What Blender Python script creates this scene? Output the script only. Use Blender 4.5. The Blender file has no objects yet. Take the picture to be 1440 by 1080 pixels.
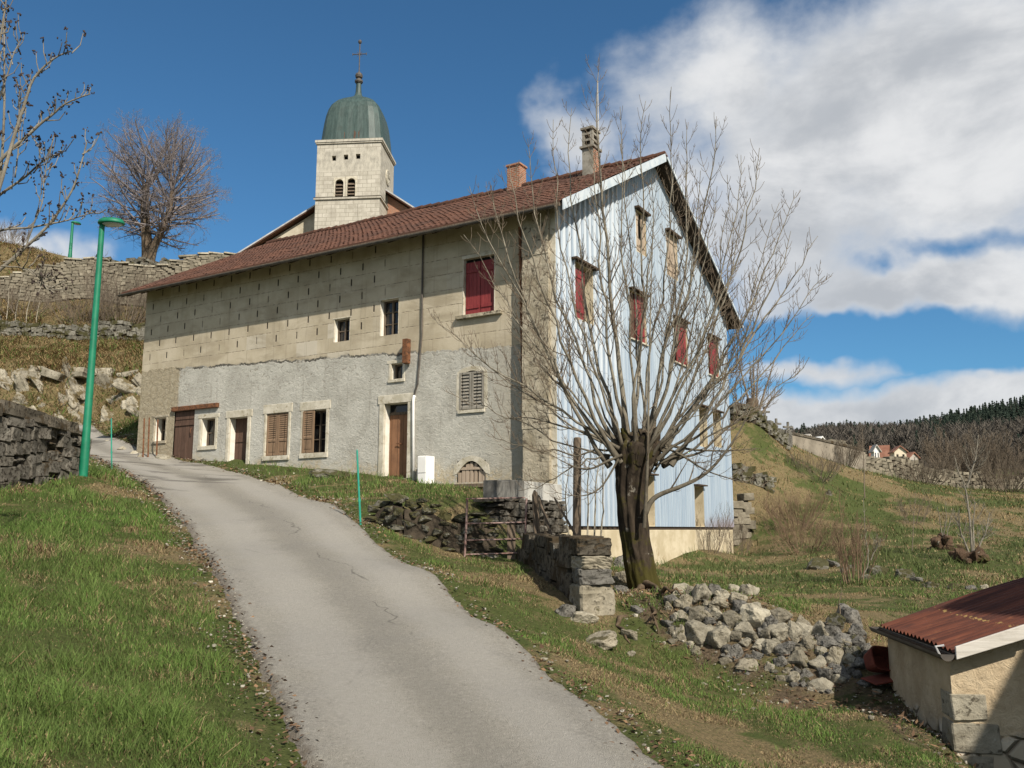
import bpy, bmesh, math, random
import numpy as np
from mathutils import Vector, Matrix, noise as mnoise
R = math.radians
sc = bpy.context.scene
COL = sc.collection
rng = random.Random(7)
nrg = np.random.default_rng(7)

# ------------------------------------------------------------------ camera
F, PITCH = 1266.0, R(9.19)
cd = bpy.data.cameras.new('camera')
cam = bpy.data.objects.new('camera', cd)
COL.objects.link(cam)
cam.location = (0, 0, 0)
cam.rotation_euler = (R(90) + PITCH, 0, 0)
cd.sensor_width = 36
cd.lens = 36 * F / 1440
cd.clip_start, cd.clip_end = 0.1, 5000
sc.camera = cam

# ------------------------------------------------------------------ light
AZ = R(31.05)
nvec = Vector((-math.sin(AZ), -math.cos(AZ), 0))      # outward normal of the long wall
gvec = Vector((math.cos(AZ), -math.sin(AZ), 0))       # outward normal of the gable
SUN = (nvec * 1.0 + gvec * 1.75 + Vector((0, 0, 1.72))).normalized()
ld = bpy.data.lights.new('sun', 'SUN')
ld.energy, ld.angle, ld.color = 5.0, R(0.53), (1.0, 0.92, 0.80)
lo = bpy.data.objects.new('sun', ld)
COL.objects.link(lo)
lo.rotation_euler = SUN.to_track_quat('Z', 'Y').to_euler()
lo.location = (0, 0, 60)

sc.view_settings.view_transform = 'Standard'
sc.view_settings.look = 'None'
sc.view_settings.exposure = 0.45
sc.view_settings.gamma = 1.0


# ------------------------------------------------------------------ node helper
class NT:
    def __init__(s, nt):
        s.t = nt
        s.n = nt.nodes
        s.l = nt.links

    def node(s, typ, ins=None, **kw):
        nd = s.n.new(typ)
        for k, v in kw.items():
            setattr(nd, k, v)
        for k, v in (ins or {}).items():
            s.set(nd.inputs[k], v)
        return nd

    def set(s, inp, v):
        if isinstance(v, bpy.types.NodeSocket):
            s.l.new(v, inp)
        elif isinstance(v, (tuple, list)):
            if len(v) == 3 and inp.type == 'RGBA':
                v = (*v, 1)
            inp.default_value = v
        else:
            inp.default_value = v

    def math(s, op, a, b=0.0, c=0.0, clamp=False):
        nd = s.n.new('ShaderNodeMath')
        nd.operation = op
        nd.use_clamp = clamp
        s.set(nd.inputs[0], a)
        s.set(nd.inputs[1], b)
        if op in ('MULTIPLY_ADD', 'SMOOTH_MIN', 'SMOOTH_MAX', 'COMPARE', 'WRAP'):
            s.set(nd.inputs[2], c)
        return nd.outputs[0]

    def mix(s, f, a, b, mode='MIX'):
        nd = s.n.new('ShaderNodeMix')
        nd.data_type = 'RGBA'
        nd.blend_type = mode
        s.set(nd.inputs[0], f)
        s.set(nd.inputs[6], a)
        s.set(nd.inputs[7], b)
        return nd.outputs[2]

    def noise(s, vec, scale, detail=5, rough=0.55, dist=0.0, out='Fac'):
        nd = s.n.new('ShaderNodeTexNoise')
        s.set(nd.inputs['Vector'], vec)
        nd.inputs['Scale'].default_value = scale
        nd.inputs['Detail'].default_value = detail
        nd.inputs['Roughness'].default_value = rough
        nd.inputs['Distortion'].default_value = dist
        return nd.outputs[out]

    def vor(s, vec, scale, feature='F1', out='Distance', rnd=1.0):
        nd = s.n.new('ShaderNodeTexVoronoi')
        nd.feature = feature
        s.set(nd.inputs['Vector'], vec)
        nd.inputs['Scale'].default_value = scale
        nd.inputs['Randomness'].default_value = rnd
        return nd.outputs[out]

    def ss(s, v, lo, hi, a=0.0, b=1.0):
        nd = s.n.new('ShaderNodeMapRange')
        nd.interpolation_type = 'SMOOTHSTEP'
        s.set(nd.inputs[0], v)
        for i, q in enumerate((lo, hi, a, b)):
            s.set(nd.inputs[i + 1], q)
        return nd.outputs[0]

    def mapv(s, vec, sca=(1, 1, 1), rot=(0, 0, 0), loc=(0, 0, 0)):
        nd = s.n.new('ShaderNodeMapping')
        s.set(nd.inputs['Vector'], vec)
        nd.inputs['Location'].default_value = loc
        nd.inputs['Rotation'].default_value = rot
        nd.inputs['Scale'].default_value = sca
        return nd.outputs[0]

    def sep(s, vec):
        nd = s.n.new('ShaderNodeSeparateXYZ')
        s.set(nd.inputs[0], vec)
        return nd.outputs

    def bump(s, h, strength=0.5, dist=0.02, normal=None):
        nd = s.n.new('ShaderNodeBump')
        nd.inputs['Strength'].default_value = strength
        nd.inputs['Distance'].default_value = dist
        s.set(nd.inputs['Height'], h)
        if normal is not None:
            s.set(nd.inputs['Normal'], normal)
        return nd.outputs[0]


def mat(name, fn=None, col=(.5, .5, .5), rough=.85, metal=0.0, spec=0.3):
    m = bpy.data.materials.new(name)
    m.use_nodes = True
    b = m.node_tree.nodes['Principled BSDF']
    b.inputs['Base Color'].default_value = (*col, 1)
    b.inputs['Roughness'].default_value = rough
    b.inputs['Metallic'].default_value = metal
    b.inputs['Specular IOR Level'].default_value = spec
    if fn:
        n = NT(m.node_tree)
        r = fn(n)
        if isinstance(r, tuple):
            c, nm = r[0], r[1]
            if len(r) > 2 and r[2] is not None:
                n.set(b.inputs['Roughness'], r[2])
            if nm is not None:
                n.set(b.inputs['Normal'], nm)
        else:
            c = r
        n.set(b.inputs['Base Color'], c)
    return m


def co(n, which='Object'):
    return n.node('ShaderNodeTexCoord').outputs[which]


def pos(n):
    return n.node('ShaderNodeNewGeometry').outputs['Position']


def isl(n):
    return n.node('ShaderNodeNewGeometry').outputs['Random Per Island']


def mottled(name, c1, c2, scale=3.0, bump=.4, bd=.01, rough=.9, c3=None, c3lo=.58, detail=8, island=0.0, spec=.25, sca=(1, 1, 1)):
    def fn(n):
        v = n.mapv(co(n), sca)
        f = n.noise(v, scale, detail, .62)
        c = n.mix(n.ss(f, .35, .65), c1, c2)
        if c3:
            g = n.noise(v, scale * 2.3, 6, .7, .6)
            c = n.mix(n.ss(g, c3lo, c3lo + .08), c, c3)
        if island:
            k = n.math('MULTIPLY_ADD', isl(n), island, 1 - island / 2)
            c = n.mix(1.0, c, n.node('ShaderNodeCombineColor', {0: k, 1: k, 2: k}).outputs[0], 'MULTIPLY')
        h = n.noise(v, scale * 6, 8, .7)
        return c, n.bump(n.math('ADD', f, n.math('MULTIPLY', h, .5)), bump, bd)
    return mat(name, fn, rough=rough, spec=spec)


# ------------------------------------------------------------------ world
w = bpy.data.worlds.new('World')
sc.world = w
w.use_nodes = True
n = NT(w.node_tree)
n.n.clear()
out = n.node('ShaderNodeOutputWorld')
bg = n.node('ShaderNodeBackground')
bg.inputs['Strength'].default_value = 0.073
sky = n.node('ShaderNodeTexSky')
sky.sky_type = 'NISHITA'
sky.sun_disc = False
sky.sun_elevation = math.asin(SUN.z)
sky.sun_rotation = math.atan2(SUN.x, SUN.y)
sky.altitude = 900
sky.air_density, sky.dust_density, sky.ozone_density = 1.0, 0.9, 3.0
d = co(n, 'Generated')
dx, dy, dz = n.sep(d)
wn = n.node('ShaderNodeTexNoise', {'Vector': n.mapv(d, loc=(7.3, 2.2, 1.1)), 'Scale': 5.0, 'Detail': 5.0, 'Roughness': .55})
wr, wg, wb_ = n.sep(wn.outputs['Color'])
az = n.math('ADD', n.math('ARCTAN2', dx, dy), n.math('MULTIPLY', n.math('SUBTRACT', wr, .5), .26))
el = n.math('ADD', n.math('ARCSINE', dz), n.math('MULTIPLY', n.math('SUBTRACT', wg, .5), .15))


def skyaz(px, py):
    a, b = (px - 720) / F, (540 - py) / F
    v = Vector((a, math.cos(PITCH) - b * math.sin(PITCH), math.sin(PITCH) + b * math.cos(PITCH))).normalized()
    return math.atan2(v.x, v.y), math.asin(v.z)


def blob(px, py, rx, ry, sharp=1.0):
    """soft elliptical patch of cloud cover round one direction of the sky"""
    a0, e0 = skyaz(px, py)
    u = n.math('DIVIDE', n.math('SUBTRACT', az, a0), rx / F)
    v = n.math('DIVIDE', n.math('SUBTRACT', el, e0), ry / F)
    r2 = n.math('SQRT', n.math('ADD', n.math('MULTIPLY', u, u), n.math('MULTIPLY', v, v)))
    return n.math('MULTIPLY_ADD', r2, -sharp, sharp)


def smax(*a):
    r = a[0]
    for q in a[1:]:
        r = n.math('SMOOTH_MAX', r, q, .25)
    return r


dv = n.mapv(d, (1, 1, 1.25))
f1 = n.noise(dv, 4.2, 9, .55, .25)
f2 = n.noise(n.mapv(d, (1, 1, 1.2), loc=(3.1, 1.7, .4)), 9.5, 9, .6, .15)
cover = smax(blob(1290, 180, 430, 290), blob(1100, 300, 270, 170), blob(1440, 60, 420, 230), blob(1010, 95, 190, 130, .85),
             blob(1330, 400, 250, 75, .9), blob(1400, 592, 330, 62, 1.3), blob(1150, 600, 150, 40, .9))
cover2 = smax(blob(-110, 170, 90, 90, 1.7), blob(15, 345, 110, 50, 1.0), blob(820, 175, 95, 70, .7), blob(1110, 530, 110, 30, .55), blob(1190, 440, 110, 26, .6))
thinw = smax(blob(770, 230, 80, 50, .8), blob(100, 360, 80, 35, .8))
cover = n.math('MAXIMUM', cover, n.math('MAXIMUM', cover2, n.math('SUBTRACT', thinw, .52)))
gap = smax(blob(1190, 475, 260, 40, 1.0), blob(1370, 500, 240, 34, 1.1), blob(1380, 350, 75, 24, .42), blob(1270, 378, 70, 20, .4))
cover = n.math('SUBTRACT', cover, n.math('MULTIPLY', n.math('MAXIMUM', gap, 0.0), .9))
cover = n.math('MAXIMUM', cover, -1.7)
# other clouds all round, out of this view, so that the light comes from a half clouded sky
away = n.ss(n.math('ABSOLUTE', az), .75, 1.2)
rest = n.math('MULTIPLY', away, n.math('SUBTRACT', n.noise(d, 1.7, 4, .5), .30))
cover = n.math('MAXIMUM', cover, n.math('ADD', n.math('MULTIPLY', rest, 2.2), n.math('MULTIPLY_ADD', away, 3.0, -3.0)))
den = n.math('ADD', n.math('MULTIPLY', n.math('SUBTRACT', f1, .5), 2.6), n.math('MULTIPLY_ADD', cover, 1.7, -.2))
den = n.math('ADD', den, n.math('MULTIPLY', n.math('SUBTRACT', f2, .5), 1.1))
alpha = n.ss(den, -.25, .80)
shade = n.math('ADD', n.noise(n.mapv(d, (1, 1, 2.2), loc=(.7, 0, 5.2)), 4.2, 7, .55, .3), n.math('MULTIPLY', n.math('SUBTRACT', f2, .5), .35))
ccol = n.mix(n.ss(shade, .34, .62), (4.9, 5.15, 5.5), (8.3, 8.35, 8.4))
thin = n.ss(den, .2, 1.1)
ccol = n.mix(thin, (6.6, 6.9, 7.3), ccol)
skyc = n.mix(1.0, sky.outputs[0], (.55, .95, 1.10), 'MULTIPLY')
n.set(bg.inputs['Color'], n.mix(n.math('MULTIPLY', alpha, .97), skyc, ccol))
n.l.new(bg.outputs[0], out.inputs[0])


# ------------------------------------------------------------------ picture measurements -> places
def ray(px, py):
    a, b = (px - 720) / F, (540 - py) / F
    return Vector((a, math.cos(PITCH) - b * math.sin(PITCH), math.sin(PITCH) + b * math.cos(PITCH)))


def at(px, py, Y):
    r = ray(px, py)
    return r * (Y / r.y)


HC = Vector((1.1435, 24.0, 0))                         # near corner of the farmhouse
HX, HY = gvec.copy(), -nvec
HW, HL = 14.86, 17.4


def h2w(x, y, z):
    return HC + HX * x + HY * y + Vector((0, 0, z))


def LW(px, py, y=0.0):
    r = ray(px, py)
    t = (HC.dot(HY) + y) / r.dot(HY)
    q = r * t - HC
    return q.dot(HX), q.z


def GW(px, py, x=0.0):
    r = ray(px, py)
    t = (HC.dot(HX) + x) / r.dot(HX)
    q = r * t - HC
    return q.dot(HY), q.z


# ------------------------------------------------------------------ mesh helper
class MB:
    def __init__(s):
        s.v, s.f = [], []

    def add(s, vs, fs):
        o = len(s.v)
        s.v += [tuple(v) for v in vs]
        s.f += [tuple(i + o for i in f) for f in fs]
        return s

    def quad(s, a, b, c, d_):
        return s.add([a, b, c, d_], [(0, 1, 2, 3)])

    def box(s, x0, x1, y0, y1, z0, z1):
        x0, x1 = min(x0, x1), max(x0, x1)
        y0, y1 = min(y0, y1), max(y0, y1)
        z0, z1 = min(z0, z1), max(z0, z1)
        return s.add([(x0, y0, z0), (x1, y0, z0), (x1, y1, z0), (x0, y1, z0), (x0, y0, z1), (x1, y0, z1), (x1, y1, z1), (x0, y1, z1)],
                     [(3, 2, 1, 0), (4, 5, 6, 7), (0, 1, 5, 4), (1, 2, 6, 5), (2, 3, 7, 6), (3, 0, 4, 7)])

    def prism(s, poly, axis, a, b):
        """polygon (2D) swept along an axis from a to b"""
        k = len(poly)

        def pt(p, q):
            return {'x': (q, p[0], p[1]), 'y': (p[0], q, p[1]), 'z': (p[0], p[1], q)}[axis]
        vs = [pt(p, a) for p in poly] + [pt(p, b) for p in poly]
        fs = [tuple(range(k))[::-1], tuple(range(k, 2 * k))] + [(i, (i + 1) % k, k + (i + 1) % k, k + i) for i in range(k)]
        return s.add(vs, fs)

    def tube(s, pts, rad, sides=6, cap=True):
        k = len(pts)
        if not hasattr(rad, '__len__'):
            rad = [rad] * k
        up = None
        vs = []
        for i, p in enumerate(pts):
            p = Vector(p)
            t = (Vector(pts[min(i + 1, k - 1)]) - Vector(pts[max(i - 1, 0)]))
            t = t.normalized() if t.length > 1e-9 else Vector((0, 0, 1))
            if up is None:
                up = t.orthogonal().normalized()
            up = (up - t * up.dot(t))
            up = up.normalized() if up.length > 1e-6 else t.orthogonal().normalized()
            sd = t.cross(up)
            for j in range(sides):
                a = 2 * math.pi * j / sides
                vs.append(p + (up * math.cos(a) + sd * math.sin(a)) * rad[i])
        fs = [(i * sides + j, i * sides + (j + 1) % sides, (i + 1) * sides + (j + 1) % sides, (i + 1) * sides + j)
              for i in range(k - 1) for j in range(sides)]
        if cap:
            fs += [tuple(range(sides))[::-1], tuple(range((k - 1) * sides, k * sides))]
        return s.add(vs, fs)

    def lathe(s, prof, c=(0, 0, 0), sides=16):
        vs = [(c[0] + r * math.cos(2 * math.pi * j / sides), c[1] + r * math.sin(2 * math.pi * j / sides), c[2] + z) for r, z in prof for j in range(sides)]
        k = len(prof)
        fs = [(i * sides + j, i * sides + (j + 1) % sides, (i + 1) * sides + (j + 1) % sides, (i + 1) * sides + j) for i in range(k - 1) for j in range(sides)]
        fs += [tuple(range(sides))[::-1], tuple(range((k - 1) * sides, k * sides))]
        return s.add(vs, fs)

    def build(s, name, m, parent=None, smooth=False, bevel=0.0, off=(0, 0, 0)):
        me = bpy.data.meshes.new(name)
        vs = s.v
        if off != (0, 0, 0):
            vs = [(a - off[0], b - off[1], c - off[2]) for a, b, c in vs]
        me.from_pydata(vs, [], s.f)
        me.materials.append(m)
        if smooth:
            me.polygons.foreach_set('use_smooth', [True] * len(me.polygons))
        o = bpy.data.objects.new(name, me)
        COL.objects.link(o)
        if parent is not None:
            o.parent = parent
        if bevel:
            bm_ = o.modifiers.new('bevel', 'BEVEL')
            bm_.width = bevel
            bm_.segments = 2
            bm_.limit_method = 'ANGLE'
        return o


def tag(o, label=None, cat=None, group=None, kind=None):
    for k, v in (('label', label), ('category', cat), ('group', group), ('kind', kind)):
        if v:
            o[k] = v
    return o


def thing(name, label, cat, loc=(0, 0, 0), rotz=0.0, group=None):
    o = bpy.data.objects.new(name, None)
    o.empty_display_size = .3
    COL.objects.link(o)
    o.location = loc
    o.rotation_euler = (0, 0, rotz)
    return tag(o, label, cat, group)


def dup(root, loc, rotz=None, label=None, scale=None):
    r = root.copy()
    COL.objects.link(r)
    r.location = loc
    if rotz is not None:
        r.rotation_euler = (0, 0, rotz)
    if scale:
        r.scale = (scale, scale, scale)
    if label:
        r['label'] = label
    for ch in list(root.children):
        c = ch.copy()
        COL.objects.link(c)
        c.parent = r
        for g in list(ch.children):
            e = g.copy()
            COL.objects.link(e)
            e.parent = c
    return r


# ------------------------------------------------------------------ numpy value noise
_tab = np.random.default_rng(11).random((256, 256))


def vnoise(x, y):
    xi, yi = np.floor(x).astype(int), np.floor(y).astype(int)
    fx, fy = x - xi, y - yi
    fx, fy = fx * fx * (3 - 2 * fx), fy * fy * (3 - 2 * fy)
    g = lambda i, j: _tab[(xi + i) & 255, (yi + j) & 255]
    return (g(0, 0) * (1 - fx) + g(1, 0) * fx) * (1 - fy) + (g(0, 1) * (1 - fx) + g(1, 1) * fx) * fy


def fbm(x, y, oct=4):
    r, a, t = 0, .5, 0
    for i in range(oct):
        r = r + a * vnoise(x * 2 ** i + 17.3 * i, y * 2 ** i + 5.1 * i)
        t += a
        a *= .55
    return r / t


# ------------------------------------------------------------------ terrain
def road_pt(px, py):
    r = ray(px, py)
    q = r.z / r.y
    Y = -2.74 / (q - .16)
    return r * (Y / r.y)


ROAD_L = [road_pt(*p) for p in [(470, 1260), (445, 1150), (420, 1080), (372, 960), (330, 880), (270, 770), (240, 722)]] + [at(213, 692, 22.6), at(186, 672, 25), at(158, 656, 28), at(132, 643, 31), at(80, 627, 36)]
ROAD_R = [road_pt(*p) for p in [(1120, 1260), (1005, 1150), (945, 1080), (850, 1000), (720, 890), (620, 810), (520, 745), (452, 706), (398, 683)]] + [at(332, 662, 29.2), at(262, 649.5, 31.3), at(205, 636, 33.5), at(150, 613, 38), at(110, 600, 42)]
CP = [tuple(p) for p in ROAD_L + ROAD_R]
for px, py, Y in [
    # lawn left of the road and the hillside above it
    (0, 1080, 5.0), (-120, 1000, 5.6), (150, 1000, 6.6), (0, 860, 9.0), (150, 840, 10.6), (-200, 860, 8), (0, 760, 13), (130, 740, 15.3), (0, 690, 18.5), (60, 677, 20.5), (115, 668, 22),
    (-150, 720, 15), (-300, 760, 13),
    (100, 606, 38.5), (0, 604, 39), (180, 602, 39), (-150, 600, 39), (-100, 650, 30), (20, 645, 28),
    (60, 585, 40.2), (0, 580, 40.2), (180, 590, 40),
    (0, 522, 42), (60, 522, 42), (100, 522, 42), (195, 524, 42), (-150, 520, 42), (0, 495, 45), (190, 497, 45), (100, 478, 48.4), (190, 480, 48.4), (0, 472, 48.4),
    (100, 462, 49.3), (190, 465, 49.3), (0, 455, 49.3), (60, 430, 53), (160, 436, 53.5), (220, 440, 53.8), (-60, 420, 53), (-200, 400, 50),
    (44, 389, 55), (155, 384, 55.6), (260, 380, 56), (205, 379, 58), (20, 345, 60), (60, 352, 60), (-60, 330, 58), (110, 378, 60), (300, 378, 62), (-200, 320, 60),
    # terrace in front of the long wall
    (575, 676, 26.2), (640, 686, 24.5), (680, 689, 23.2), (600, 694, 22.5), (470, 668, 27.2), (400, 665, 28), (545, 700, 21.3), (600, 707, 19.3), (680, 706, 19.7), (520, 735, 18.0),
    (490, 700, 22.5), (430, 680, 25.6),
    # foot of the terrace wall, verge, yard
    (560, 757, 17.3), (610, 768, 17.8), (680, 779, 18.2), (730, 788, 17.6), (640, 800, 15.3), (700, 820, 14.6), (770, 838, 14), (835, 868, 13.3), (760, 900, 11.3), (850, 925, 11.6), (938, 910, 12.7),
    (990, 928, 12.4), (1040, 945, 12.0), (1090, 962, 11.65), (1165, 984, 11.2), (1245, 985, 10.8), (1000, 1010, 9.6), (1100, 1070, 8.3), (1290, 1080, 7.6), (1250, 1180, 6.3), (1290, 1010, 9.4),
    (905, 832, 15.4), (960, 828, 15.2), (950, 842, 13.5), (1000, 838, 13.35), (1050, 846, 13.05), (1078, 870, 12.75), (1112, 882, 12.5), (1150, 891, 12.25), (1200, 886, 12.3), (1060, 845, 14.2), (1130, 870, 13.6), (1200, 880, 13.2), (1245, 905, 12.6), (860, 800, 17.5), (800, 792, 19), (770, 790, 20), (940, 826, 18.2),
    (925, 796, 29.8), (1025, 786, 37.2), (1000, 805, 26), (1100, 830, 22), (1200, 850, 18), (1300, 835, 20), (1400, 822, 21.5),
    (1300, 802, 26), (1440, 790, 28), (1440, 760, 35), (1250, 775, 30), (1150, 790, 30), (1100, 760, 36), (1180, 730, 40), (1300, 720, 44), (1440, 715, 46), (1060, 690, 41), (1040, 650, 43), (1035, 600, 46),
    (1045, 582, 47), (1100, 617, 52), (1130, 650, 50), (1200, 658, 56), (1280, 676, 58), (1350, 686, 60), (1440, 690, 60), (1600, 690, 60), (1600, 760, 38), (1600, 830, 24), (1100, 700, 42), (1200, 700, 47), (1050, 740, 38.5),
]:
    CP.append(tuple(at(px, py, Y)))
CP += [(4.45, 8.9, -2.35), (4.75, 8.5, -2.6), (5.6, 8.2, -2.7), (4.9, 7.2, -2.55), (4.28, 9.7, -2.1), (4.4, 10.6, -1.95), (4.2, 8.2, -2.2), (4.0, 7.2, -2.1), (6.5, 10, -2.3), (1.0, 24.2, -.6), (3.2, 23.2, -1.15), (2.2, 24.5, -1.0), (9, 32, -1.15), (-2, 27, 1.4), (-8, 36, 6), (-4, 34, 4), (2, 38, 4.5), (8, 44, 5),
       (0, -8, -3.9), (-15, -8, -2.2), (15, -8, -4.6), (8, 3, -2.7), (-8, 0, -1.2), (-20, 10, 1.0), (14, 8, -2.6), (20, 16, -2.0), (30, 25, -1.0), (0, 2, -2.4), (3, 3, -2.3), (-3.5, 2, -1.7),
       (-14, 68, 19), (-5, 75, 19.3), (-11, 82, 19.5), (5, 75, 14), (15, 70, 8), (-40, 70, 20), (-14, 110, 20), (-60, 120, 21), (20, 110, 9), (60, 120, 7.5), (-30, 30, 4), (-40, 20, 3), (-50, 45, 10), (-60, -20, -1),
       (60, -20, -6), (60, 30, -1), (60, 60, 2.5), (100, 60, 2), (100, 200, 13), (60, 220, 14), (-100, 200, 20), (0, 220, 18), (150, 120, 7), (200, 330, 22), (-150, 330, 22), (0, 340, 24), (-150, -60, -3), (150, -60, -6), (0, -60, -8), (300, 200, 14), (-300, 200, 20)]
CP = np.array(CP)
_key = np.round(CP[:, :2] / .25).astype(int)
_, _ui = np.unique(_key, axis=0, return_index=True)
CP = CP[np.sort(_ui)]
_MQ = .5


def _phi(x, y, P):
    return -np.sqrt((x[:, None] - P[None, :, 0]) ** 2 + (y[:, None] - P[None, :, 1]) ** 2 + _MQ ** 2)


_N = len(CP)
_A = _phi(CP[:, 0], CP[:, 1], CP) + np.eye(_N) * .06
_P = np.c_[np.ones(_N), CP[:, :2]]
_S = np.linalg.solve(np.block([[_A, _P], [_P.T, np.zeros((3, 3))]]), np.r_[CP[:, 2], np.zeros(3)])


def ground_np(x, y):
    x, y = np.asarray(x, float).ravel(), np.asarray(y, float).ravel()
    o = np.empty(len(x))
    for i in range(0, len(x), 20000):
        a, b = x[i:i + 20000], y[i:i + 20000]
        o[i:i + 20000] = _phi(a, b, CP) @ _S[:_N] + _S[_N] + _S[_N + 1] * a + _S[_N + 2] * b
    return o


def gz(x, y):
    return float(ground_np([x], [y])[0])


def on_ground(px, Y, dz=0.0):
    """point of the ground at one bearing and one distance"""
    a = (px - 720) / F
    z = 0.0
    for _ in range(6):
        x = a * (Y * math.cos(PITCH) + z * math.sin(PITCH))
        z = gz(x, Y)
    return Vector((x, Y, z + dz))


def resample(pl, k):
    pl = [Vector(p) for p in pl]
    d_ = [0]
    for a, b in zip(pl, pl[1:]):
        d_.append(d_[-1] + (b - a).length)
    ts = np.linspace(0, d_[-1], k)
    return np.array([np.interp(ts, d_, [p[i] for p in pl]) for i in range(3)]).T


def smoothpl(A, it=6):
    A = A.copy()
    for _ in range(it):
        A[1:-1] = .25 * A[:-2] + .5 * A[1:-1] + .25 * A[2:]
    return A


RL, RR = smoothpl(resample(ROAD_L, 160), 40), smoothpl(resample(ROAD_R, 160), 40)
rpoly = np.r_[RL[:, :2], RR[::-1, :2]]


def in_poly(x, y, poly):
    c = np.zeros(len(x), bool)
    j = len(poly) - 1
    for i in range(len(poly)):
        xi, yi = poly[i]
        xj, yj = poly[j]
        if yi != yj:
            k = ((yi > y) != (yj > y)) & (x < (xj - xi) * (y - yi) / (yj - yi) + xi)
            c ^= k
        j = i
    return c


def straw_np(x, y):
    """how much of the turf is dead straw: patches of the real sward"""
    p1, p2 = fbm(x * .55, y * .55, 4), fbm(x * 2.1 + 9, y * 2.1, 3)
    base = .05 + np.clip((p1 - .55) * 5, 0, .75) + np.clip((p2 - .62) * 3.5, 0, .5)
    hill = np.clip((y - 37) / 4, 0, 1) * np.clip((-6 - x) / 4, 0, 1)
    verge = np.clip((x - (-4.2 + (20 - y) * .35)) / 1.5, 0, 1) * (y < 24)
    mead = np.clip((y - 26) / 6, 0, 1) * np.clip((x - 6) / 4, 0, 1)
    bank = mead * np.clip((.36 - x / np.maximum(y, 1)) / .06, 0, 1)
    return np.clip(base + hill * .55 + verge * .22 + mead * (.12 + (p1 - .45) * 1.6) + bank * .25, 0, 1)


HEAP = [tuple(at(*q)[:2]) for q in ((935, 905, 12.6), (985, 940, 12.2), (1040, 985, 11.3), (1110, 1010, 10.6), (1180, 1010, 10.3), (1290, 1060, 8.6), (1330, 1080, 8.2))] + [(5.2, 8.2), (5, 12), (3.6, 12.9)] + [tuple(at(*q)[:2]) for q in ((1120, 872, 13.0), (1060, 838, 13.6), (960, 834, 14.2), (905, 830, 15.2), (870, 845, 14.6), (880, 895, 13.0))]
HEAP = np.array(HEAP)


def bare_np(x, y):
    """bare trodden soil: round the rock heap, under the ash, beside the shed"""
    k = in_poly(x, y, HEAP).astype(float) * .50
    k = np.maximum(k, np.clip(1 - np.hypot(x - 2.3, y - 15.2) / 1.2, 0, 1) * .8)
    return k


def axis(parts):
    r = []
    for a, b, st in parts:
        r += list(np.arange(a, b, st))
    return np.array(r + [parts[-1][1]])


gx = axis([(-420, -150, 45), (-150, -50, 10), (-50, -24, 2), (-24, -14, .7), (-14, 9, .3), (9, 26, .6), (26, 60, 2), (60, 150, 10), (150, 420, 45)])
gy = axis([(-120, -20, 20), (-20, 3, 1.5), (3, 26, .3), (26, 62, .6), (62, 120, 3), (120, 400, 20)])
XX, YY = np.meshgrid(gx, gy)
ZZ = ground_np(XX, YY).reshape(XX.shape)
rough_ = (fbm(XX * 1.3, YY * 1.3, 4) - .5)
offroad = ~in_poly(XX.ravel(), YY.ravel(), rpoly).reshape(XX.shape)
near_r = np.ones(XX.shape)
ZG = ZZ + np.where(offroad, rough_ * .10, -.03)
V = np.c_[XX.ravel(), YY.ravel(), ZG.ravel()]
nx_, ny_ = len(gx), len(gy)
ii, jj = np.meshgrid(np.arange(ny_ - 1), np.arange(nx_ - 1), indexing='ij')
i0 = (ii * nx_ + jj).ravel()
Q = np.c_[i0, i0 + 1, i0 + nx_ + 1, i0 + nx_]


def npmesh(name, V, Q, m, smooth=True, attrs=None, parent=None):
    me = bpy.data.meshes.new(name)
    k = Q.shape[1]
    me.vertices.add(len(V))
    me.vertices.foreach_set('co', np.ascontiguousarray(V, np.float32).ravel())
    me.loops.add(Q.size)
    me.loops.foreach_set('vertex_index', np.ascontiguousarray(Q, np.int32).ravel())
    me.polygons.add(len(Q))
    me.polygons.foreach_set('loop_start', np.arange(0, Q.size, k, dtype=np.int32))
    me.polygons.foreach_set('loop_total', np.full(len(Q), k, np.int32))
    if smooth:
        me.polygons.foreach_set('use_smooth', np.ones(len(Q), bool))
    me.update(calc_edges=True)
    for nm, (typ, arr) in (attrs or {}).items():
        a = me.attributes.new(nm, typ, 'POINT')
        if typ == 'FLOAT':
            a.data.foreach_set('value', np.ascontiguousarray(arr, np.float32).ravel())
        else:
            a.data.foreach_set('color', np.ascontiguousarray(arr, np.float32).ravel())
    me.materials.append(m)
    o = bpy.data.objects.new(name, me)
    COL.objects.link(o)
    if parent is not None:
        o.parent = parent
    return o


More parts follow.
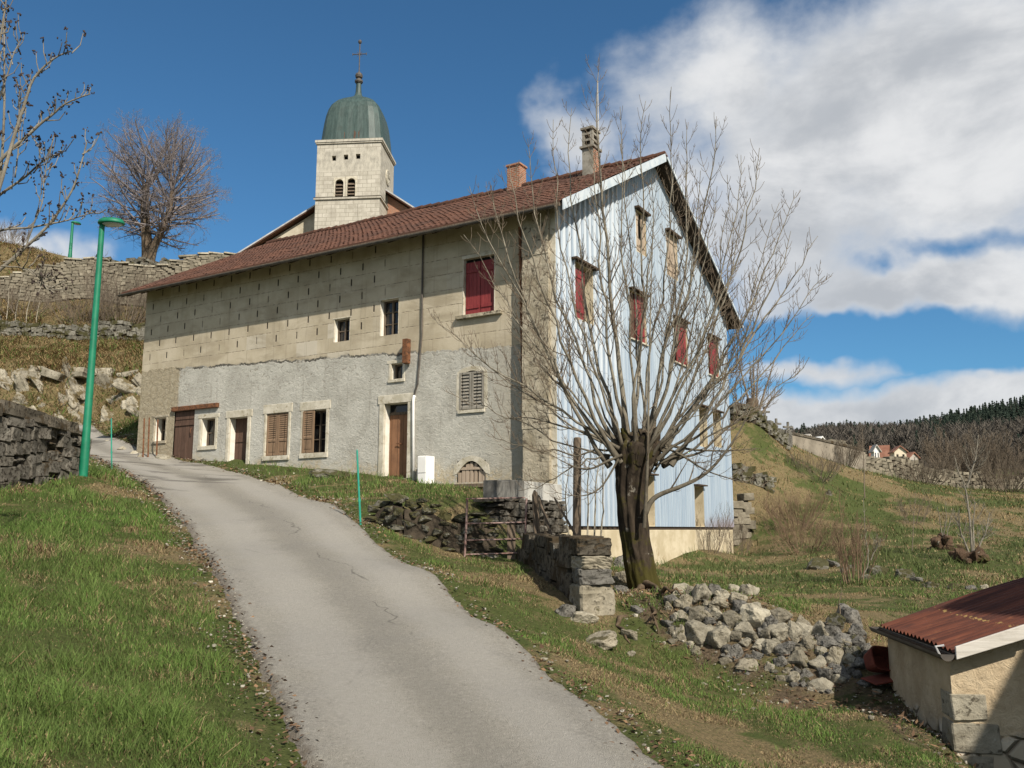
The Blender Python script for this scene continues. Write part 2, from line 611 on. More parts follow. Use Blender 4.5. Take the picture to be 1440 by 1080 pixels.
def f_ground(n):
    p = pos(n)
    s = n.node('ShaderNodeAttribute', attribute_name='straw').outputs['Fac']
    bare = n.node('ShaderNodeAttribute', attribute_name='bare').outputs['Fac']
    a = n.noise(p, 2.2, 8, .62)
    b = n.noise(p, 14, 6, .7)
    c_ = n.noise(p, .35, 5, .55)
    green = n.mix(n.ss(b, .3, .7), (.040, .050, .015), (.080, .092, .030))
    green = n.mix(n.ss(c_, .4, .62), green, (.060, .076, .023))
    st = n.mix(n.ss(n.noise(p, 38, 5, .8), .36, .64), (.075, .058, .03), (.235, .18, .095))
    st = n.mix(n.math('MULTIPLY', n.ss(n.noise(p, 7, 6, .7), .5, .62), .6), st, (.065, .072, .024))
    soil = n.mix(n.ss(b, .35, .65), (.055, .040, .025), (.12, .09, .06))
    k = n.math('ADD', s, n.math('MULTIPLY', n.math('SUBTRACT', a, .5), 1.5))
    c = n.mix(n.ss(k, .22, .62), green, st)
    c = n.mix(n.math('MULTIPLY', n.ss(n.noise(p, 3.1, 8, .7, .5), .56, .68), .55), c, soil)
    c = n.mix(n.ss(n.math('ADD', bare, n.math('MULTIPLY', n.math('SUBTRACT', a, .5), .9)), .35, .6), c, soil)
    h = n.math('ADD', b, n.math('MULTIPLY', n.noise(p, 45, 4, .7), .6))
    return c, n.bump(h, .8, .05)


M_ground = mat('turf', f_ground, rough=.95, spec=.1)
sv = straw_np(V[:, 0], V[:, 1])
tag(npmesh('ground', V, Q, M_ground, attrs={'straw': ('FLOAT', sv), 'bare': ('FLOAT', bare_np(V[:, 0], V[:, 1]))}), kind='structure')

# road ribbon
K, NR = 26, 400
L_, R_ = smoothpl(resample(RL, NR), 4), smoothpl(resample(RR, NR), 4)
cl = .5 * (L_ + R_)
sd = np.r_[0, np.cumsum(np.linalg.norm(np.diff(cl[:, :2], axis=0), axis=1))]
jl = (fbm(sd * 1.7, sd * 0 + 3, 4) - .5) * .12 + (fbm(sd * 9, sd * 0 + 8, 3) - .5) * .12
jr = (fbm(sd * 1.7, sd * 0 + 13, 4) - .5) * .12 + (fbm(sd * 9, sd * 0 + 18, 3) - .5) * .12
wd = np.linalg.norm((R_ - L_)[:, :2], axis=1)
tt = np.linspace(0, 1, K)
U = tt[None, :] * np.ones((NR, 1))
lo_, hi_ = (jl / wd)[:, None], 1 + (jr / wd)[:, None]
Ue = lo_ + (hi_ - lo_) * U
RV = L_[:, None, :2] * (1 - Ue)[..., None] + R_[:, None, :2] * Ue[..., None]
rz = ground_np(RV[..., 0], RV[..., 1]).reshape(NR, K)
edge = np.minimum(U, 1 - U)
rz = rz + .035 + .015 * np.clip(edge / .06, 0, 1) + .02 * np.sin(np.pi * U)
rz[:, 0] -= .10
rz[:, -1] -= .10
RVV = np.c_[RV.reshape(-1, 2), rz.ravel()]
ii, jj = np.meshgrid(np.arange(NR - 1), np.arange(K - 1), indexing='ij')
i0 = (ii * K + jj).ravel()
RQ = np.c_[i0, i0 + 1, i0 + K + 1, i0 + K]


def f_road(n):
    p = pos(n)
    u = n.node('ShaderNodeAttribute', attribute_name='across').outputs['Fac']
    lg = n.node('ShaderNodeAttribute', attribute_name='along').outputs['Fac']
    fine = n.noise(p, 160, 3, .8)
    grit = n.vor(p, 90, 'F1')
    big = n.noise(p, .9, 6, .6, .4)
    mid = n.noise(p, 6, 6, .65)
    c = n.mix(n.ss(fine, .3, .7), (.185, .173, .145), (.31, .292, .252))
    c = n.mix(n.math('MULTIPLY', n.ss(big, .4, .68), .45), c, (.20, .19, .172))
    c = n.mix(n.math('MULTIPLY', n.ss(mid, .55, .75), .3), c, (.30, .285, .255))
    uw = n.math('ADD', u, n.math('MULTIPLY', n.math('SUBTRACT', big, .5), .12))
    trk = n.math('ADD', n.ss(n.math('ABSOLUTE', n.math('SUBTRACT', uw, .27)), .17, .04), n.ss(n.math('ABSOLUTE', n.math('SUBTRACT', uw, .74)), .15, .04))
    agg = n.noise(p, 24, 4, .8)
    c = n.mix(n.math('MULTIPLY', n.ss(agg, .52, .66), .45), c, (.37, .35, .305))
    c = n.mix(n.math('MULTIPLY', n.ss(agg, .46, .34), .5), c, (.125, .117, .10))
    spk = n.noise(p, 60, 2, .9)
    c = n.mix(n.math('MULTIPLY', n.ss(spk, .60, .72), .5), c, (.40, .385, .345))
    c = n.mix(n.math('MULTIPLY', n.ss(spk, .40, .28), .6), c, (.07, .066, .058))
    c = n.mix(n.math('MULTIPLY', trk, .45), c, (.33, .315, .285))
    cen = n.ss(n.math('ABSOLUTE', n.math('SUBTRACT', uw, .5)), .13, .02)
    c = n.mix(n.math('MULTIPLY', cen, .34), c, (.15, .14, .12))
    ed = n.math('MINIMUM', u, n.math('SUBTRACT', 1.0, u))
    ed = n.math('ADD', ed, n.math('MULTIPLY', n.math('SUBTRACT', mid, .5), .09))
    c = n.mix(n.math('MULTIPLY', n.ss(ed, .07, .01), .75), c, (.12, .098, .075))
    # cracks and damp dark patches near the farm door
    cr = n.vor(n.mapv(p, (.5, .5, .5)), 1.3, 'DISTANCE_TO_EDGE')
    cw = n.math('ADD', cr, n.math('MULTIPLY', n.math('SUBTRACT', mid, .5), .05))
    c = n.mix(n.math('MULTIPLY', n.math('MULTIPLY', n.ss(n.math('ABSOLUTE', cw), .014, .003), n.ss(big, .5, .65)), .22), c, (.10, .095, .085))
    sw = n.math('ADD', u, n.math('MULTIPLY', n.math('SUBTRACT', n.noise(p, .55, 4, .6), .5), .35))
    seam = n.math('MULTIPLY', n.ss(n.math('ABSOLUTE', n.math('SUBTRACT', sw, .57)), .006, .002), n.ss(n.noise(p, .8, 2, .5), .47, .56))
    c = n.mix(n.math('MULTIPLY', seam, .6), c, (.075, .07, .06))
    wet = n.math('MULTIPLY', n.ss(n.noise(n.mapv(p, (.55, 1.2, 1)), 1.0, 5, .6, .5), .53, .62), n.ss(lg, 19.5, 22.0))
    c = n.mix(n.math('MULTIPLY', wet, .62), c, (.05, .045, .04))
    return c, n.bump(n.math('ADD', fine, n.math('MULTIPLY', grit, .8)), .9, .012)


M_road = mat('old_asphalt', f_road, rough=.9, spec=.2)
tag(npmesh('road', RVV, RQ, M_road, attrs={'across': ('FLOAT', U.ravel()), 'along': ('FLOAT', np.repeat(sd, K))}), kind='structure')
# ==== SECTION farmhouse
# ---- materials of the farmhouse
def f_wall(n):
    v = co(n)
    x, y, z = n.sep(v)
    n1 = n.noise(v, 1.1, 7, .6, .3)
    n2 = n.noise(v, 7, 8, .68)
    n3 = n.noise(v, 30, 6, .7)
    edge = n.math('MULTIPLY_ADD', x, -.047, 5.03)
    dz_ = n.math('SUBTRACT', n.math('ADD', z, n.math('MULTIPLY', n.math('SUBTRACT', n.noise(n.mapv(v, (1, 1, .3)), 1.6, 6, .62), .5), .42)), n.math('ADD', edge, n.math('MULTIPLY', n.math('SUBTRACT', n.noise(v, 6.5, 6, .7), .5), .22)))
    up = n.ss(dz_, -.01, .015)
    # blockwork
    rz_ = n.math('DIVIDE', n.math('SUBTRACT', z, 7.96), .48)
    row = n.math('FLOOR', rz_)
    fz = n.math('FRACT', rz_)
    odd = n.math('ABSOLUTE', n.math('MODULO', row, 2.0))
    xs = n.math('ADD', n.math('DIVIDE', n.math('ADD', x, 16.94 + .461), .922), n.math('MULTIPLY', odd, .47))
    xs = n.math('ADD', xs, n.math('MULTIPLY', n.noise(n.node('ShaderNodeCombineXYZ', {0: n.math('FLOOR', xs), 1: row}).outputs[0], 7.7, 0), .10))
    cell = n.node('ShaderNodeTexWhiteNoise', {'Vector': n.node('ShaderNodeCombineXYZ', {0: n.math('FLOOR', xs), 1: row}).outputs[0]}).outputs[0]
    fx = n.math('ABSOLUTE', n.math('SUBTRACT', n.math('FRACT', xs), .5))
    vs_ = n.math('MULTIPLY', n.ss(fx, .036, .022), n.ss(n.math('ABSOLUTE', n.math('SUBTRACT', fz, n.math('MULTIPLY_ADD', cell, .12, .47))), .27, .19))
    slot = n.math('MULTIPLY', vs_, n.math('MULTIPLY', n.ss(x, -5.6, -6.4), n.ss(z, 6.0, 6.15)))
    slot = n.math('MULTIPLY', slot, n.math('MULTIPLY', n.ss(n.noise(v, .9, 4, .6), .30, .46, .35, 1.0), n.ss(cell, .02, .12, .35, 1.0)))
    fain = n.math('MULTIPLY', n.ss(fx, .02, .006), .35)
    hz = n.math('MULTIPLY', n.ss(n.math('ABSOLUTE', n.math('SUBTRACT', n.math('FRACT', n.math('ADD', rz_, .5)), .5)), .045, .012), n.ss(n2, .42, .6))
    cb = n.mix(n.ss(n1, .3, .7), (.385, .33, .235), (.50, .44, .335))
    cb = n.mix(n.math('MULTIPLY', n.ss(cell, .2, 1.0), .28), cb, (.30, .255, .185))
    cb = n.mix(n.math('MULTIPLY', n.ss(cell, .93, .95), .45), cb, (.58, .54, .46))
    cb = n.mix(n.math('MULTIPLY', n.ss(n.noise(n.mapv(v, (.6, .6, 1.4)), 1.0, 7, .66, .5), .48, .66), .5), cb, (.255, .215, .15))
    cb = n.mix(n.math('MULTIPLY', n.ss(n3, .5, .8), .35), cb, (.21, .18, .13))
    cb = n.mix(n.math('MULTIPLY', n.math('MAXIMUM', hz, fain), .62), cb, (.11, .09, .065))
    cb = n.mix(n.math('MULTIPLY', slot, .93), cb, (.025, .02, .016))
    # roughcast below
    rc = n.vor(n.mapv(v, (1, 1, 1.3), rot=(0, R(35), 0)), 9.0, 'SMOOTH_F1')
    rough_h = n.noise(n.mapv(v, (1, 1, 1.35), rot=(0, R(-38), 0)), 6.3, 9, .76, .8)
    pit_shade = n.ss(rough_h, .47, .36)
    cr = n.mix(n.ss(n1, .32, .68), (.365, .352, .308), (.48, .468, .415))
    cr = n.mix(n.math('MULTIPLY', n.ss(n2, .5, .72), .55), cr, (.505, .49, .44))
    lowm = n.ss(n.math('ADD', z, n.math('MULTIPLY', n1, 2.4)), 4.9, 6.4)
    cr = n.mix(n.math('MULTIPLY', pit_shade, n.math('MULTIPLY_ADD', lowm, .5, .26)), cr, (.20, .18, .14))  # shade in the roughcast hollows put into the colour
    base = n.ss(n.math('ADD', z, n.math('ADD', n.math('MULTIPLY', n1, 2.0), n.math('MULTIPLY', x, .075))), 2.75, 2.1)
    base = n.math('MULTIPLY', base, n.ss(n2, .38, .55))
    cr = n.mix(n.math('MULTIPLY', base, .75), cr, (.44, .36, .23))
    # bare rubble strip at the far end
    far = n.ss(n.math('ADD', x, n.math('MULTIPLY', n.math('SUBTRACT', n2, .5), .5)), -15.2, -15.35)
    rub = n.vor(n.mapv(v, (1, 1, 1.6)), 2.6, 'DISTANCE_TO_EDGE')
    cf = n.mix(n.ss(n2, .3, .7), (.29, .245, .165), (.39, .345, .255))
    cf = n.mix(n.math('MULTIPLY', n.ss(rub, .06, .01), .45), cf, (.16, .13, .09))
    cr = n.mix(far, cr, cf)
    # stains by the corner
    right = n.math('MULTIPLY', n.ss(n.math('ADD', x, n.math('MULTIPLY', n1, 2.2)), -1.5, .2), .55)
    cr = n.mix(right, cr, (.27, .235, .17))
    c = n.mix(up, cr, cb)
    crack = n.math('MULTIPLY', n.ss(n.math('ABSOLUTE', n.math('ADD', dz_, .03)), .055, .01), n.math('MULTIPLY', n.ss(x, -3.9, -5.5, .25, 1), n.ss(n1, .36, .52, .15, 1)))
    crack = n.math('MULTIPLY', crack, n.ss(x, -15.6, -15.4))
    c = n.mix(n.math('MULTIPLY', crack, .85), c, (.03, .026, .02))
    drip = n.noise(n.mapv(v, (5.5, 5.5, .35)), 1.0, 6, .6)
    c = n.mix(n.math('MULTIPLY', n.ss(drip, .55, .72), .28), c, (.15, .13, .10))
    hh = n.mix(up, n.math('ADD', n.math('MULTIPLY', rough_h, 1.5), n.math('MULTIPLY', n3, .25)), n.math('SUBTRACT', n.math('MULTIPLY', n3, .25), n.math('ADD', slot, n.math('MULTIPLY', hz, .2))))
    hh = n.math('SUBTRACT', hh, n.math('MULTIPLY', crack, 1.5))
    return c, n.bump(hh, .6, .07)


M_wall = mat('farm_wall', f_wall, rough=.95, spec=.1)
M_trim = mottled('limestone_trim', (.40, .365, .28), (.56, .52, .43), 3, .4, .03, c3=(.30, .26, .18), c3lo=.55)
M_litreveal = mottled('sunlit_reveal', (.58, .55, .47), (.72, .69, .61), 3, .25, .02, c3=(.42, .37, .28), c3lo=.64)  # reveals painted paler than the trim for the sun falling on them
M_cream = mottled('cream_render', (.42, .355, .235), (.55, .48, .345), 1.6, .3, .02, c3=(.36, .29, .18), c3lo=.6)
M_pier = mottled('pier_stone', (.25, .215, .15), (.40, .355, .27), 2.1, .9, .07, c3=(.10, .085, .062), c3lo=.55)
M_dark = mat('dark_interior', col=(.008, .007, .006), rough=.9)


def f_glass(n):
    v = co(n)
    return n.mix(n.ss(n.noise(v, 3, 3), .4, .7), (.006, .006, .007), (.02, .02, .02)), None, .12


M_glass = mat('dark_pane', f_glass, rough=.1, spec=.5)


def wood(name, c1, c2, c3, plank=.14, axis_='x', rough=.85):
    def fn(n):
        v = co(n)
        x, y, z = n.sep(v)
        a = {'x': x, 'y': y, 'z': z}[axis_]
        k = n.math('FLOOR', n.math('DIVIDE', a, plank))
        rnd = n.node('ShaderNodeTexWhiteNoise', {'W': k}, noise_dimensions='1D').outputs[0]
        sv_ = {'x': (14, 14, 1.2), 'y': (14, 14, 1.2), 'z': (1.2, 1.2, 14)}[axis_]
        g = n.noise(n.mapv(v, sv_), 2.0, 7, .65, .4)
        b = n.noise(v, 2.5, 6, .65)
        c = n.mix(n.ss(g, .3, .7), c1, c2)
        c = n.mix(n.math('MULTIPLY', rnd, .35), c, c3)
        c = n.mix(n.math('MULTIPLY', n.ss(b, .5, .72), .5), c, c3)
        f = n.math('ABSOLUTE', n.math('SUBTRACT', n.math('FRACT', n.math('DIVIDE', a, plank)), .5))
        gap = n.ss(f, .46, .49)
        c = n.mix(n.math('MULTIPLY', gap, .8), c, (.02, .015, .01))
        return c, n.bump(n.math('SUBTRACT', g, n.math('MULTIPLY', gap, 2)), .5, .01)
    return mat(name, fn, rough=rough, spec=.15)


M_door = wood('door_wood', (.19, .095, .052), (.27, .145, .08), (.12, .065, .04), .22)
M_barn = wood('barn_wood', (.085, .05, .035), (.13, .08, .058), (.05, .032, .024), .19)
M_shut = wood('shutter_wood', (.19, .125, .078), (.28, .19, .12), (.13, .088, .058), .5)
M_gshut = wood('grey_shutter_wood', (.20, .185, .155), (.30, .28, .24), (.14, .125, .10), .5)
M_oldwood = wood('old_wood', (.10, .075, .052), (.19, .15, .11), (.06, .045, .035), .12)
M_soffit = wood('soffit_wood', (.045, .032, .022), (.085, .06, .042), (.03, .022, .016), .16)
M_tan = wood('tan_board', (.33, .26, .19), (.45, .37, .29), (.26, .20, .14), .2, 'y')


def f_red(n):
    v = co(n)
    g = n.noise(n.mapv(v, (9, 9, 1)), 2, 6, .65)
    b = n.noise(v, 3.5, 6, .6)
    c = n.mix(n.ss(g, .35, .7), (.165, .022, .024), (.245, .040, .040))
    c = n.mix(n.math('MULTIPLY', n.ss(b, .56, .72), .5), c, (.14, .03, .028))
    return c, n.bump(g, .3, .006)


M_red = mat('red_shutter_paint', f_red, rough=.6, spec=.3)
M_rust = mottled('rust', (.10, .045, .022), (.20, .088, .042), 5, .4, .01, c3=(.05, .028, .018), c3lo=.52)
M_zinc = mottled('zinc', (.32, .32, .32), (.45, .45, .44), 4, .15, .005, rough=.5)
M_darkzinc = mottled('dark_gutter', (.055, .05, .045), (.10, .085, .07), 4, .15, .005, rough=.6)
M_white = mottled('white_plastic', (.72, .71, .68), (.80, .79, .77), 2, .06, .004, rough=.5, c3=(.55, .53, .48), c3lo=.66)
M_concrete = mottled('concrete', (.34, .33, .30), (.46, .45, .41), 2.5, .4, .02, c3=(.20, .19, .165))


def f_tile(n):
    v = co(n)
    x, y, z = n.sep(v)
    k = n.node('ShaderNodeCombineXYZ', {0: n.math('FLOOR', n.math('DIVIDE', x, .21)), 1: n.math('FLOOR', n.math('DIVIDE', y, .247))}).outputs[0]
    rnd = n.node('ShaderNodeTexWhiteNoise', {'Vector': k}).outputs[0]
    a = n.noise(v, .7, 6, .6, .3)
    b = n.noise(v, 9, 6, .7)
    c = n.mix(rnd, (.068, .033, .022), (.115, .055, .036))
    c = n.mix(n.math('MULTIPLY', n.ss(a, .42, .66), .5), c, (.058, .036, .028))
    c = n.mix(n.math('MULTIPLY', n.ss(b, .56, .76), .5), c, (.042, .030, .024))
    c = n.mix(n.math('MULTIPLY', n.ss(n.noise(v, 4, 6, .7, .5), .62, .7), .35), c, (.125, .10, .075))
    return c, n.bump(b, .35, .01)


M_tile = mat('roof_tile', f_tile, rough=.85, spec=.2)


def f_clad(n):
    v = co(n)
    x, y, z = n.sep(v)
    st = n.noise(n.mapv(v, (6, 9, .22)), 1.3, 8, .65, .2)
    st2 = n.noise(n.mapv(v, (20, 34, .9)), 1.0, 6, .7)
    bl = n.noise(v, .55, 5, .55)
    k = n.math('FLOOR', n.math('DIVIDE', y, .21))
    rnd = n.node('ShaderNodeTexWhiteNoise', {'W': k}, noise_dimensions='1D').outputs[0]
    c = n.mix(n.ss(st, .32, .68), (.235, .305, .385), (.43, .49, .54))
    c = n.mix(n.math('MULTIPLY', rnd, .38), c, (.28, .34, .41))
    c = n.mix(n.math('MULTIPLY', n.ss(st2, .50, .70), .55), c, (.57, .61, .635))
    c = n.mix(n.math('MULTIPLY', n.ss(st2, .47, .32), .65), c, (.155, .195, .24))
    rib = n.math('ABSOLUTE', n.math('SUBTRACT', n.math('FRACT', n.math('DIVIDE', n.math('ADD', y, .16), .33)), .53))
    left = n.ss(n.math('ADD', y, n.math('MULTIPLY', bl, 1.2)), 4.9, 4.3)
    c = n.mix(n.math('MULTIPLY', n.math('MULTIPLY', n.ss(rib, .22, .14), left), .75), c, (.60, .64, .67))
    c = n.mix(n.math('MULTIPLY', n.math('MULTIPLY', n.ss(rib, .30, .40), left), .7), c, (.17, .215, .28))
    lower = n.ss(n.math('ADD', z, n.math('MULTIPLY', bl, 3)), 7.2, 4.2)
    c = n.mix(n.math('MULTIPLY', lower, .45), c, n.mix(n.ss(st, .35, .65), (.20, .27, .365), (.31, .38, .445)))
    foot = n.ss(n.math('ADD', z, n.math('MULTIPLY', st2, .9)), 1.1, .5)
    c = n.mix(n.math('MULTIPLY', foot, n.ss(y, 9.5, 14, 0.0, .6)), c, (.20, .10, .10))
    # horizontal laps between the sheets
    lap = n.ss(n.math('ABSOLUTE', n.math('SUBTRACT', n.math('FRACT', n.math('DIVIDE', n.math('ADD', z, n.math('MULTIPLY', rnd, .02)), 2.3)), .5)), .494, .499)
    c = n.mix(n.math('MULTIPLY', lap, .35), c, (.2, .23, .26))
    return c, n.bump(n.math('SUBTRACT', st2, lap), .4, .015)


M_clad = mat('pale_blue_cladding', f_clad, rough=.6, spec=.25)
M_barge = mottled('pale_board', (.38, .44, .49), (.51, .555, .58), 3, .2, .01, c3=(.38, .44, .48), c3lo=.6, sca=(1, 1, 1))


def f_brick(n):
    v = co(n)
    x, y, z = n.sep(v)
    bt = n.node('ShaderNodeTexBrick', {'Vector': n.node('ShaderNodeCombineXYZ', {0: n.math('ADD', x, y), 1: z}).outputs[0], 'Scale': 1.0, 'Mortar Size': .012,
                                      'Brick Width': .22, 'Row Height': .075, 'Color1': (.33, .11, .05, 1), 'Color2': (.22, .075, .04, 1), 'Mortar': (.32, .28, .22, 1)})
    b = n.noise(v, 6, 6, .7)
    c = n.mix(n.math('MULTIPLY', n.ss(b, .5, .72), .6), bt.outputs['Color'], (.10, .06, .04))
    return c, n.bump(n.math('SUBTRACT', b, bt.outputs['Fac']), .4, .015)


M_brick = mat('brick', f_brick, rough=.9)

# ---- the farmhouse (local x along the long wall to the near corner, y along the gable, z up)
house = thing('farmhouse', 'big old farmhouse with grey rendered front, pale blue clad gable and red tiled roof', 'house', HC, -AZ)
M_SL, TR, ZR = .54, 7.1, 12.9
OG, OG2, EV, EVR = .65, 1.3, .8, .63


def roof_z(y):
    return ZR - M_SL * abs(y - TR)


def strips(mb, u0, u1, zb, top, holes, place, extra=(), dfun=None):
    br = {u0, u1, *extra}
    for a, b, c, e in holes:
        br |= {a, b}
    br = sorted(q for q in br if u0 <= q <= u1)
    dfun = dfun or (lambda u: 0.0)
    for a, b in zip(br, br[1:]):
        if b - a < 1e-6:
            continue
        mid = (a + b) / 2
        hs = sorted((c, e) for (p, q, c, e) in holes if p < mid < q)
        z = zb
        for c, e in hs + [(None, None)]:
            if c is None:
                mb.quad(place(a, dfun(a), z), place(b, dfun(b), z), place(b, dfun(b), top(b)), place(a, dfun(a), top(a)))
            else:
                if c > z:
                    mb.quad(place(a, dfun(a), z), place(b, dfun(b), z), place(b, dfun(b), c), place(a, dfun(a), c))
                z = max(z, e)


def reveal(mb, rect, d0, d1, place):
    """inner faces of an opening from depth d0 (outside) back to d1"""
    a, b, c, e = rect
    mb.quad(place(a, d0, c), place(a, d0, e), place(a, d1, e), place(a, d1, c))
    mb.quad(place(b, d0, e), place(b, d0, c), place(b, d1, c), place(b, d1, e))
    mb.quad(place(a, d0, e), place(b, d0, e), place(b, d1, e), place(a, d1, e))
    mb.quad(place(b, d0, c), place(a, d0, c), place(a, d1, c), place(b, d1, c))


lp = lambda u, d_, z: (u, -d_, z)          # long wall: d_ is outward
gp = lambda u, d_, z: (d_, u, z)           # gable wall


def lrect(x0, y0, x1, y1):
    xm, ym = (x0 + x1) / 2, (y0 + y1) / 2
    return (LW(x0, ym)[0], LW(x1, ym)[0], LW(xm, y1)[1], LW(xm, y0)[1])


def grect(x0, ytl, x1, ybl):
    """pixel corners: left-top and left-bottom, x of both jambs"""
    a, zt = GW(x0, ytl, .12)
    _, zb_ = GW(x0, ybl, .12)
    b, _ = GW(x1, ytl, .12)
    return (a, b, zb_, zt)


# openings of the long wall
O = dict(stable=lrect(217, 587, 232.5, 620), barn=lrect(244, 578, 272, 652), pale=lrect(283, 588, 302, 627), byre=lrect(322, 587, 347, 658), closed=lrect(374, 581, 405, 641),
         half=lrect(426.5, 576.5, 458, 637), door=lrect(540, 567, 573, 673), tiny=lrect(550, 511, 566, 533), louvre=lrect(646, 521, 681, 576), tall=lrect(535, 421, 560, 471),
         small=lrect(470, 448, 491.5, 480), red=lrect(652, 361, 695, 441), vent=lrect(643, 648, 683, 678))
wl = MB()
strips(wl, -HL, 0, -1.5, lambda u: roof_z(0) - .05, O.values(), lp)
wl.quad((-HL, HW, -1.5), (-HL, 0, -1.5), (-HL, 0, roof_z(0) - .05), (-HL, HW, roof_z(HW) - .05))
wl.add([(-HL, 0, roof_z(0) - .05), (-HL, TR, ZR - .1), (-HL, HW, roof_z(HW) - .05)], [(0, 2, 1)])
wl.quad((0, HW, -1.5), (-HL, HW, -1.5), (-HL, HW, roof_z(HW) - .05), (0, HW, roof_z(HW) - .05))
wall = wl.build('masonry_wall', M_wall, house)
iw = MB()
iw.box(-HL + .6, -.6, .9, HW - .6, -1.4, roof_z(0) - .3)
iw.build('interior_darkness', M_dark, house)  # near-black box put in as the darkness of the unlit rooms


def surround(rect, wd_=.12, proud=.012, lint=.2, sill=0.1, top_over=.06, parent=None, m=None, name='stone_surround', back=.30):
    a, b, c, e = rect
    mb = MB()
    mb.box(a - wd_, a, -proud, .05, c, e)
    mb.box(b, b + wd_, -proud, .05, c, e)
    mb.box(a - wd_ - top_over, b + wd_ + top_over, -proud - .004, .05, e, e + lint)
    if sill:
        mb.box(a - wd_, b + wd_, -proud - .03, .06, c - sill, c)
    rv = MB()
    rv.box(a - .02, a, .052, back, c, e)
    rv.box(b, b + .02, .052, back, c, e)
    rv.box(a, b, .052, back, e, e + .02)
    rv.box(a, b, .052, back, c - .02, c)
    rv.build('reveal', M_litreveal, parent)
    return mb.build(name, m or M_trim, parent, bevel=.012)


def window_at(rect, depth=.22, frame_m=None, mull=True, cross=1, **kw):
    """a glazed window set back in its opening; returns the window part"""
    a, b, c, e = rect
    p = MB().box(a, b, depth + .02, depth + .03, c, e).build('window', M_glass, house)
    f = MB()
    t = .05
    f.box(a, a + t, depth - .03, depth + .02, c, e)
    f.box(b - t, b, depth - .03, depth + .02, c, e)
    f.box(a + t, b - t, depth - .03, depth + .02, e - t, e)
    f.box(a + t, b - t, depth - .03, depth + .02, c, c + t)
    m_ = (a + b) / 2
    if mull:
        f.box(m_ - .03, m_ + .03, depth - .034, depth + .02, c + t, e - t)
    for i in range(cross):
        z = c + (e - c) * (i + 1) / (cross + 1)
        f.box(a + t, b - t, depth - .02, depth + .016, z - .015, z + .015)
    f.build('frame', frame_m or M_oldwood, p)
    surround(rect, parent=p, back=depth + .03, **kw)
    return p


def shutter(rect, y0, parent, m, name='shutter', slats=9, rail=.07, th=.04, split=None, fill=None):
    a, b, c, e = rect
    mb = MB()
    mb.box(a, a + rail, y0 - th, y0, c, e)
    mb.box(b - rail, b, y0 - th, y0, c, e)
    mb.box(a + rail, b - rail, y0 - th, y0, e - rail, e)
    mb.box(a + rail, b - rail, y0 - th, y0, c, c + rail)
    lo_z = c + rail
    if split:
        sp = c + (e - c) * split
        mb.box(a + rail, b - rail, y0 - th, y0, sp - rail / 2, sp + rail / 2)
        mb.box(a + rail, b - rail, y0 - th * .55, y0 - .004, c + rail, sp - rail / 2)
        mb.box(a + rail + .04, b - rail - .04, y0 - th * .8, y0 - th * .55, c + rail + .05, sp - rail / 2 - .05)
        lo_z = sp + rail / 2
    hz = (e - rail - lo_z) / slats
    for i in range(slats):
        z = lo_z + i * hz
        mb.add([(a + rail, y0 - th + .004, z), (b - rail, y0 - th + .004, z), (b - rail, y0 - .006, z + hz * .95), (a + rail, y0 - .006, z + hz * .95),
                (a + rail, y0 - th + .014, z), (b - rail, y0 - th + .014, z), (b - rail, y0 + .002, z + hz * .95), (a + rail, y0 + .002, z + hz * .95)],
               [(0, 1, 2, 3), (7, 6, 5, 4), (1, 0, 4, 5), (3, 2, 6, 7), (0, 3, 7, 4), (2, 1, 5, 6)])
    return mb.build(name, m, parent)


# upper windows
window_at(O['tall'], .2, wd_=.02, lint=.04, sill=.0, proud=.006, cross=2)
window_at(O['small'], .2, wd_=.02, lint=.04, sill=.0, proud=.006, cross=1)
window_at(O['tiny'], .22, wd_=.1, lint=.1, sill=.1, mull=False, cross=0)
# red shuttered window
a, b, c, e = O['red']
p = MB().box(a, b, .16, .2, c, e).build('window', M_dark, house)
p['label'] = 'large window closed by plain red wooden shutters'
m_ = (a + b) / 2
for q0, q1 in ((a + .015, m_ - .006), (m_ + .006, b - .015)):
    s_ = MB()
    k = 4
    for i in range(k):
        s_.box(q0 + (q1 - q0) * i / k, q0 + (q1 - q0) * (i + 1) / k - .006, .095, .125, c + .02, e - .1)
    s_.box(q0 + .03, q1 - .03, .07, .095, c + .2, c + .3)
    s_.box(q0 + .03, q1 - .03, .07, .095, e - .42, e - .32)
    s_.build('shutter', M_red, p, bevel=.004)
MB().box(a - .22, b + .28, -.12, .1, c - .11, c - .005).build('sill', M_pier, p, bevel=.012)
s_ = MB()
s_.box(a - .03, a, -.008, .2, c, e)
s_.box(b, b + .03, -.008, .2, c, e)
s_.box(a - .06, b + .06, -.008, .2, e, e + .10)
s_.build('stone_surround', M_trim, p)
# ground floor row
window_at(O['pale'], .28, wd_=.13, lint=.14, sill=.14)
a, b, c, e = O['stable']
p = window_at(O['stable'], .34, M_oldwood, wd_=.09, lint=.08, sill=.1, m=M_pier)
a, b, c, e = O['closed']
p = MB().box(a, b, .12, .16, c, e).build('window', M_dark, house)
p['label'] = 'window with both brown louvred shutters closed'
surround(O['closed'], .1, .02, .3, .15, parent=p, back=.16)
m_ = (a + b) / 2
shutter((a + .01, m_ - .008, c + .02, e - .02), .06, p, M_shut, split=.36, slats=11)
shutter((m_ + .008, b - .01, c + .02, e - .02), .06, p, M_shut, split=.36, slats=11)
a, b, c, e = O['half']
p = window_at(O['half'], .3, wd_=.12, lint=.28, sill=.16, cross=2)
p['label'] = 'window with one brown louvred shutter closed and one open'
m_ = (a + b) / 2
shutter((a - .03, m_ - .02, c + .02, e - .02), .02, p, M_shut, split=.36, slats=11)
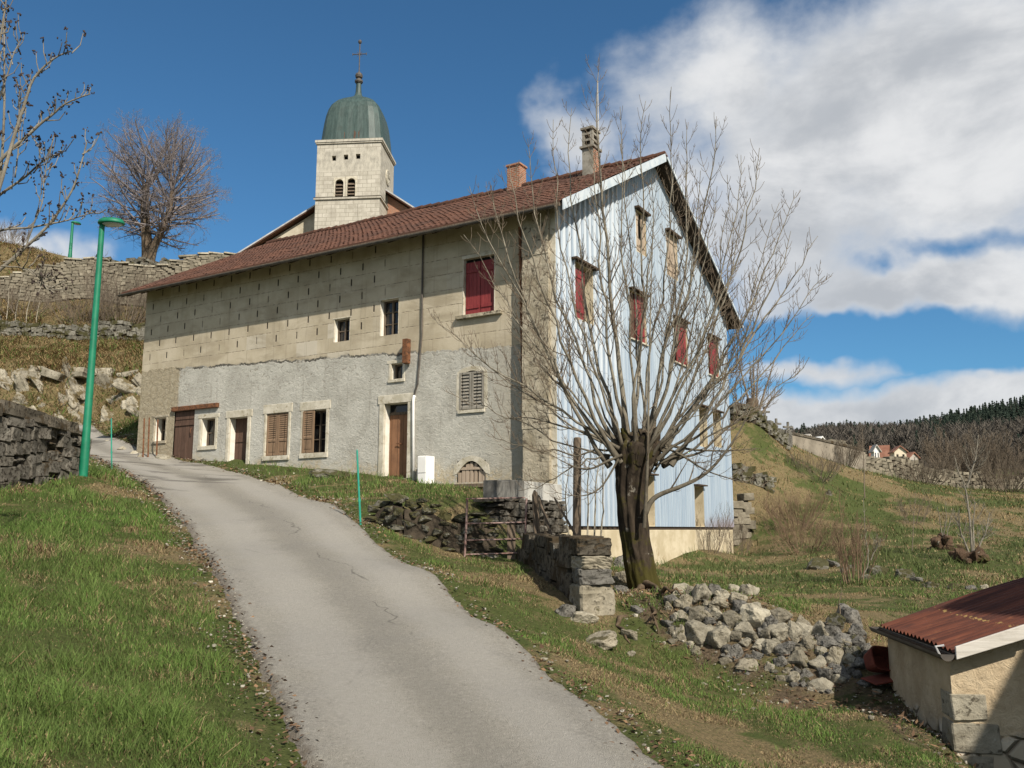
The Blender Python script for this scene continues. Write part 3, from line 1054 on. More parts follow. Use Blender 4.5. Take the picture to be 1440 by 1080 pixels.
# louvred window under a shallow arch
a, b, c, e = O['louvre']
p = MB().box(a, b, .10, .14, c, e).build('window', M_dark, house)
p['label'] = 'window under a shallow arch with weathered grey slatted shutters'
m_ = (a + b) / 2
shutter((a + .01, m_ - .008, c + .02, e - .04), .03, p, M_gshut, slats=10, rail=.06, th=.05)
shutter((m_ + .008, b - .01, c + .02, e - .04), .03, p, M_gshut, slats=10, rail=.06, th=.05)
s_ = MB()
arc = [(a + (b - a) * i / 12, e - .17 + .17 * math.sin(math.pi * i / 12)) for i in range(13)]
s_.prism(arc + [(b + .10, e - .17), (b + .07, e - .02), (b - .12, e + .09), (m_, e + .14), (a + .12, e + .09), (a - .07, e - .02), (a - .10, e - .17)], 'y', -.012, .05)
s_.box(a - .10, a, -.010, .05, c, e - .17)
s_.box(b, b + .10, -.010, .05, c, e - .17)
s_.box(a - .03, b + .03, -.045, .05, c - .09, c)
s_.build('stone_surround', M_trim, p)
# doors
a, b, c, e = O['barn']
d_ = MB().box(a + .02, b - .02, .03, .09, c - .15, e - .02).build('barn_door', M_barn, house)
d_['label'] = 'dark plank barn door'
s_ = MB()
s_.box(a + .02, b - .02, .0, .03, e - .52, e - .42)
s_.box(a + .04, b - .04, .012, .03, e - .3, e - .2)
s_.build('rail', M_barn, d_)
x1_, _ = LW(308, 575)
MB().box(a - .1, x1_, -.10, .06, e + .005, e + .16).build('lintel', M_rust, d_, bevel=.01)
MB().tube([(b - .12, .0, c + 1.0), (b - .12, -.04, c + 1.04), (b - .12, -.04, c + 1.2), (b - .12, 0, c + 1.24)], .012, 6).build('handle', M_rust, d_)
a, b, c, e = O['byre']
d_ = MB().box(a, b, .26, .32, c - .15, e).build('door', M_barn, house)
d_['label'] = 'brown plank byre door set deep in a pale stone frame'
surround(O['byre'], .15, .025, .24, 0, parent=d_, back=.3)
MB().box(a + .05, b - .05, .235, .26, c + .9, c + 1.02).build('rail', M_barn, d_)
MB().tube([(b - .14, .26, c + 1.02), (b - .14, .2, c + 1.06), (b - .14, .2, c + 1.16)], .014, 6).build('handle', M_rust, d_)
a, b, c, e = O['door']
zt = e - .32
d_ = MB()
d_.box(a, b, .25, .30, c - .12, zt)
d_.box(a + .08, a + .42 * (b - a), .235, .25, c + .1, zt - .12)
d_.box(a + .58 * (b - a), b - .08, .235, .25, c + .1, zt - .12)
d_ = d_.build('door', M_door, house, bevel=.006)
d_['label'] = 'warm brown wooden front door under a dark transom'
MB().box(a, b, .27, .28, zt + .08, e).build('transom', M_glass, d_)
MB().box(a, b, .23, .30, zt, zt + .08).build('rail', M_oldwood, d_)
surround(O['door'], .19, .03, .26, 0, parent=d_, back=.3)
MB().tube([(a + .5, .235, c + 1.05), (a + .5, .18, c + 1.05), (a + .34, .18, c + 1.06)], .014, 6).build('handle', M_rust, d_)
MB().box(a - .1, b + .12, -.42, .3, c - .3, c - .1).build('doorstep', M_trim, d_, bevel=.02)
# cellar vent
a, b, c, e = O['vent']
p = MB().box(a, b, .12, .16, c, e).build('vent', M_dark, house)
p['label'] = 'low arched cellar vent boarded with grey planks'
s_ = MB()
arc = [(a + (b - a) * i / 12, c + .25 + (e - c - .25) * math.sin(math.pi * i / 12)) for i in range(13)]
s_.prism(arc + [(b + .14, c + .2), (b + .10, e - .12), (b - .18, e + .08), (a + (b - a) * .5, e + .15), (a + .18, e + .08), (a - .10, e - .12), (a - .14, c + .2)], 'y', -.012, .05)
s_.build('stone_surround', M_trim, p)
s_ = MB()
for i in range(7):
    q = a + (b - a) * i / 7
    ht = c + .2 + (e - c - .25) * math.sin(math.pi * (i + .5) / 7)
    s_.box(q + .012 * rng.random(), q + (b - a) / 7 - .012 - .03 * rng.random(), .03 + .02 * rng.random(), .07, c - .05, ht + .03 * rng.random())
s_.box(a, b, .015, .03, c + .35, c + .42)
s_.build('plank', M_tan, p)
MB().box(a - .2, b + .1, -.3, .05, c - .16, c - .06).build('slab', M_oldwood, p)

# corner pier, downpipe, conduit, bracket
xp, _ = LW(742, 500)
s_ = MB()
zt = roof_z(-.34) - .14
z = -1.4
i = 0
while z < zt:
    hgt = min(rng.uniform(.36, .6), zt - z)
    s_.box(xp + rng.uniform(-.015, .015), .0, -.30 - rng.uniform(0, .02), .3, z, z + hgt - .002)
    z += hgt
pier = s_.build('corner_pier', M_pier, house, bevel=.008)
pb = MB()
xq, _ = LW(736, 500)
pts = [(xq + .02, -.20, roof_z(-.1) - .6), (xq + .02, -.14, 6.2), (xq + .06, -.15, 4.9), (xq + .10, -.15, 3.2), (xq + .17, -.15, 1.35)]
pb.tube(pts, .052, 10)
for zz in (7.6, 6.2, 4.6, 3.0):
    pb.box(xq - .05, xq + .16, -.21, 0, zz, zz + .04)
pb.build('downpipe', M_rust, house)
cb_ = MB()
x0, z0 = LW(596, 335)
x1, z1 = LW(594, 470)
x2, z2 = LW(588, 540)
x3, z3 = LW(582, 562)
cb_.tube([(x0, -.04, z0 + .2), (x0, -.04, z1 + .8), (x1, -.035, z1), (x2, -.035, z2), (x3, -.05, z3)], .028, 6)
cb_.box(x0 - .08, x0 + .08, -.10, 0, z0 + .1, z0 + .28)
cb_.build('cable', M_darkzinc, house)
cp_ = MB()
xa, za = LW(583, 562)
xb, zb_ = LW(583, 683)
cp_.tube([(xb, -.06, zb_ - .1), (xa, -.06, za), (xa + .03, -.05, za + .12)], .042, 10)
cp_.build('conduit', M_white, house, smooth=True)
xa, za = LW(575.5, 478)
xb, zb_ = LW(575.5, 512)
s_ = MB().box(xa - .09, xa + .09, -.22, -.04, zb_, za)
s_.box(xa - .05, xa + .05, -.04, 0, zb_ + .15, za - .15)
s_.tube([(xa - .04, -.1, zb_ + .28), (xa - .28, -.12, zb_ + .36), (xa - .42, -.05, zb_ + .3)], .012, 5)
s_.build('bracket', M_rust, house, bevel=.015)
for px in (285, 330, 449, 488, 596):
    pass

# ---- gable
GO = dict(A=grect(806, 366, 833, 446), B=grect(884, 406, 907, 474), C=grect(946, 446, 965, 507), D=grect(994, 471, 1009, 525), E=grect(893, 294, 907, 352), Fq=grect(936, 325, 951, 385),
          G=grect(982, 571, 993, 627), H=grect(1001.5, 578, 1012.5, 627), I=grect(907, 668, 919, 738.5), J=grect(975.5, 683, 988.5, 738.5))
for k in 'IJ':
    a, b, c, e = GO[k]
    GO[k] = (a, b, .10, e)
gw = MB()
strips(gw, 0, HW, -1.9, lambda u: roof_z(u) - .06, GO.values(), gp, extra=(TR,))
gw.build('gable_wall', M_cream, house)
cl_ = MB()
prof = {}
us = []
u = -.16
while u < HW + .04:
    if u < 4.1:
        st = [(0, .0), (.10, .0), (.13, .06), (.22, .06), (.25, 0)]
        per = .33
    else:
        st = [(0, .0), (.015, .018), (.14, .018), (.155, 0)]
        per = .17
    for o_, dd in st:
        us.append((u + o_, dd))
    u += per
ua = np.array([q[0] for q in us])
da = np.array([q[1] for q in us])
CB = .10
dfun = lambda u_: float(np.interp(u_, ua, da)) + .12
strips(cl_, -.16, HW + .03, CB, lambda u_: roof_z(u_) - .10, GO.values(), gp, extra=[q for q in ua] + [TR], dfun=dfun)
cl_.quad((.12, -.16, CB), (.0, -.16, CB), (0, -.16, roof_z(-.16) - .1), (.12, -.16, roof_z(-.16) - .1))
cl_.quad((.0, HW + .03, CB), (.12, HW + .03, CB), (.12, HW + .03, roof_z(HW + .03) - .1), (.0, HW + .03, roof_z(HW) - .1))
cl_.quad((0, -.16, CB), (.14, -.16, CB), (.14, HW + .03, CB), (0, HW + .03, CB))
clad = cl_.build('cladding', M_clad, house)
MB().box(-.02, .16, -.19, -.163, CB, roof_z(-.2) - .12).build('corner_board', M_trim, house)
MB().box(.0, .09, -.14, HW, -1.95, .0).build('plinth', M_cream, house, bevel=.02)
MB().box(.0, .10, -.14, HW, .015, .085).build('shade_strip', M_soffit, house)  # dark strip painted in for the shade under the cladding


def gopen(key, label=None):
    a, b, c, e = GO[key]
    p = MB().box(-.42, -.40, a - .01, b + .01, c - .01, e + .01).build('window', M_dark, house)
    if label:
        p['label'] = label
    rv = MB()
    t = .03
    rv.box(-.40, .135, a, a + t, c, e)
    rv.box(-.40, .135, b - t, b, c, e)
    rv.box(-.40, .137, a + t, b - t, e - t, e)
    rv.box(-.40, .139, a + t, b - t, c, c + t)
    rv.build('frame', M_cream, p)
    return p, (a + t, b - t, c + t, e - t)


def gleaf(p, a, b, c, e, m, x=.09, k=4, name='shutter'):
    s_ = MB()
    for i in range(k):
        s_.box(x - .03, x, a + (b - a) * i / k, a + (b - a) * (i + 1) / k - .006, c, e)
    s_.box(x, x + .02, a + .03, b - .03, c + .2, c + .28)
    s_.box(x, x + .02, a + .03, b - .03, e - .28, e - .2)
    return s_.build(name, m, p, bevel=.004)


def ledge(p, key, over=.12, th=.06, m=None):
    a, b, c, e = GO[key]
    MB().box(.10, .30, a - over, b + over, e + .01, e + .01 + th).build('lintel', m or M_soffit, p)


p, (a, b, c, e) = gopen('A', 'gable window with its red shutter half missing')
gleaf(p, a, a + (b - a) * .62, c, e - .12, M_red)
ledge(p, 'A')
for k in ('B', 'C', 'D'):
    p, (a, b, c, e) = gopen(k)
    gleaf(p, a + (b - a) * (.40 if k == 'B' else .28), b, c, e, M_red)
    if k == 'B':
        MB().box(.02, .05, a + .1, a + .4 * (b - a), c, e).build('shutter', M_barn, p)
    ledge(p, k, .04, .04)
    MB().box(.1, .2, GO[k][0] - .05, GO[k][1] + .05, GO[k][2] - .05, GO[k][2] - .005).build('sill', M_trim, p)
for k in ('E', 'Fq'):
    p, (a, b, c, e) = gopen(k, 'attic opening closed with tan boards')
    if k == 'E':
        gleaf(p, a, a + .3 * (b - a), c, e, M_tan, .1, 1, 'board')
        gleaf(p, a + .62 * (b - a), b, c, e, M_tan, .1, 1, 'board')
        gleaf(p, a + .3 * (b - a), a + .62 * (b - a), c, c + .35 * (e - c), M_tan, .1, 1, 'board')
    else:
        gleaf(p, a, b, c, e, M_tan, .1, 4, 'board')
    ledge(p, k, .1, .07)
for k in ('G', 'H', 'I', 'J'):
    p, (a, b, c, e) = gopen(k)
    f_ = MB()
    f_.box(-.36, -.32, a, b, (c + e) / 2 - .03, (c + e) / 2 + .03)
    f_.box(-.36, -.32, (a + b) / 2 - .03, (a + b) / 2 + .03, c, e)
    f_.build('mullion', M_trim, p)
    ledge(p, k, .03, .05)

# ---- roof
XR0, XR1 = -(HL + OG2), OG
XE0 = LW(171.5, 413, -EV)[0]
xend = lambda y: XE0 + (XR0 - XE0) * min(1, max(0, (y + EV) / (TR + EV)))
rf = MB()
NCO = 32
period = .21
xs_ = np.arange(XR0, XR1 + .001, period / 6)
ph = (xs_ - XR0) / period * 2 * math.pi
wave = .018 * np.cos(ph)
sag = lambda x, y: .03 * math.sin(x * .9 + 1) * math.sin(y * .5) + .018 * math.sin(x * 2.3)
rows = []
for i in range(NCO):
    y0, y1 = -EV + (TR + EV) * i / NCO, -EV + (TR + EV) * (i + 1) / NCO
    jit = nrg.normal(0, .006, len(xs_) // 6 + 2)
    for y, lift in ((y0 - .02, .022), (y1, .006)):
        zz = roof_z(y) + .02
        kx = (XR1 - xend(y)) / (XR1 - XR0)
        rows.append([(XR1 + (x - XR1) * kx, y, zz + lift + wave[j] + sag(x, y) + jit[j // 6]) for j, x in enumerate(xs_)])
nx = len(xs_)
vs = [q for r_ in rows for q in r_]
fs = []
for i in range(0, len(rows), 2):
    for j in range(nx - 1):
        a0 = i * nx + j
        fs.append((a0, a0 + 1, a0 + nx + 1, a0 + nx))
        if i + 2 < len(rows):
            fs.append((a0 + nx, a0 + nx + 1, a0 + 2 * nx + 1, a0 + 2 * nx))
rf.add(vs, fs)
yr = HW + EVR
zR = roof_z(yr)
# the eave end of the first course and the far slope
rf.add([(x, -EV - .03, roof_z(-EV - .03)) for x in (XE0, XR1)] + [(XE0, -EV - .03, roof_z(-EV) + .06), (XR1, -EV - .03, roof_z(-EV) + .06)], [(0, 1, 3, 2)])
rf.quad((XR0, TR, ZR + .05), (XR1, TR, ZR + .05), (XR1, yr, zR + .06), (XR0, yr, zR + .06))
rf.quad((XR1, yr, zR + .06), (XR0, yr, zR + .06), (XR0, yr, zR), (XR1, yr, zR))
roof = rf.build('roof', M_tile, house)
rd = MB()
x = XR0
while x < XR1:
    l_ = min(.42, XR1 - x)
    rd.tube([(x, TR, ZR + .03 + sag(x, TR)), (x + l_ + .02, TR, ZR + .05 + sag(x, TR))], [.105, .12], 10)
    x += l_
rd.build('ridge_tile', M_tile, roof)
# underside boards and rafter tails
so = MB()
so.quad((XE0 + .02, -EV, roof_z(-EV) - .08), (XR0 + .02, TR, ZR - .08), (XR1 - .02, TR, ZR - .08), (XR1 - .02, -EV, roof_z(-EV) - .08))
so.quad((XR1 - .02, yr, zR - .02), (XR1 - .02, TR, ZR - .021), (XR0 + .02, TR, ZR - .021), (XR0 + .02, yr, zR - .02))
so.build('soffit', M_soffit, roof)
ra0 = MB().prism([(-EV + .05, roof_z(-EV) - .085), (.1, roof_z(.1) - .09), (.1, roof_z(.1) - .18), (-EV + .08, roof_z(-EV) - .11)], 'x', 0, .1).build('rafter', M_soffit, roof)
ra1 = MB().prism([(yr - .03, zR - .03), (HW, roof_z(HW) - .03), (HW, roof_z(HW) - .16), (yr - .03, zR - .13)], 'x', 0, .1).build('rafter', M_soffit, roof)
x = XE0 + .2
k = 0
while x < XR1 - .2:
    for r0 in (ra0, ra1):
        r_ = r0
        if k:
            r_ = r0.copy()
            COL.objects.link(r_)
            r_.parent = roof
        r_.location = (x, 0, 0)
    x += .82
    k += 1
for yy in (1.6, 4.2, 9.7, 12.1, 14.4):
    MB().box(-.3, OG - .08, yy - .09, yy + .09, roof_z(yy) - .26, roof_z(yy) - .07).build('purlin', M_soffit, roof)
fa = MB()
fa.prism([(-EV - .045, roof_z(-EV) - .10), (-EV, roof_z(-EV) - .10), (-EV, roof_z(-EV) - .0), (-EV - .045, roof_z(-EV) - .0)], 'x', XE0, XR1)
fa.build('fascia', M_oldwood, roof)


def barge(y0, y1, hh, x=OG, th=.03, lift=.07):
    return MB().add([(x, y0, roof_z(y0) + lift), (x, y1, roof_z(y1) + lift), (x, y1, roof_z(y1) + lift - hh), (x, y0, roof_z(y0) + lift - hh),
                     (x + th, y0, roof_z(y0) + lift), (x + th, y1, roof_z(y1) + lift), (x + th, y1, roof_z(y1) + lift - hh), (x + th, y0, roof_z(y0) + lift - hh)],
                    [(0, 1, 2, 3), (7, 6, 5, 4), (0, 4, 5, 1), (1, 5, 6, 2), (2, 6, 7, 3), (3, 7, 4, 0)])


bb = barge(-EV + .12, TR - .02, .30)
bb.build('barge_board', M_barge, roof)
barge(TR + .02, yr, .12).build('barge_board', M_barge, roof)
lb2 = barge(-EV, TR, .2, x=0)
lb2.v = [(xend(y) - .03 + x, y, z) for x, y, z in lb2.v]
lb2.build('barge_board', M_oldwood, roof)
gu = MB()
gpt = [(XE0 - .03, -EV - .10, roof_z(-EV) - .06), (XR1 - .1, -EV - .10, roof_z(-EV) - .09)]
kk = 8
vs = []
for q in gpt:
    for i in range(kk + 1):
        an = math.pi + math.pi * i / kk
        vs.append((q[0], q[1] + .065 * math.cos(an), q[2] + .065 * math.sin(an)))
gu.add(vs, [(i, i + 1, kk + 2 + i, kk + 1 + i) for i in range(kk)] + [tuple(range(kk + 1)), tuple(range(2 * kk + 1, kk, -1))])
gu.build('gutter', M_darkzinc, roof)
# chimneys
a, b = LW(713, 265, TR - .25)[0], LW(730.5, 265, TR - .25)[0]
zt = LW(724, 236, TR)[1]
c1 = MB().box(a, b, TR - .25, TR + .25, ZR - .5, zt - .02).box(a - .04, b + .04, TR - .29, TR + .29, zt - .02, zt + .06)
ch = c1.build('chimney', M_brick, roof)
ch['label'] = 'plain brick chimney on the ridge'
MB().box(a + .08, b - .08, TR - .18, TR + .18, zt + .06, zt + .09).build('flue', M_dark, ch)
a, b = LW(819, 250, 5.72)[0], LW(834, 250, 5.72)[0]
zt = LW(830, 212, 6.0)[1]
z2 = LW(830, 183, 6.0)[1]
M_chim = mottled('chimney_render', (.17, .155, .125), (.28, .26, .22), 3, .4, .02, c3=(.09, .08, .065))
c2 = MB().box(a, b, 5.72, 6.28, 11.4, zt)
ch = c2.build('chimney', M_chim, roof)
ch['label'] = 'tall grey rendered chimney with a slotted cap'
MB().box(b - .02, b + .02, 5.76, 6.24, 11.6, zt - .03).build('brick_face', M_brick, ch)
s_ = MB()
s_.box(a - .07, b + .07, 5.65, 6.35, zt, zt + .08)
hh = (z2 - zt - .09)
for q in (a, b - .10):
    for r_ in (5.73, 6.17):
        s_.box(q, q + .10, r_, r_ + .10, zt + .08, z2 - .08)
for i in (1, 2):
    s_.box(a - .005, b + .005, 5.725, 6.275, zt + .09 + hh * i / 3 - .05, zt + .09 + hh * i / 3 + .03)
s_.box(a - .04, b + .04, 5.68, 6.32, z2 - .08, z2)
s_.build('cap', M_chim, ch)
MB().box(a + .08, b - .08, 5.8, 6.2, zt + .09, z2 - .1).build('flue', M_dark, ch)
xa, za = LW(842.5, 246, 6.9)
_, zt = LW(841, 114, 6.9)
an_ = MB().tube([(xa, 6.9, za - .6), (xa, 6.9, zt)], .022, 8)
an_.tube([(xa, 6.9, za + (zt - za) * .46), (xa + .35, 6.75, za + (zt - za) * .46 + .02)], .015, 5)
for i in range(5):
    an_.tube([(xa + .12 + i * .06, 6.85 - .25 + .02 * i, za + (zt - za) * .46), (xa + .12 + i * .06, 6.85 + .25 - .02 * i, za + (zt - za) * .46 + .01)], .008, 4)
an_.build('antenna', M_zinc, roof)
# ==== SECTION surroundings
# ------------------------------------------------------------------ stones
def hit(px, py, y0=3.0, y1=140.0):
    """where one sight line meets the ground"""
    r = ray(px, py)
    Y = np.concatenate([np.arange(y0, 30, .08), np.arange(30, y1, .4)])
    g = ground_np(r.x / r.y * Y, Y)
    h = r.z / r.y * Y - g
    k = np.where(h < 0)[0]
    if len(k) == 0:
        return Vector((r.x / r.y * y1, y1, g[-1]))
    i = max(k[0], 1)
    t = h[i - 1] / (h[i - 1] - h[i] + 1e-9)
    yy = Y[i - 1] + t * (Y[i] - Y[i - 1])
    return Vector((r.x / r.y * yy, yy, gz(r.x / r.y * yy, yy)))


def rock_data(seed, blocky=.6, npt=18, bev=.07, sub=1, nz=.035):
    rr = random.Random(seed)
    bm = bmesh.new()
    for i in range(npt):
        v = Vector((rr.gauss(0, 1), rr.gauss(0, 1), rr.gauss(0, 1))).normalized()
        m_ = max(abs(v.x), abs(v.y), abs(v.z))
        v = v * (.5 * ((1 - blocky) + blocky / m_)) * rr.uniform(.82, 1.0)
        bm.verts.new(v)
    if blocky > .75:
        for sx in (-1, 1):
            for sy in (-1, 1):
                for sz in (-1, 1):
                    bm.verts.new((sx * rr.uniform(.40, .5), sy * rr.uniform(.40, .5), sz * rr.uniform(.40, .5)))
    r = bmesh.ops.convex_hull(bm, input=bm.verts)
    bmesh.ops.delete(bm, geom=list({e for e in r['geom_interior'] + r['geom_unused'] if isinstance(e, bmesh.types.BMVert)}), context='VERTS')
    bmesh.ops.dissolve_limit(bm, angle_limit=R(14), verts=bm.verts, edges=bm.edges)
    if bev:
        bmesh.ops.bevel(bm, geom=list(bm.edges), offset=bev, segments=1, profile=.6, affect='EDGES', clamp_overlap=True)
    bmesh.ops.triangulate(bm, faces=bm.faces)
    for _ in range(sub):
        bmesh.ops.subdivide_edges(bm, edges=bm.edges, cuts=1, use_grid_fill=True)
    for v in bm.verts:
        q = v.co * 3.1 + Vector((seed * 3.7, 1.3, 2.2))
        v.co += v.co.normalized() * (mnoise.noise(q) * nz + mnoise.noise(q * 3) * nz * .5)
    bm.verts.index_update()
    V_ = np.array([v.co[:] for v in bm.verts])
    F_ = [tuple(v.index for v in f.verts) for f in bm.faces]
    bm.free()
    return V_, F_


ROCK_HI = [rock_data(i, .38 + .36 * (i % 4) / 3, 14 + i % 7, .085, 2, .085) for i in range(16)]
ROCK_LO = [rock_data(100 + i, .78, 12, .06, 1, .05) for i in range(12)]
ROCK_MIN = [rock_data(200 + i, .8, 8, .05, 0, .03) for i in range(8)]
ROCK_SQ = [rock_data(400 + i, .97, 8, .02, 2, .012) for i in range(8)]
PEB = [rock_data(300 + i, .4, 9, 0, 0, 0) for i in range(6)]


def stone_mat(name, c1, c2, dark, pale, dk=.60, moss=None, mlo=.55, islev=.5, bump=.8):
    def fn(n):
        v = co(n)
        f = n.noise(v, 2.6, 8, .65)
        g = n.noise(v, 11, 8, .7, .3)
        h = n.noise(v, 5, 7, .7, .8)
        c = n.mix(n.ss(f, .3, .7), c1, c2)
        k = n.math('MULTIPLY_ADD', isl(n), islev, 1 - islev / 2)
        c = n.mix(1.0, c, n.node('ShaderNodeCombineColor', {0: k, 1: k, 2: k}).outputs[0], 'MULTIPLY')
        c = n.mix(n.math('MULTIPLY', n.ss(g, dk, dk + .08), .85), c, dark)
        c = n.mix(n.math('MULTIPLY', n.ss(h, .62, .70), .7), c, pale)
        if moss:
            up = n.sep(n.node('ShaderNodeNewGeometry').outputs['Normal'])[2]
            mm = n.ss(n.math('ADD', n.noise(v, 1.9, 7, .65), n.math('MULTIPLY', up, .12)), mlo, mlo + .08)
            c = n.mix(n.math('MULTIPLY', mm, .9), c, moss)
        return c, n.bump(n.math('ADD', g, f), bump, .035)
    return mat(name, fn, rough=.95, spec=.12)


M_stone = stone_mat('limestone', (.155, .138, .10), (.285, .255, .195), (.04, .034, .024), (.40, .37, .295), dk=.55, moss=(.06, .052, .022), mlo=.62)
M_palestone = stone_mat('pale_limestone', (.21, .188, .14), (.365, .335, .262), (.06, .05, .035), (.46, .43, .355), dk=.565)
M_greystone = stone_mat('grey_lichen_stone', (.10, .095, .083), (.19, .18, .158), (.024, .021, .017), (.33, .32, .285), dk=.51, islev=.35)
M_moss = stone_mat('mossy_stone', (.10, .095, .075), (.20, .19, .16), (.025, .022, .016), (.34, .33, .29), dk=.52, moss=(.045, .042, .014), mlo=.50)
M_coping = stone_mat('dark_coping', (.07, .06, .045), (.13, .115, .09), (.02, .017, .013), (.30, .29, .26), dk=.5, moss=(.05, .036, .02), mlo=.5)
M_outcrop = stone_mat('outcrop_rock', (.19, .172, .13), (.34, .31, .245), (.05, .043, .03), (.42, .39, .325), dk=.55, moss=(.095, .072, .03), mlo=.57)
M_leftwall = stone_mat('weathered_wall_stone', (.075, .068, .055), (.165, .152, .128), (.022, .018, .013), (.30, .285, .24), dk=.50, moss=(.05, .036, .02), mlo=.60, islev=.6)
M_farstone = stone_mat('dry_wall_stone', (.14, .122, .09), (.235, .21, .16), (.05, .041, .028), (.30, .275, .22), islev=.45)
M_soil = mottled('dark_soil', (.03, .024, .017), (.07, .055, .038), 4, .6, .05)


def put_rock(mb, V_, F_, M4):
    vs = (np.c_[V_, np.ones(len(V_))] @ np.array(M4).T)[:, :3]
    mb.add([tuple(q) for q in vs], F_)


def stone_wall(path, height, th, ln, hg, bank, mb=None, base=None, sink=.12, jit=.06, core=None, rr=rng):
    """courses of stones along a path of (x, y) points; height(t) in metres"""
    mb = mb or MB()
    P_ = [Vector((p[0], p[1], 0)) for p in path]
    d_ = [0.0]
    for a_, b_ in zip(P_, P_[1:]):
        d_.append(d_[-1] + (b_ - a_).length)
    T = d_[-1]
    xs, ys = [p.x for p in P_], [p.y for p in P_]
    pt = lambda t: Vector((np.interp(t, d_, xs), np.interp(t, d_, ys), 0))
    N_ = 60
    tg = np.linspace(0, T, N_)
    bz = ground_np([pt(t).x for t in tg], [pt(t).y for t in tg]) if base is None else np.array([base(t / T) for t in tg])
    zb = lambda t: float(np.interp(t, tg, bz))
    z = -sink
    hmax = max(height(t / T) for t in tg)
    row = 0
    while z < hmax:
        h_ = hg * rr.uniform(.75, 1.3)
        t = -ln * rr.random() * .6
        while t < T:
            l_ = ln * rr.uniform(.55, 1.5)
            tm = min(max(t + l_ / 2, 0), T)
            top = height(tm / T)
            if z < top - h_ * .35:
                hh = min(h_, top - z + .03)
                p = pt(tm)
                dr = pt(min(tm + .2, T)) - pt(max(tm - .2, 0))
                an = math.atan2(dr.y, dr.x) + rr.gauss(0, jit)
                V_, F_ = rr.choice(bank)
                sx = l_ * 1.08
                M4 = Matrix.Translation((p.x, p.y, zb(tm) + z + hh / 2)) @ Matrix.Rotation(an, 4, 'Z') @ Matrix.Rotation(rr.gauss(0, jit), 4, 'Y') @ Matrix.Diagonal((sx * rr.choice((-1, 1)), th * rr.uniform(.88, 1.08), hh * 1.12, 1))
                if M4.determinant() < 0:
                    M4 = M4 @ Matrix.Diagonal((-1, 1, 1, 1))
                put_rock(mb, V_, F_, M4)
            t += l_
        z += h_
        row += 1
    # rubble core
    if core is not None:
        q = MB()
        k = 24
        for i in range(k):
            t0, t1 = T * i / k, T * (i + 1) / k
            a_, b_ = pt(t0), pt(t1)
            nn = Vector((-(b_ - a_).y, (b_ - a_).x, 0)).normalized() * th * .24
            h0, h1 = height(i / k) - .2, height((i + 1) / k) - .2
            if min(h0, h1) < .05:
                continue
            lo0, lo1 = Vector((0, 0, zb(t0) - .2)), Vector((0, 0, zb(t1) - .2))
            hi0, hi1 = Vector((0, 0, zb(t0) + h0)), Vector((0, 0, zb(t1) + h1))
            q.add([a_ - nn + lo0, b_ - nn + lo1, b_ + nn + lo1, a_ + nn + lo0, a_ - nn + hi0, b_ - nn + hi1, b_ + nn + hi1, a_ + nn + hi0],
                  [(3, 2, 1, 0), (4, 5, 6, 7), (0, 1, 5, 4), (1, 2, 6, 5), (2, 3, 7, 6), (3, 0, 4, 7)])
        core.append(q)
    return mb


def wall_thing(name, label, path, height, th, ln, hg, m, bank, group=None, coping=None, cop_h=.14, cop_l=.8, base=None, **kw):
    o = Vector((path[0][0], path[0][1], gz(*path[0][:2])))
    t = thing(name, label, 'wall', o, 0, group)
    off = tuple(o)
    core = []
    stone_wall(path, height, th, ln, hg, bank, base=base, core=core, **kw).build('stonework', m, t, off=off)
    if core and core[0].v:
        core[0].build('rubble_core', M_soil, t, off=off)
    if coping:
        P_ = [Vector((p[0], p[1], 0)) for p in path]
        L0 = sum((b_ - a_).length for a_, b_ in zip(P_, P_[1:]))
        bfun = base or None
        kk = 40
        rs = resample([(p[0], p[1], 0) for p in path], kk)
        gb = ground_np(rs[:, 0], rs[:, 1]) if bfun is None else np.array([bfun(i / (kk - 1)) for i in range(kk)])
        basef = lambda u: float(np.interp(u, np.linspace(0, 1, kk), gb)) + height(u) - .02
        stone_wall(path, lambda u: cop_h, th * 1.15, cop_l, cop_h, bank, base=basef, sink=0).build('coping', coping, t, off=off)
    return t


def xy(px, py, Y):
    p = at(px, py, Y)
    return (p.x, p.y)


# wall by the lamp
wall_thing('stone_wall', 'grey block wall with dark mossy coping beside the tall green lamp post',
           [xy(109, 665, 22.4), xy(60, 673, 20.8), xy(0, 684, 19.0), xy(-150, 715, 16.0)],
           lambda u: .80 + .72 * min(1, u / .55) ** .9, .6, .42, .27, M_leftwall, ROCK_LO + ROCK_HI[:4], coping=M_coping, cop_h=.26, cop_l=.8, jit=.09)
# mossy dry wall holding the terrace
wall_thing('dry_stone_wall', 'dark mossy dry stone wall holding up the grass terrace before the house',
           [xy(528, 742, 18.2), xy(565, 760, 17.8), xy(620, 772, 17.9), xy(695, 782, 18.2)],
           lambda u: .22 + .52 * min(1, u / .22) + .06 * math.sin(u * 17), .55, .30, .15, M_moss, ROCK_HI, jit=.2)
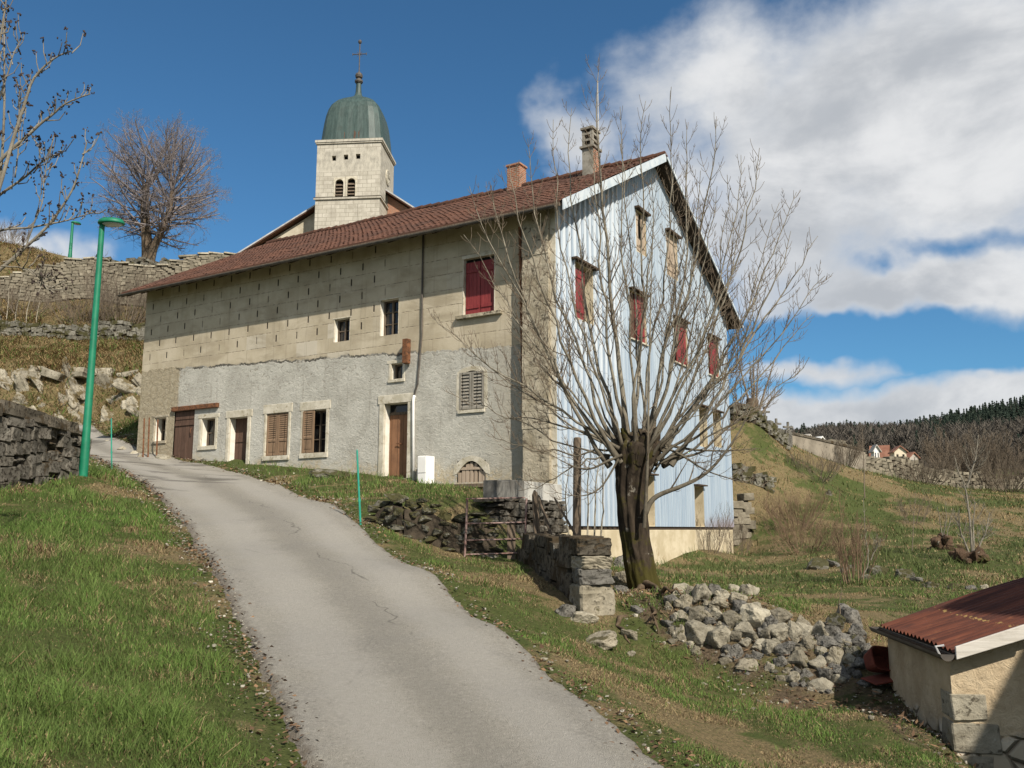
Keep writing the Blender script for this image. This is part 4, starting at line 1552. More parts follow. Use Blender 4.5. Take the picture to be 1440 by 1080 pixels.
# pier of old masonry and concrete blocks by the house corner
pa, pb_ = at(688, 700, 19.4), at(782, 700, 22.3)
rw = thing('retaining_wall', 'old masonry wall topped with a row of pale concrete blocks at the house corner', 'wall', (pa.x, pa.y, gz(pa.x, pa.y)))
off = tuple(rw.location)
zt0 = at(735, 704, 20.6).z
core = []
stone_wall([(pa.x, pa.y), (pb_.x, pb_.y)], lambda u: zt0 + 1.15, .55, .36, .19, ROCK_HI + ROCK_LO, base=lambda u: -1.15, sink=.2, core=core).build('stonework', M_leftwall, rw, off=off)
core[0].build('rubble_core', M_soil, rw, off=off)
dr = (pb_ - pa)
dr.z = 0
LB = dr.length
dr.normalize()
nb = 5
M_stainblock = mottled('stained_block', (.09, .085, .075), (.17, .165, .15), 2.5, .4, .02, c3=(.30, .29, .27), c3lo=.62)
for i in range(nb):
    l_ = LB / nb
    b_ = MB().box(.006, l_ - .006, -.16, .16, 0, .44 if i else .40)
    o = b_.build('concrete_block', M_stainblock if i < 2 else M_concrete, rw, bevel=.012)
    o.location = pa + dr * (l_ * i) - Vector(rw.location)
    o.location.z = zt0 - rw.location.z
    o.rotation_euler = (0, 0, math.atan2(dr.y, dr.x) + rng.gauss(0, .012))
# big block wall: pillar end and rough run
f0 = at(833, 870, 13.55)
fz = gz(f0.x, f0.y)
pw = thing('stone_wall', 'low wall of big squared blocks ending in a pillar beside the ash tree', 'wall', (f0.x, f0.y, fz))
off = tuple(pw.location)
zz = [at(833, y, 13.4).z for y in (868, 823, 800, 782, 757)]
ang = math.atan2(at(742, 765, 17.6).y - f0.y, at(742, 765, 17.6).x + .12 - f0.x)
for i in range(4):
    z0, z1 = zz[i], zz[i + 1]
    V_, F_ = rock_data(900 + i, .93, 10, .06, 3, .06)
    mb = MB()
    wx = (.54, .51, .50, .50)[i]
    put_rock(mb, V_ / .93, F_, Matrix.Translation((f0.x + (.0, .02, .0, .0)[i], f0.y + .1, (z0 + z1) / 2)) @ Matrix.Rotation(ang - R(90) + (.03, -.06, .05, -.03)[i], 4, 'Z') @ Matrix.Diagonal((wx, .62, (z1 - z0) * 1.07, 1)))
    o = mb.build('block', (M_stone, M_greystone, M_stone, M_coping)[i], pw, off=off)
pe = at(742, 765, 17.6)
tz = at(833, 757, 13.4).z
core = []
p0 = (f0.x + math.cos(ang) * .55, f0.y + math.sin(ang) * .55)
stone_wall([p0, (pe.x + .12, pe.y)], lambda u: 1.03 - .62 * u, .5, .6, .3, [(v / .95, f) for v, f in ROCK_SQ], jit=.008, base=lambda u: tz - 1.03 + u * .62, sink=.5, core=core).build('stonework', M_coping, pw, off=off)
core[0].build('rubble_core', M_soil, pw, off=off)

# ---- boulders and the tumbled heap
GRP = 'limestone rocks tumbled from the old wall'
LAB = 'rough limestone rock in the tumbled heap right of the ash tree'
rock_me = []
for i, (V_, F_) in enumerate(ROCK_HI):
    pair = []
    for m in (M_stone, M_palestone, M_greystone, M_moss):
        me = bpy.data.meshes.new('boulder')
        me.from_pydata([tuple(v) for v in V_], [], F_)
        me.materials.append(m)
        pair.append(me)
    rock_me.append(pair)


def boulder(px, py, wpx, hpx, m=0, label=LAB, group=GRP, Y=None, sink=.0, seed=None, name='boulder', fat=1.22):
    p = hit(px, py) if Y is None else at(px, py, Y)
    s_ = p.y / F * fat
    rr = random.Random(seed if seed is not None else int(px * 7 + py * 13))
    o = bpy.data.objects.new(name, rr.choice(rock_me)[m])
    COL.objects.link(o)
    wx, hz = wpx * s_, hpx * s_
    o.scale = (wx, (wx + hz) / 2 * rr.uniform(.9, 1.2), hz * 1.05)
    o.location = (p.x, p.y + .1 * wx, p.z + hz * (.10 - sink))
    o.rotation_euler = (rr.gauss(0, .18), rr.gauss(0, .22), rr.gauss(0, .5))
    tag(o, label, 'rock', group)
    return o


for q in [(795, 863, 26, 26, 2, 'rounded grey rock at the left foot of the block pillar'), (823, 876, 44, 26, 1, 'long pale rock lying just under the block pillar'),
          (843, 906, 54, 26, 0, 'flat lichened rock half sunk in the grass below the pillar'), (885, 896, 24, 22, 0, 'small rock on the bare bank left of the heap'),
          (895, 862, 20, 16, 2, 'small dark rock under the roots of the ash tree'), (887, 921, 14, 9, 1, 'small white stone in the grass below the bank'),
          (870, 796, 32, 24, 2, 'grey rock wedged between the pillar top and the ash trunk'), (888, 784, 22, 22, 2, 'dark rock against the foot of the ash trunk'),
          (876, 816, 28, 20, 0, 'middle rock of the three stacked beside the pillar'), (872, 834, 24, 17, 2, 'lowest rock of the three stacked beside the pillar'),
          (1157, 973, 40, 20, 1, 'long flat pale rock lowest at the right end of the heap'), (1193, 878, 40, 42, 2, 'dark knobbly mossy rock above the red tub'),
          (1068, 874, 36, 40, 1, 'large bright angular rock standing at the top middle of the heap'), (1098, 873, 30, 24, 0, 'grey squarish rock alone on the heap crest by the grass'),
          (1153, 893, 20, 32, 1, 'upright pale rock near the right end of the heap'), (1013, 902, 34, 36, 1, 'large rounded pale rock at the front of the heap'),
          (980, 899, 30, 36, 1, 'tall egg shaped rock at the left front of the heap'), (1053, 839, 28, 23, 1, 'white rock topmost on the crest of the heap')]:
    boulder(*q[:5], label=q[5])
for q in [(960, 832, 32, 18, 1), (964, 850, 30, 24, 0), (987, 843, 22, 32, 1), (1006, 836, 20, 24, 2), (1018, 841, 24, 17, 1), (1032, 833, 20, 18, 1), (1062, 856, 18, 14, 1), (1012, 854, 26, 20, 0),
          (982, 871, 24, 26, 0), (960, 871, 22, 20, 0), (994, 872, 20, 20, 0), (1008, 868, 20, 20, 1), (1028, 876, 24, 24, 0), (957, 896, 18, 24, 0), (1050, 894, 26, 28, 1), (1095, 894, 32, 24, 1),
          (1115, 892, 20, 28, 1), (1130, 893, 22, 24, 1), (1137, 908, 26, 22, 0), (1070, 911, 22, 18, 1), (1083, 914, 20, 20, 1), (1033, 922, 24, 24, 2), (1052, 929, 14, 14, 2), (1065, 928, 14, 16, 2),
          (1052, 944, 34, 22, 0), (1082, 944, 13, 20, 1), (1117, 957, 24, 16, 1), (1125, 936, 28, 30, 0), (1150, 936, 28, 20, 1), (1173, 928, 28, 32, 0), (1197, 934, 22, 20, 1), (1168, 908, 24, 20, 2),
          (1103, 916, 26, 24, 2), (1040, 856, 20, 20, 2), (1047, 868, 18, 14, 2), (1035, 897, 18, 18, 0), (998, 890, 16, 14, 1), (1080, 895, 20, 18, 0), (1098, 935, 20, 18, 2), (1108, 945, 14, 12, 0),
          (1140, 955, 24, 18, 2), (1165, 952, 26, 20, 2), (1185, 952, 24, 18, 2), (1205, 908, 22, 18, 2), (970, 862, 14, 12, 2), (1018, 884, 14, 12, 2), (1090, 905, 14, 10, 1), (1190, 910, 20, 18, 0),
          (1075, 885, 16, 16, 2), (948, 850, 22, 18, 2), (940, 880, 18, 16, 2), (1060, 900, 14, 14, 0), (1120, 912, 16, 14, 0), (1155, 918, 16, 14, 1), (945, 905, 14, 10, 0), (1212, 940, 26, 20, 2), (1215, 965, 20, 12, 2), (1235, 975, 14, 10, 0), (1185, 905, 24, 22, 2), (1200, 921, 24, 20, 3), (1172, 893, 22, 22, 2), (1215, 916, 22, 20, 2), (1226, 932, 22, 18, 3), (1132, 881, 24, 20, 0), (1176, 880, 24, 22, 3), (1208, 895, 24, 24, 2), (1040, 845, 22, 20, 0), (975, 838, 24, 18, 0), (1085, 880, 22, 22, 2)]:
    boulder(*q)
hr = random.Random(31)
for i in range(85):
    t = hr.random()
    pxq = 938 + 275 * t
    top = np.interp(pxq, [938, 1000, 1055, 1080, 1110, 1150, 1213], [846, 838, 842, 868, 880, 892, 890])
    bot = np.interp(pxq, [938, 990, 1040, 1090, 1165, 1213], [905, 925, 948, 962, 978, 965])
    boulder(pxq, top + (bot - top) * hr.random() ** .8, hr.uniform(9, 19), hr.uniform(8, 16), hr.choice((0, 0, 2, 2, 3, 1)))
# rocks at the roadside by the byre
for q in [(172, 634, 14, 9), (187, 640, 13, 10), (199, 645, 16, 9), (228, 647, 22, 13), (215, 640, 12, 8), (150, 622, 9, 6)]:
    boulder(*q, 1, 'pale stone on the road edge by the left end of the farmhouse', 'pale stones on the road edge by the house')
# rocks on the far meadow bank
for q in [(1150, 800, 28, 24, 3), (1172, 797, 20, 18, 2), (1195, 805, 24, 18, 3), (1236, 808, 26, 20, 3), (1272, 812, 28, 20, 3), (1290, 818, 18, 12, 2), (1310, 825, 20, 12, 3), (1340, 828, 20, 10, 3), (1365, 829, 16, 9, 2), (1385, 827, 12, 8, 1), (1220, 815, 18, 12, 3)]:
    boulder(*q, 'dark mossy rock in the broken row across the meadow', 'mossy rocks in a row across the meadow')
boulder(1165, 695, 12, 10, 3, 'single dark rock alone on the far meadow slope', None)
boulder(470, 669, 62, 15, 3, 'long dark stone slab lying in the grass under the shuttered windows', None, name='stone_slab')

# ---- rock face and walls on the hillside to the left
ro = at(100, 570, 41)
rk = thing('rock_outcrop', 'pale limestone outcrop with slanting beds on the hillside behind the lamp post', 'rock', ro)
mb = MB()
rr = random.Random(5)
for i in range(70):
    px = rr.uniform(-120, 205)
    py = rr.uniform(526, 594)
    p = hit(px, py, 36)
    V_, F_ = rr.choice(ROCK_HI)
    ln = rr.uniform(1.1, 2.8)
    put_rock(mb, V_, F_, Matrix.Translation(p + Vector((0, .25, -.28))) @ Matrix.Rotation(R(52) + rr.gauss(0, .18), 4, 'Y') @ Matrix.Rotation(rr.gauss(0, .3), 4, 'Z') @ Matrix.Diagonal((ln, .9, rr.uniform(.5, 1.1), 1)))

for i in range(26):
    px = rr.uniform(-100, 200)
    p = hit(px, rr.uniform(518, 530), 36)
    V_, F_ = rr.choice(ROCK_LO)
    put_rock(mb, V_, F_, Matrix.Translation(p) @ Matrix.Rotation(rr.gauss(0, .4), 4, 'Y') @ Matrix.Diagonal((rr.uniform(.6, 1.3), .8, rr.uniform(.25, .5), 1)))
mb.build('rock_face', M_outcrop, rk, off=tuple(ro))
wall_thing('dry_stone_wall', 'low dark dry stone terrace wall across the ochre hillside', [xy(-80, 468, 48.7), xy(30, 476, 48.5), xy(100, 480, 48.5), xy(200, 480, 48.5)],
           lambda u: .75 + .2 * math.sin(u * 9), .5, .5, .26, M_moss, ROCK_MIN, jit=.2)
wall_thing('retaining_wall', 'tall pale retaining wall curving along the hilltop below the bare lime tree', [xy(-20, 430, 53.2), xy(10, 428, 53.0), xy(45, 428, 53.2), xy(90, 432, 53.6), xy(155, 438, 54.0), xy(250, 445, 54.4), xy(340, 445, 54.8)],
           lambda u: .5 + 1.9 * min(1, u / .30) ** .7, .6, .34, .17, M_farstone, ROCK_MIN, coping=M_palestone, cop_h=.12, cop_l=.9)
wall_thing('log_pile', 'dark mossy heap of stones under the bare lime tree on the hilltop', [xy(112, 378, 56.5), xy(160, 376, 56.8), xy(232, 376, 57.2)], lambda u: .55 + .35 * math.sin(u * 7) ** 2, .8, .5, .3, M_moss, ROCK_MIN, jit=.3)
boulder(93, 374, 12, 14, 1, 'white stone beside the far lamp post on the hilltop', None, fat=1.0)

# ---- right background walls
wall_thing('dry_stone_wall', 'ruined grey dry stone wall across the far side of the meadow', [xy(1165, 652, 55.5), xy(1200, 664, 57), xy(1262, 680, 58.5), xy(1330, 690, 60), xy(1400, 696, 61), xy(1500, 700, 62)],
           lambda u: 1.15 + .25 * math.sin(u * 23) - .3 * (u > .55), .6, .5, .26, M_farstone, ROCK_MIN, jit=.18)
M_rend = mottled('grey_brown_render', (.16, .14, .11), (.25, .22, .175), 1.2, .4, .03, c3=(.10, .085, .065))
p0, p1 = at(1098, 618, 52), at(1218, 650, 56)
bw = thing('boundary_wall', 'long grey brown rendered wall sloping down the hill behind the house', 'wall', (p0.x, p0.y, p0.z))
mb, mc = MB(), MB()
dv_ = (p1 - p0)
for i in range(10):
    a_, b_ = p0 + dv_ * (i / 10), p0 + dv_ * ((i + 1) / 10)
    ta, tb = at(1098 + 120 * i / 10, 607.5 + 27.5 * i / 10, a_.y).z, at(1098 + 12 * (i + 1), 607.5 + 2.75 * (i + 1), b_.y).z
    mb.add([(a_.x, a_.y, a_.z - 1), (b_.x, b_.y, b_.z - 1), (b_.x, b_.y, tb), (a_.x, a_.y, ta), (a_.x, a_.y + .4, a_.z - 1), (b_.x, b_.y + .4, b_.z - 1), (b_.x, b_.y + .4, tb), (a_.x, a_.y + .4, ta)],
           [(0, 1, 2, 3), (5, 4, 7, 6), (3, 2, 6, 7)] + ([(4, 0, 3, 7)] if i == 0 else []) + ([(1, 5, 6, 2)] if i == 9 else []))
    mc.add([(a_.x, a_.y - .06, ta + .003), (b_.x, b_.y - .06, tb + .003), (b_.x, b_.y + .46, tb + .003), (a_.x, a_.y + .46, ta + .003), (a_.x, a_.y - .06, ta + .15), (b_.x, b_.y - .06, tb + .15), (b_.x, b_.y + .46, tb + .15), (a_.x, a_.y + .46, ta + .15)],
           [(3, 2, 1, 0), (4, 5, 6, 7), (0, 1, 5, 4), (2, 3, 7, 6)] + ([(3, 0, 4, 7)] if i == 0 else []) + ([(1, 2, 6, 5)] if i == 9 else []))
mb.build('render', M_rend, bw, off=tuple(p0))
mc.build('coping', M_coping, bw, off=tuple(p0))
wall_thing('dry_stone_wall', 'dark stone bank on the hill crest right behind the blue gable', [xy(1030, 592, 46.5), xy(1060, 600, 47), xy(1100, 614, 49)], lambda u: .7, .7, .5, .28, M_moss, ROCK_MIN, jit=.25)
wall_thing('dry_stone_wall', 'low dark dry stone row on the slope right behind the blue gable', [xy(1028, 662, 41.5), xy(1050, 664, 41.8), xy(1080, 672, 42)], lambda u: .6, .5, .45, .25, M_moss, ROCK_MIN, jit=.25)
wall_thing('stone_buttress', 'short pale stone buttress standing at the far corner of the gable', [xy(1030, 775, 37.9), xy(1052, 776, 38.2)], lambda u: 1.6, .6, .5, .3, M_farstone, ROCK_LO)
for i, (px, py, Y, hh) in enumerate([(1076, 606, 49, 1.35), (1092, 611, 50, .9), (1108, 613, 51, .8)]):
    p = at(px, py, Y)
    gzp = gz(p.x, p.y)
    g = MB().box(-.2, .2, -.12, .12, 0, .35 + p.z - gzp).box(-.06, .06, -.05, .05, .35, hh + p.z - gzp)
    zc = hh + p.z - gzp - .35
    g.box(-.3, -.06, -.045, .045, zc, zc + .11).box(.06, .3, -.045, .045, zc, zc + .11)
    o = g.build('grave_cross', M_greystone, None, bevel=.01)
    o.location = (p.x, p.y, gzp)
    o.rotation_euler = (0, rng.gauss(0, .04), .2)
    tag(o, ('tallest grey stone cross on the hill crest behind the house', 'middle small stone cross on the hill crest behind the house', 'small stone cross nearest the long sloping wall')[i], 'cross', 'stone crosses on the hill crest')

# ---- lamps and poles
M_green = mottled('green_paint', (.004, .125, .066), (.010, .175, .092), 2, .12, .004, rough=.5, spec=.35, c3=(.012, .09, .055), c3lo=.60)
M_teal = mottled('teal_plastic', (.02, .22, .16), (.03, .28, .20), 5, .05, .003, rough=.5)
M_lens = mat('lamp_lens', col=(.45, .47, .45), rough=.25, spec=.5)


def street_lamp(base, h, r0, r1, label, yaw=0.0):
    t = thing('street_lamp', label, 'street lamp', base, yaw, 'green street lamps')
    MB().lathe([(r0 * 1.02, -.1), (r0, .0), (r0 * .98, .9), (r0 * .9, .95), (r1, h - .15), (r1, h)], sides=18).build('pole', M_green, t, smooth=True)
    hd = MB()
    prof = [(.02, .105), (.16, .10), (.27, .07), (.315, .01), (.32, -.03), (.30, -.05), (.02, -.052)]
    hd.lathe(prof, (0, 0, 0), 24)
    hd.v = [(x * 1.05 + .23, y * .75, z + h + .02) for x, y, z in hd.v]
    o = hd.build('lamp_head', M_green, t, smooth=True)
    ln_ = MB().lathe([(.02, 0), (.2, -.004), (.25, .02)][::-1], (0, 0, 0), 20)
    ln_.v = [(x * 1.05 + .26, y * .75, z + h - .052) for x, y, z in ln_.v]
    ln_.build('lens', M_lens, o, smooth=True)
    return t


b = at(117, 668, 22.0)
bz = gz(b.x, b.y)
street_lamp((b.x, b.y, bz), at(137, 314, 22.0).z - bz, .106, .066, 'tall green street lamp in the grass at the end of the block wall')
b = at(97, 378, 59)
bz = gz(b.x, b.y)
street_lamp((b.x, b.y, bz), at(101, 313, 59).z - bz, .13, .08, 'far green street lamp standing on the hilltop behind the retaining wall', .9)


def snow_pole(b, top, label):
    h = (top - b).length
    o = MB().lathe([(.022, -.1), (.021, 0), (.018, h * .97), (.009, h)], sides=10).lathe([(.027, h * .3), (.027, h * .3 + .06)], sides=10).build('marker_pole', M_teal, None)
    o.location = b
    o.rotation_euler = (top - b).to_track_quat('Z', 'Y').to_euler()
    tag(o, label, 'marker pole', 'thin green marker poles')


b = hit(507, 738)
snow_pole(b, at(502, 632, b.y + .02), 'thin green marker pole leaning beside the road below the front door')
b = hit(157, 659)
snow_pole(b, at(156.5, 588, b.y), 'thin green marker pole at the road bend right of the street lamp')

# ---- meter cabinet
x0, _ = LW(587, 660, -.42)
x1, _ = LW(599.5, 660, -.42)
zb_, zt = LW(593, 686, -.42)[1], LW(593, 641, -.42)[1]
bp = h2w((x0 + x1) / 2, -.22, zb_)
mc = thing('meter_cabinet', 'white electricity meter cabinet standing beside the front door', 'cabinet', bp, -AZ)
hw_ = (x1 - x0) / 2
hh = zt - zb_
MB().box(-hw_, hw_, -.2, .2, -.3, hh).build('body', M_white, mc, bevel=.012)
MB().box(-hw_ + .02, hw_ - .02, -.215, -.203, hh * .47, hh - .03).build('door', M_white, mc, bevel=.004)
MB().box(-hw_ + .02, hw_ - .02, -.212, -.203, .02, hh * .44).build('panel', M_white, mc, bevel=.004)

# ---- gate, planks, pole
M_pinkrust = mottled('worn_iron', (.16, .09, .075), (.30, .22, .20), 6, .2, .005, c3=(.10, .04, .025))
g0, g1 = at(653, 782, 17.7), at(737, 777, 17.9)
ga = math.atan2(g1.y - g0.y, g1.x - g0.x)
gt = thing('iron_gate', 'rusty tubular iron gate across the gap between the two old walls', 'gate', (g0.x, g0.y, g0.z), ga)
gl = (g1 - g0).length
zt = at(660, 700, 17.7).z - g0.z
for x in (.0, gl):
    MB().tube([(x, 0, -.15), (x + .03, 0, zt * .5), (x + .05, 0, zt)], .022, 8).build('upright', M_pinkrust, gt)
for i, z in enumerate((.03, .30, .62, zt - .02)):
    MB().tube([(.02, -.004, z), (gl * .5, -.01, z + .012), (gl + .02, -.004, z + .03)], .014, 8).build('rail', M_pinkrust, gt)
MB().box(gl * .72, gl * .72 + .16, .02, .05, -.1, zt * .62).build('board', M_oldwood, gt)


def plank(name, b, t, wd_, th, label, m=None, round_=False, group=None):
    b, t = Vector(b), Vector(t)
    h = (t - b).length
    mb = MB()
    if round_:
        mb.lathe([(wd_ * 1.05, -.2), (wd_, 0), (wd_ * .95, h * .5), (wd_ * .9, h - .02), (wd_ * .6, h)], sides=12)
    else:
        mb.prism([(-wd_ / 2, -.1), (wd_ / 2, -.1), (wd_ / 2 * .9, h * .93), (wd_ * .1, h), (-wd_ / 2 * .8, h * .96)], 'y', -th / 2, th / 2)
    o = mb.build(name, m or M_oldwood, None, bevel=.006)
    o.location = b
    o.rotation_euler = (t - b).to_track_quat('Z', 'Y').to_euler()
    if not round_:
        q = (t - b).to_track_quat('Z', 'Y')
        o.rotation_euler = q.to_euler()
    return tag(o, label, 'post' if round_ else 'plank', group)


def gp_(px, Y):
    return on_ground(px, Y)


plank('wooden_plank', gp_(757, 17.6), at(752, 689, 17.7), .14, .04, 'broad grey plank standing upright between the gate and the pole', round_=False)
plank('wooden_plank', gp_(789, 17.2), at(757, 696, 17.5), .07, .035, 'thin dark plank leaning left against the upright plank')
plank('wooden_plank', gp_(838, 17.0), at(779, 699, 17.3), .06, .035, 'long thin plank leaning left in front of the wooden pole')
plank('wooden_pole', gp_(811, 17.6), at(812, 615, 17.6), .085, .085, 'thick weathered wooden pole standing before the blue gable', round_=True)
for px, ty, lb in ((200, 588, 'thin rusty rod standing left of the small stable window'), (207, 587, 'slightly thicker rusty rod standing beside the small stable window'), (219, 590, 'rusty rod standing right before the small stable window')):
    b_ = on_ground(px + 1, 31.6)
    plank('rusty_rod', b_, at(px + 3, ty, 31.7), .028, .03, lb, M_rust, True)
# ==== SECTION church
ct = at(533, 320, 72)
CHZ = gz(ct.x, ct.y)
CA = R(5)
M_ash = None


def f_tower(n):
    v = co(n)
    x, y, z = n.sep(v)
    bt = n.node('ShaderNodeTexBrick', {'Vector': n.node('ShaderNodeCombineXYZ', {0: n.math('ADD', x, y), 1: z}).outputs[0], 'Scale': 1.0, 'Mortar Size': .018,
                                      'Brick Width': .75, 'Row Height': .36, 'Color1': (.39, .365, .305, 1), 'Color2': (.48, .45, .385, 1), 'Mortar': (.24, .22, .18, 1)})
    a = n.noise(v, .9, 7, .65, .3)
    b = n.noise(n.mapv(v, (1, 1, .4)), 3, 7, .7)
    c = n.mix(n.math('MULTIPLY', n.ss(a, .45, .62), .6), bt.outputs['Color'], (.28, .255, .21))
    up = n.ss(n.math('ADD', z, n.math('MULTIPLY', b, .8)), TW_MID + .6, TW_MID + 1.0)
    grey = n.mix(n.ss(b, .3, .65), (.25, .235, .20), (.46, .43, .36))
    c = n.mix(n.math('MULTIPLY', n.math('MULTIPLY', up, n.ss(z, TW_TOP - .55, TW_TOP - .9)), .9), c, grey)
    st = n.noise(n.mapv(v, (3, 3, .25)), 1.0, 6, .65)
    c = n.mix(n.math('MULTIPLY', n.ss(st, .55, .7), .45), c, (.18, .165, .135))
    return c, n.bump(b, .3, .03)


tw = 92 / F * (ct.y * math.cos(PITCH) + 31 * math.sin(PITCH))
zc0 = at(490, 283, 73).z - CHZ
zc1 = at(490, 205, 73).z - CHZ
TW_MID, TW_TOP = zc0 + 2.0, zc1
M_tower = mat('tower_stone', f_tower, rough=.9, spec=.15)
M_copper = None


def f_copper(n):
    v = co(n)
    x, y, z = n.sep(v)
    a = n.noise(n.mapv(v, (5, 5, .5)), 1.2, 7, .65, .3)
    b = n.noise(v, 1.2, 6, .6)
    c = n.mix(n.ss(a, .3, .7), (.024, .044, .040), (.052, .084, .076))
    c = n.mix(n.math('MULTIPLY', n.ss(b, .5, .7), .5), c, (.03, .045, .038))
    return c, n.bump(a, .3, .02)


M_copper = mat('green_copper', f_copper, rough=.55, spec=.4)
ch = thing('church', 'village church with a pale stone bell tower and green copper dome behind the farmhouse', 'church', (ct.x, ct.y, CHZ), -CA)
TD = 5.0
cx, cy = -tw / 2, TD / 2
# tower body with the openings of the belfry
tb = MB()


def trect(x0, y0, x1, y1, Y=72.2):
    k = -CA
    def lx(px, py):
        q = at(px, py, Y) - Vector(ch.location)
        return q.x * math.cos(CA) - q.y * math.sin(CA), q.z
    a_, _ = lx(x0, y0)
    b_, _ = lx(x1, y0)
    return (a_, b_, lx(x0, y1)[1], lx(x0, y0)[1])


OB = [trect(471, 251.5, 483, 279), trect(488.5, 250.5, 500, 278.5)]
OS = [trect(466, 218, 472, 225), trect(483, 217, 489.5, 224), trect(500.5, 216.5, 507, 223.5)]
strips(tb, -tw, 0, -1, lambda u: zc1, [(a, b, c, e - .0) for a, b, c, e in OB + OS], lp)
OR = [(2.0, 2.9, OB[0][2] - .05, OB[0][3] - .1)]
strips(tb, 0, TD, -1, lambda u: zc1, OR, gp)
tb.quad((-tw, TD, -1), (-tw, 0, -1), (-tw, 0, zc1), (-tw, TD, zc1))
tb.quad((0, TD, -1), (-tw, TD, -1), (-tw, TD, zc1), (0, TD, zc1))
for r_ in OB + OS:
    reveal(tb, r_, 0, -.4, lp)
reveal(tb, OR[0], 0, -.4, gp)
tower = tb.build('tower', M_tower, ch)
cr = MB()
cr.box(-tw - .16, .16, -.16, TD + .16, zc1 + .003, zc1 + .22)
cr.box(-tw - .10, .10, -.10, TD + .10, zc1 - .12, zc1 - .001)
z_ = zc0 - .1
cr.box(-tw - .12, .12, -.12, -.003, z_, z_ + .16)
cr.box(.003, .12, -.003, TD + .1, z_, z_ + .16)
cr.build('cornice', M_tower, tower)
st_ = MB()
st_.box(-tw - .14, .14, -.14, -.002, z_ + .162, z_ + .2)
st_.box(.002, .14, .0, TD + .1, z_ + .162, z_ + .2)
st_.build('ledge', M_coping, tower)
for a, b, c, e in OB:
    w_ = MB().box(a, b, .42, .44, c, e).build('window', M_dark, tower)
    w_['label'] = 'round arched belfry opening with wooden louvres'
    sl = MB()
    for i in range(5):
        z = c + (e - c - .3) * (i + .3) / 5
        sl.add([(a, .06, z), (b, .06, z), (b, .34, z + .26), (a, .34, z + .26), (a, .06, z - .05), (b, .06, z - .05), (b, .34, z + .21), (a, .34, z + .21)],
               [(0, 1, 2, 3), (7, 6, 5, 4), (4, 5, 1, 0), (3, 2, 6, 7)])
    sl.build('louvre', M_oldwood, w_)
    m_ = (a + b) / 2
    r_ = (b - a) / 2
    arc = [(m_ - r_ * math.cos(math.pi * i / 12), e - r_ + r_ * math.sin(math.pi * i / 12)) for i in range(13)]
    fr = MB().prism(arc + [(b + .14, e - r_), (b + .14, e + .16), (a - .14, e + .16), (a - .14, e - r_)], 'y', -.03, .1)
    fr.box(a - .12, a, -.028, .1, c, e - r_).box(b, b + .12, -.028, .1, c, e - r_)
    fr.build('stone_surround', M_trim, w_)
for a, b, c, e in OS:
    MB().box(a, b, .42, .44, c, e).build('window', M_dark, tower)
a, b, c, e = OR[0]
MB().box(-.44, -.42, a, b, c, e).build('window', M_dark, tower)
# clock on the right face
zck = at(540, 240, 73).z - CHZ
ck = MB().lathe([(.70, 0), (.70, .06), (.65, .08), (0.01, .08)], sides=28)
ck.v = [(z + .003, y + 2.6, x + zck) for x, y, z in ck.v]
clk = ck.build('clock', M_trim, tower)
hd = MB().box(.095, .11, 2.57, 2.63, zck - .05, zck + .55).box(.112, .125, 2.6, 2.95, zck - .04, zck + .03)
for i in range(12):
    an = i * math.pi / 6
    yy, zz_ = 2.6 + .54 * math.sin(an), zck + .54 * math.cos(an)
    hd.box(.085, .093, yy - .035, yy + .035, zz_ - .05, zz_ + .05)
hd.build('clock_hand', M_dark, clk)
# dome: square plan, swelling sides, drawn in to a neck
zd0 = zc1 + .22
zdt = at(500, 133, 74.6).z - CHZ
H = zdt - zd0
pr = [(1.035, 0), (1.02, .02), (.99, .12), (.965, .25), (.935, .38), (.895, .50), (.84, .61), (.755, .71), (.635, .79), (.485, .855), (.335, .90), (.21, .94), (.135, .975), (.10, 1.03), (.085, 1.12), (.08, 1.22)]
NS = 40
dm = MB()
vs = []
for r_, h in pr:
    e_ = 5.0 if h < .75 else 5.0 - 3.0 * min(1, (h - .75) / .25)
    for j in range(NS):
        an = 2 * math.pi * j / NS + math.pi / NS
        c_, s_ = math.cos(an), math.sin(an)
        k = (abs(c_) ** e_ + abs(s_) ** e_) ** (-1 / e_)
        rb = 1.0 + (.012 if j % 2 else 0)
        vs.append((cx + c_ * k * r_ * tw / 2 * rb, cy + s_ * k * r_ * TD / 2 * rb, zd0 + h * H))
dm.add(vs, [(i * NS + j, i * NS + (j + 1) % NS, (i + 1) * NS + (j + 1) % NS, (i + 1) * NS + j) for i in range(len(pr) - 1) for j in range(NS)] + [tuple(range((len(pr) - 1) * NS, len(pr) * NS))])
dome = dm.build('dome', M_copper, tower)
for q in (trect(484, 176, 491, 200), trect(498, 175, 506, 200)):
    a, b, c, e = q
    y0_ = .03 + .0
    MB().add([(a, -.12, c), (b, -.12, c), (b, .10, e), (a, .10, e), (a, .4, c), (b, .4, c), (b, .5, e), (a, .5, e)], [(0, 1, 2, 3), (1, 5, 6, 2), (4, 0, 3, 7), (3, 2, 6, 7), (5, 4, 7, 6), (1, 0, 4, 5)]).build('hatch', M_barn, dome)
zn = zd0 + 1.22 * H
fn = MB().lathe([(.10 * tw / 2, -.05), (.30, 0), (.36, .06), (.36, .22), (.22, .30), (.18, .42), (.30, .50), (.34, .68), (.28, .86), (.12, .98), (.06, 1.10)], (cx, cy, zn), 16)
fn.build('finial', M_darkzinc, dome, smooth=False)
zx = zn + 1.08
zx1 = at(500, 60, 74.6).z - CHZ
hx = zx1 - zx
xr = MB()
xr.tube([(cx, cy, zx - .1), (cx, cy, zx + hx)], .05, 8)
xr.tube([(cx - .62, cy, zx + hx * .62), (cx + .62, cy, zx + hx * .62)], .045, 8)
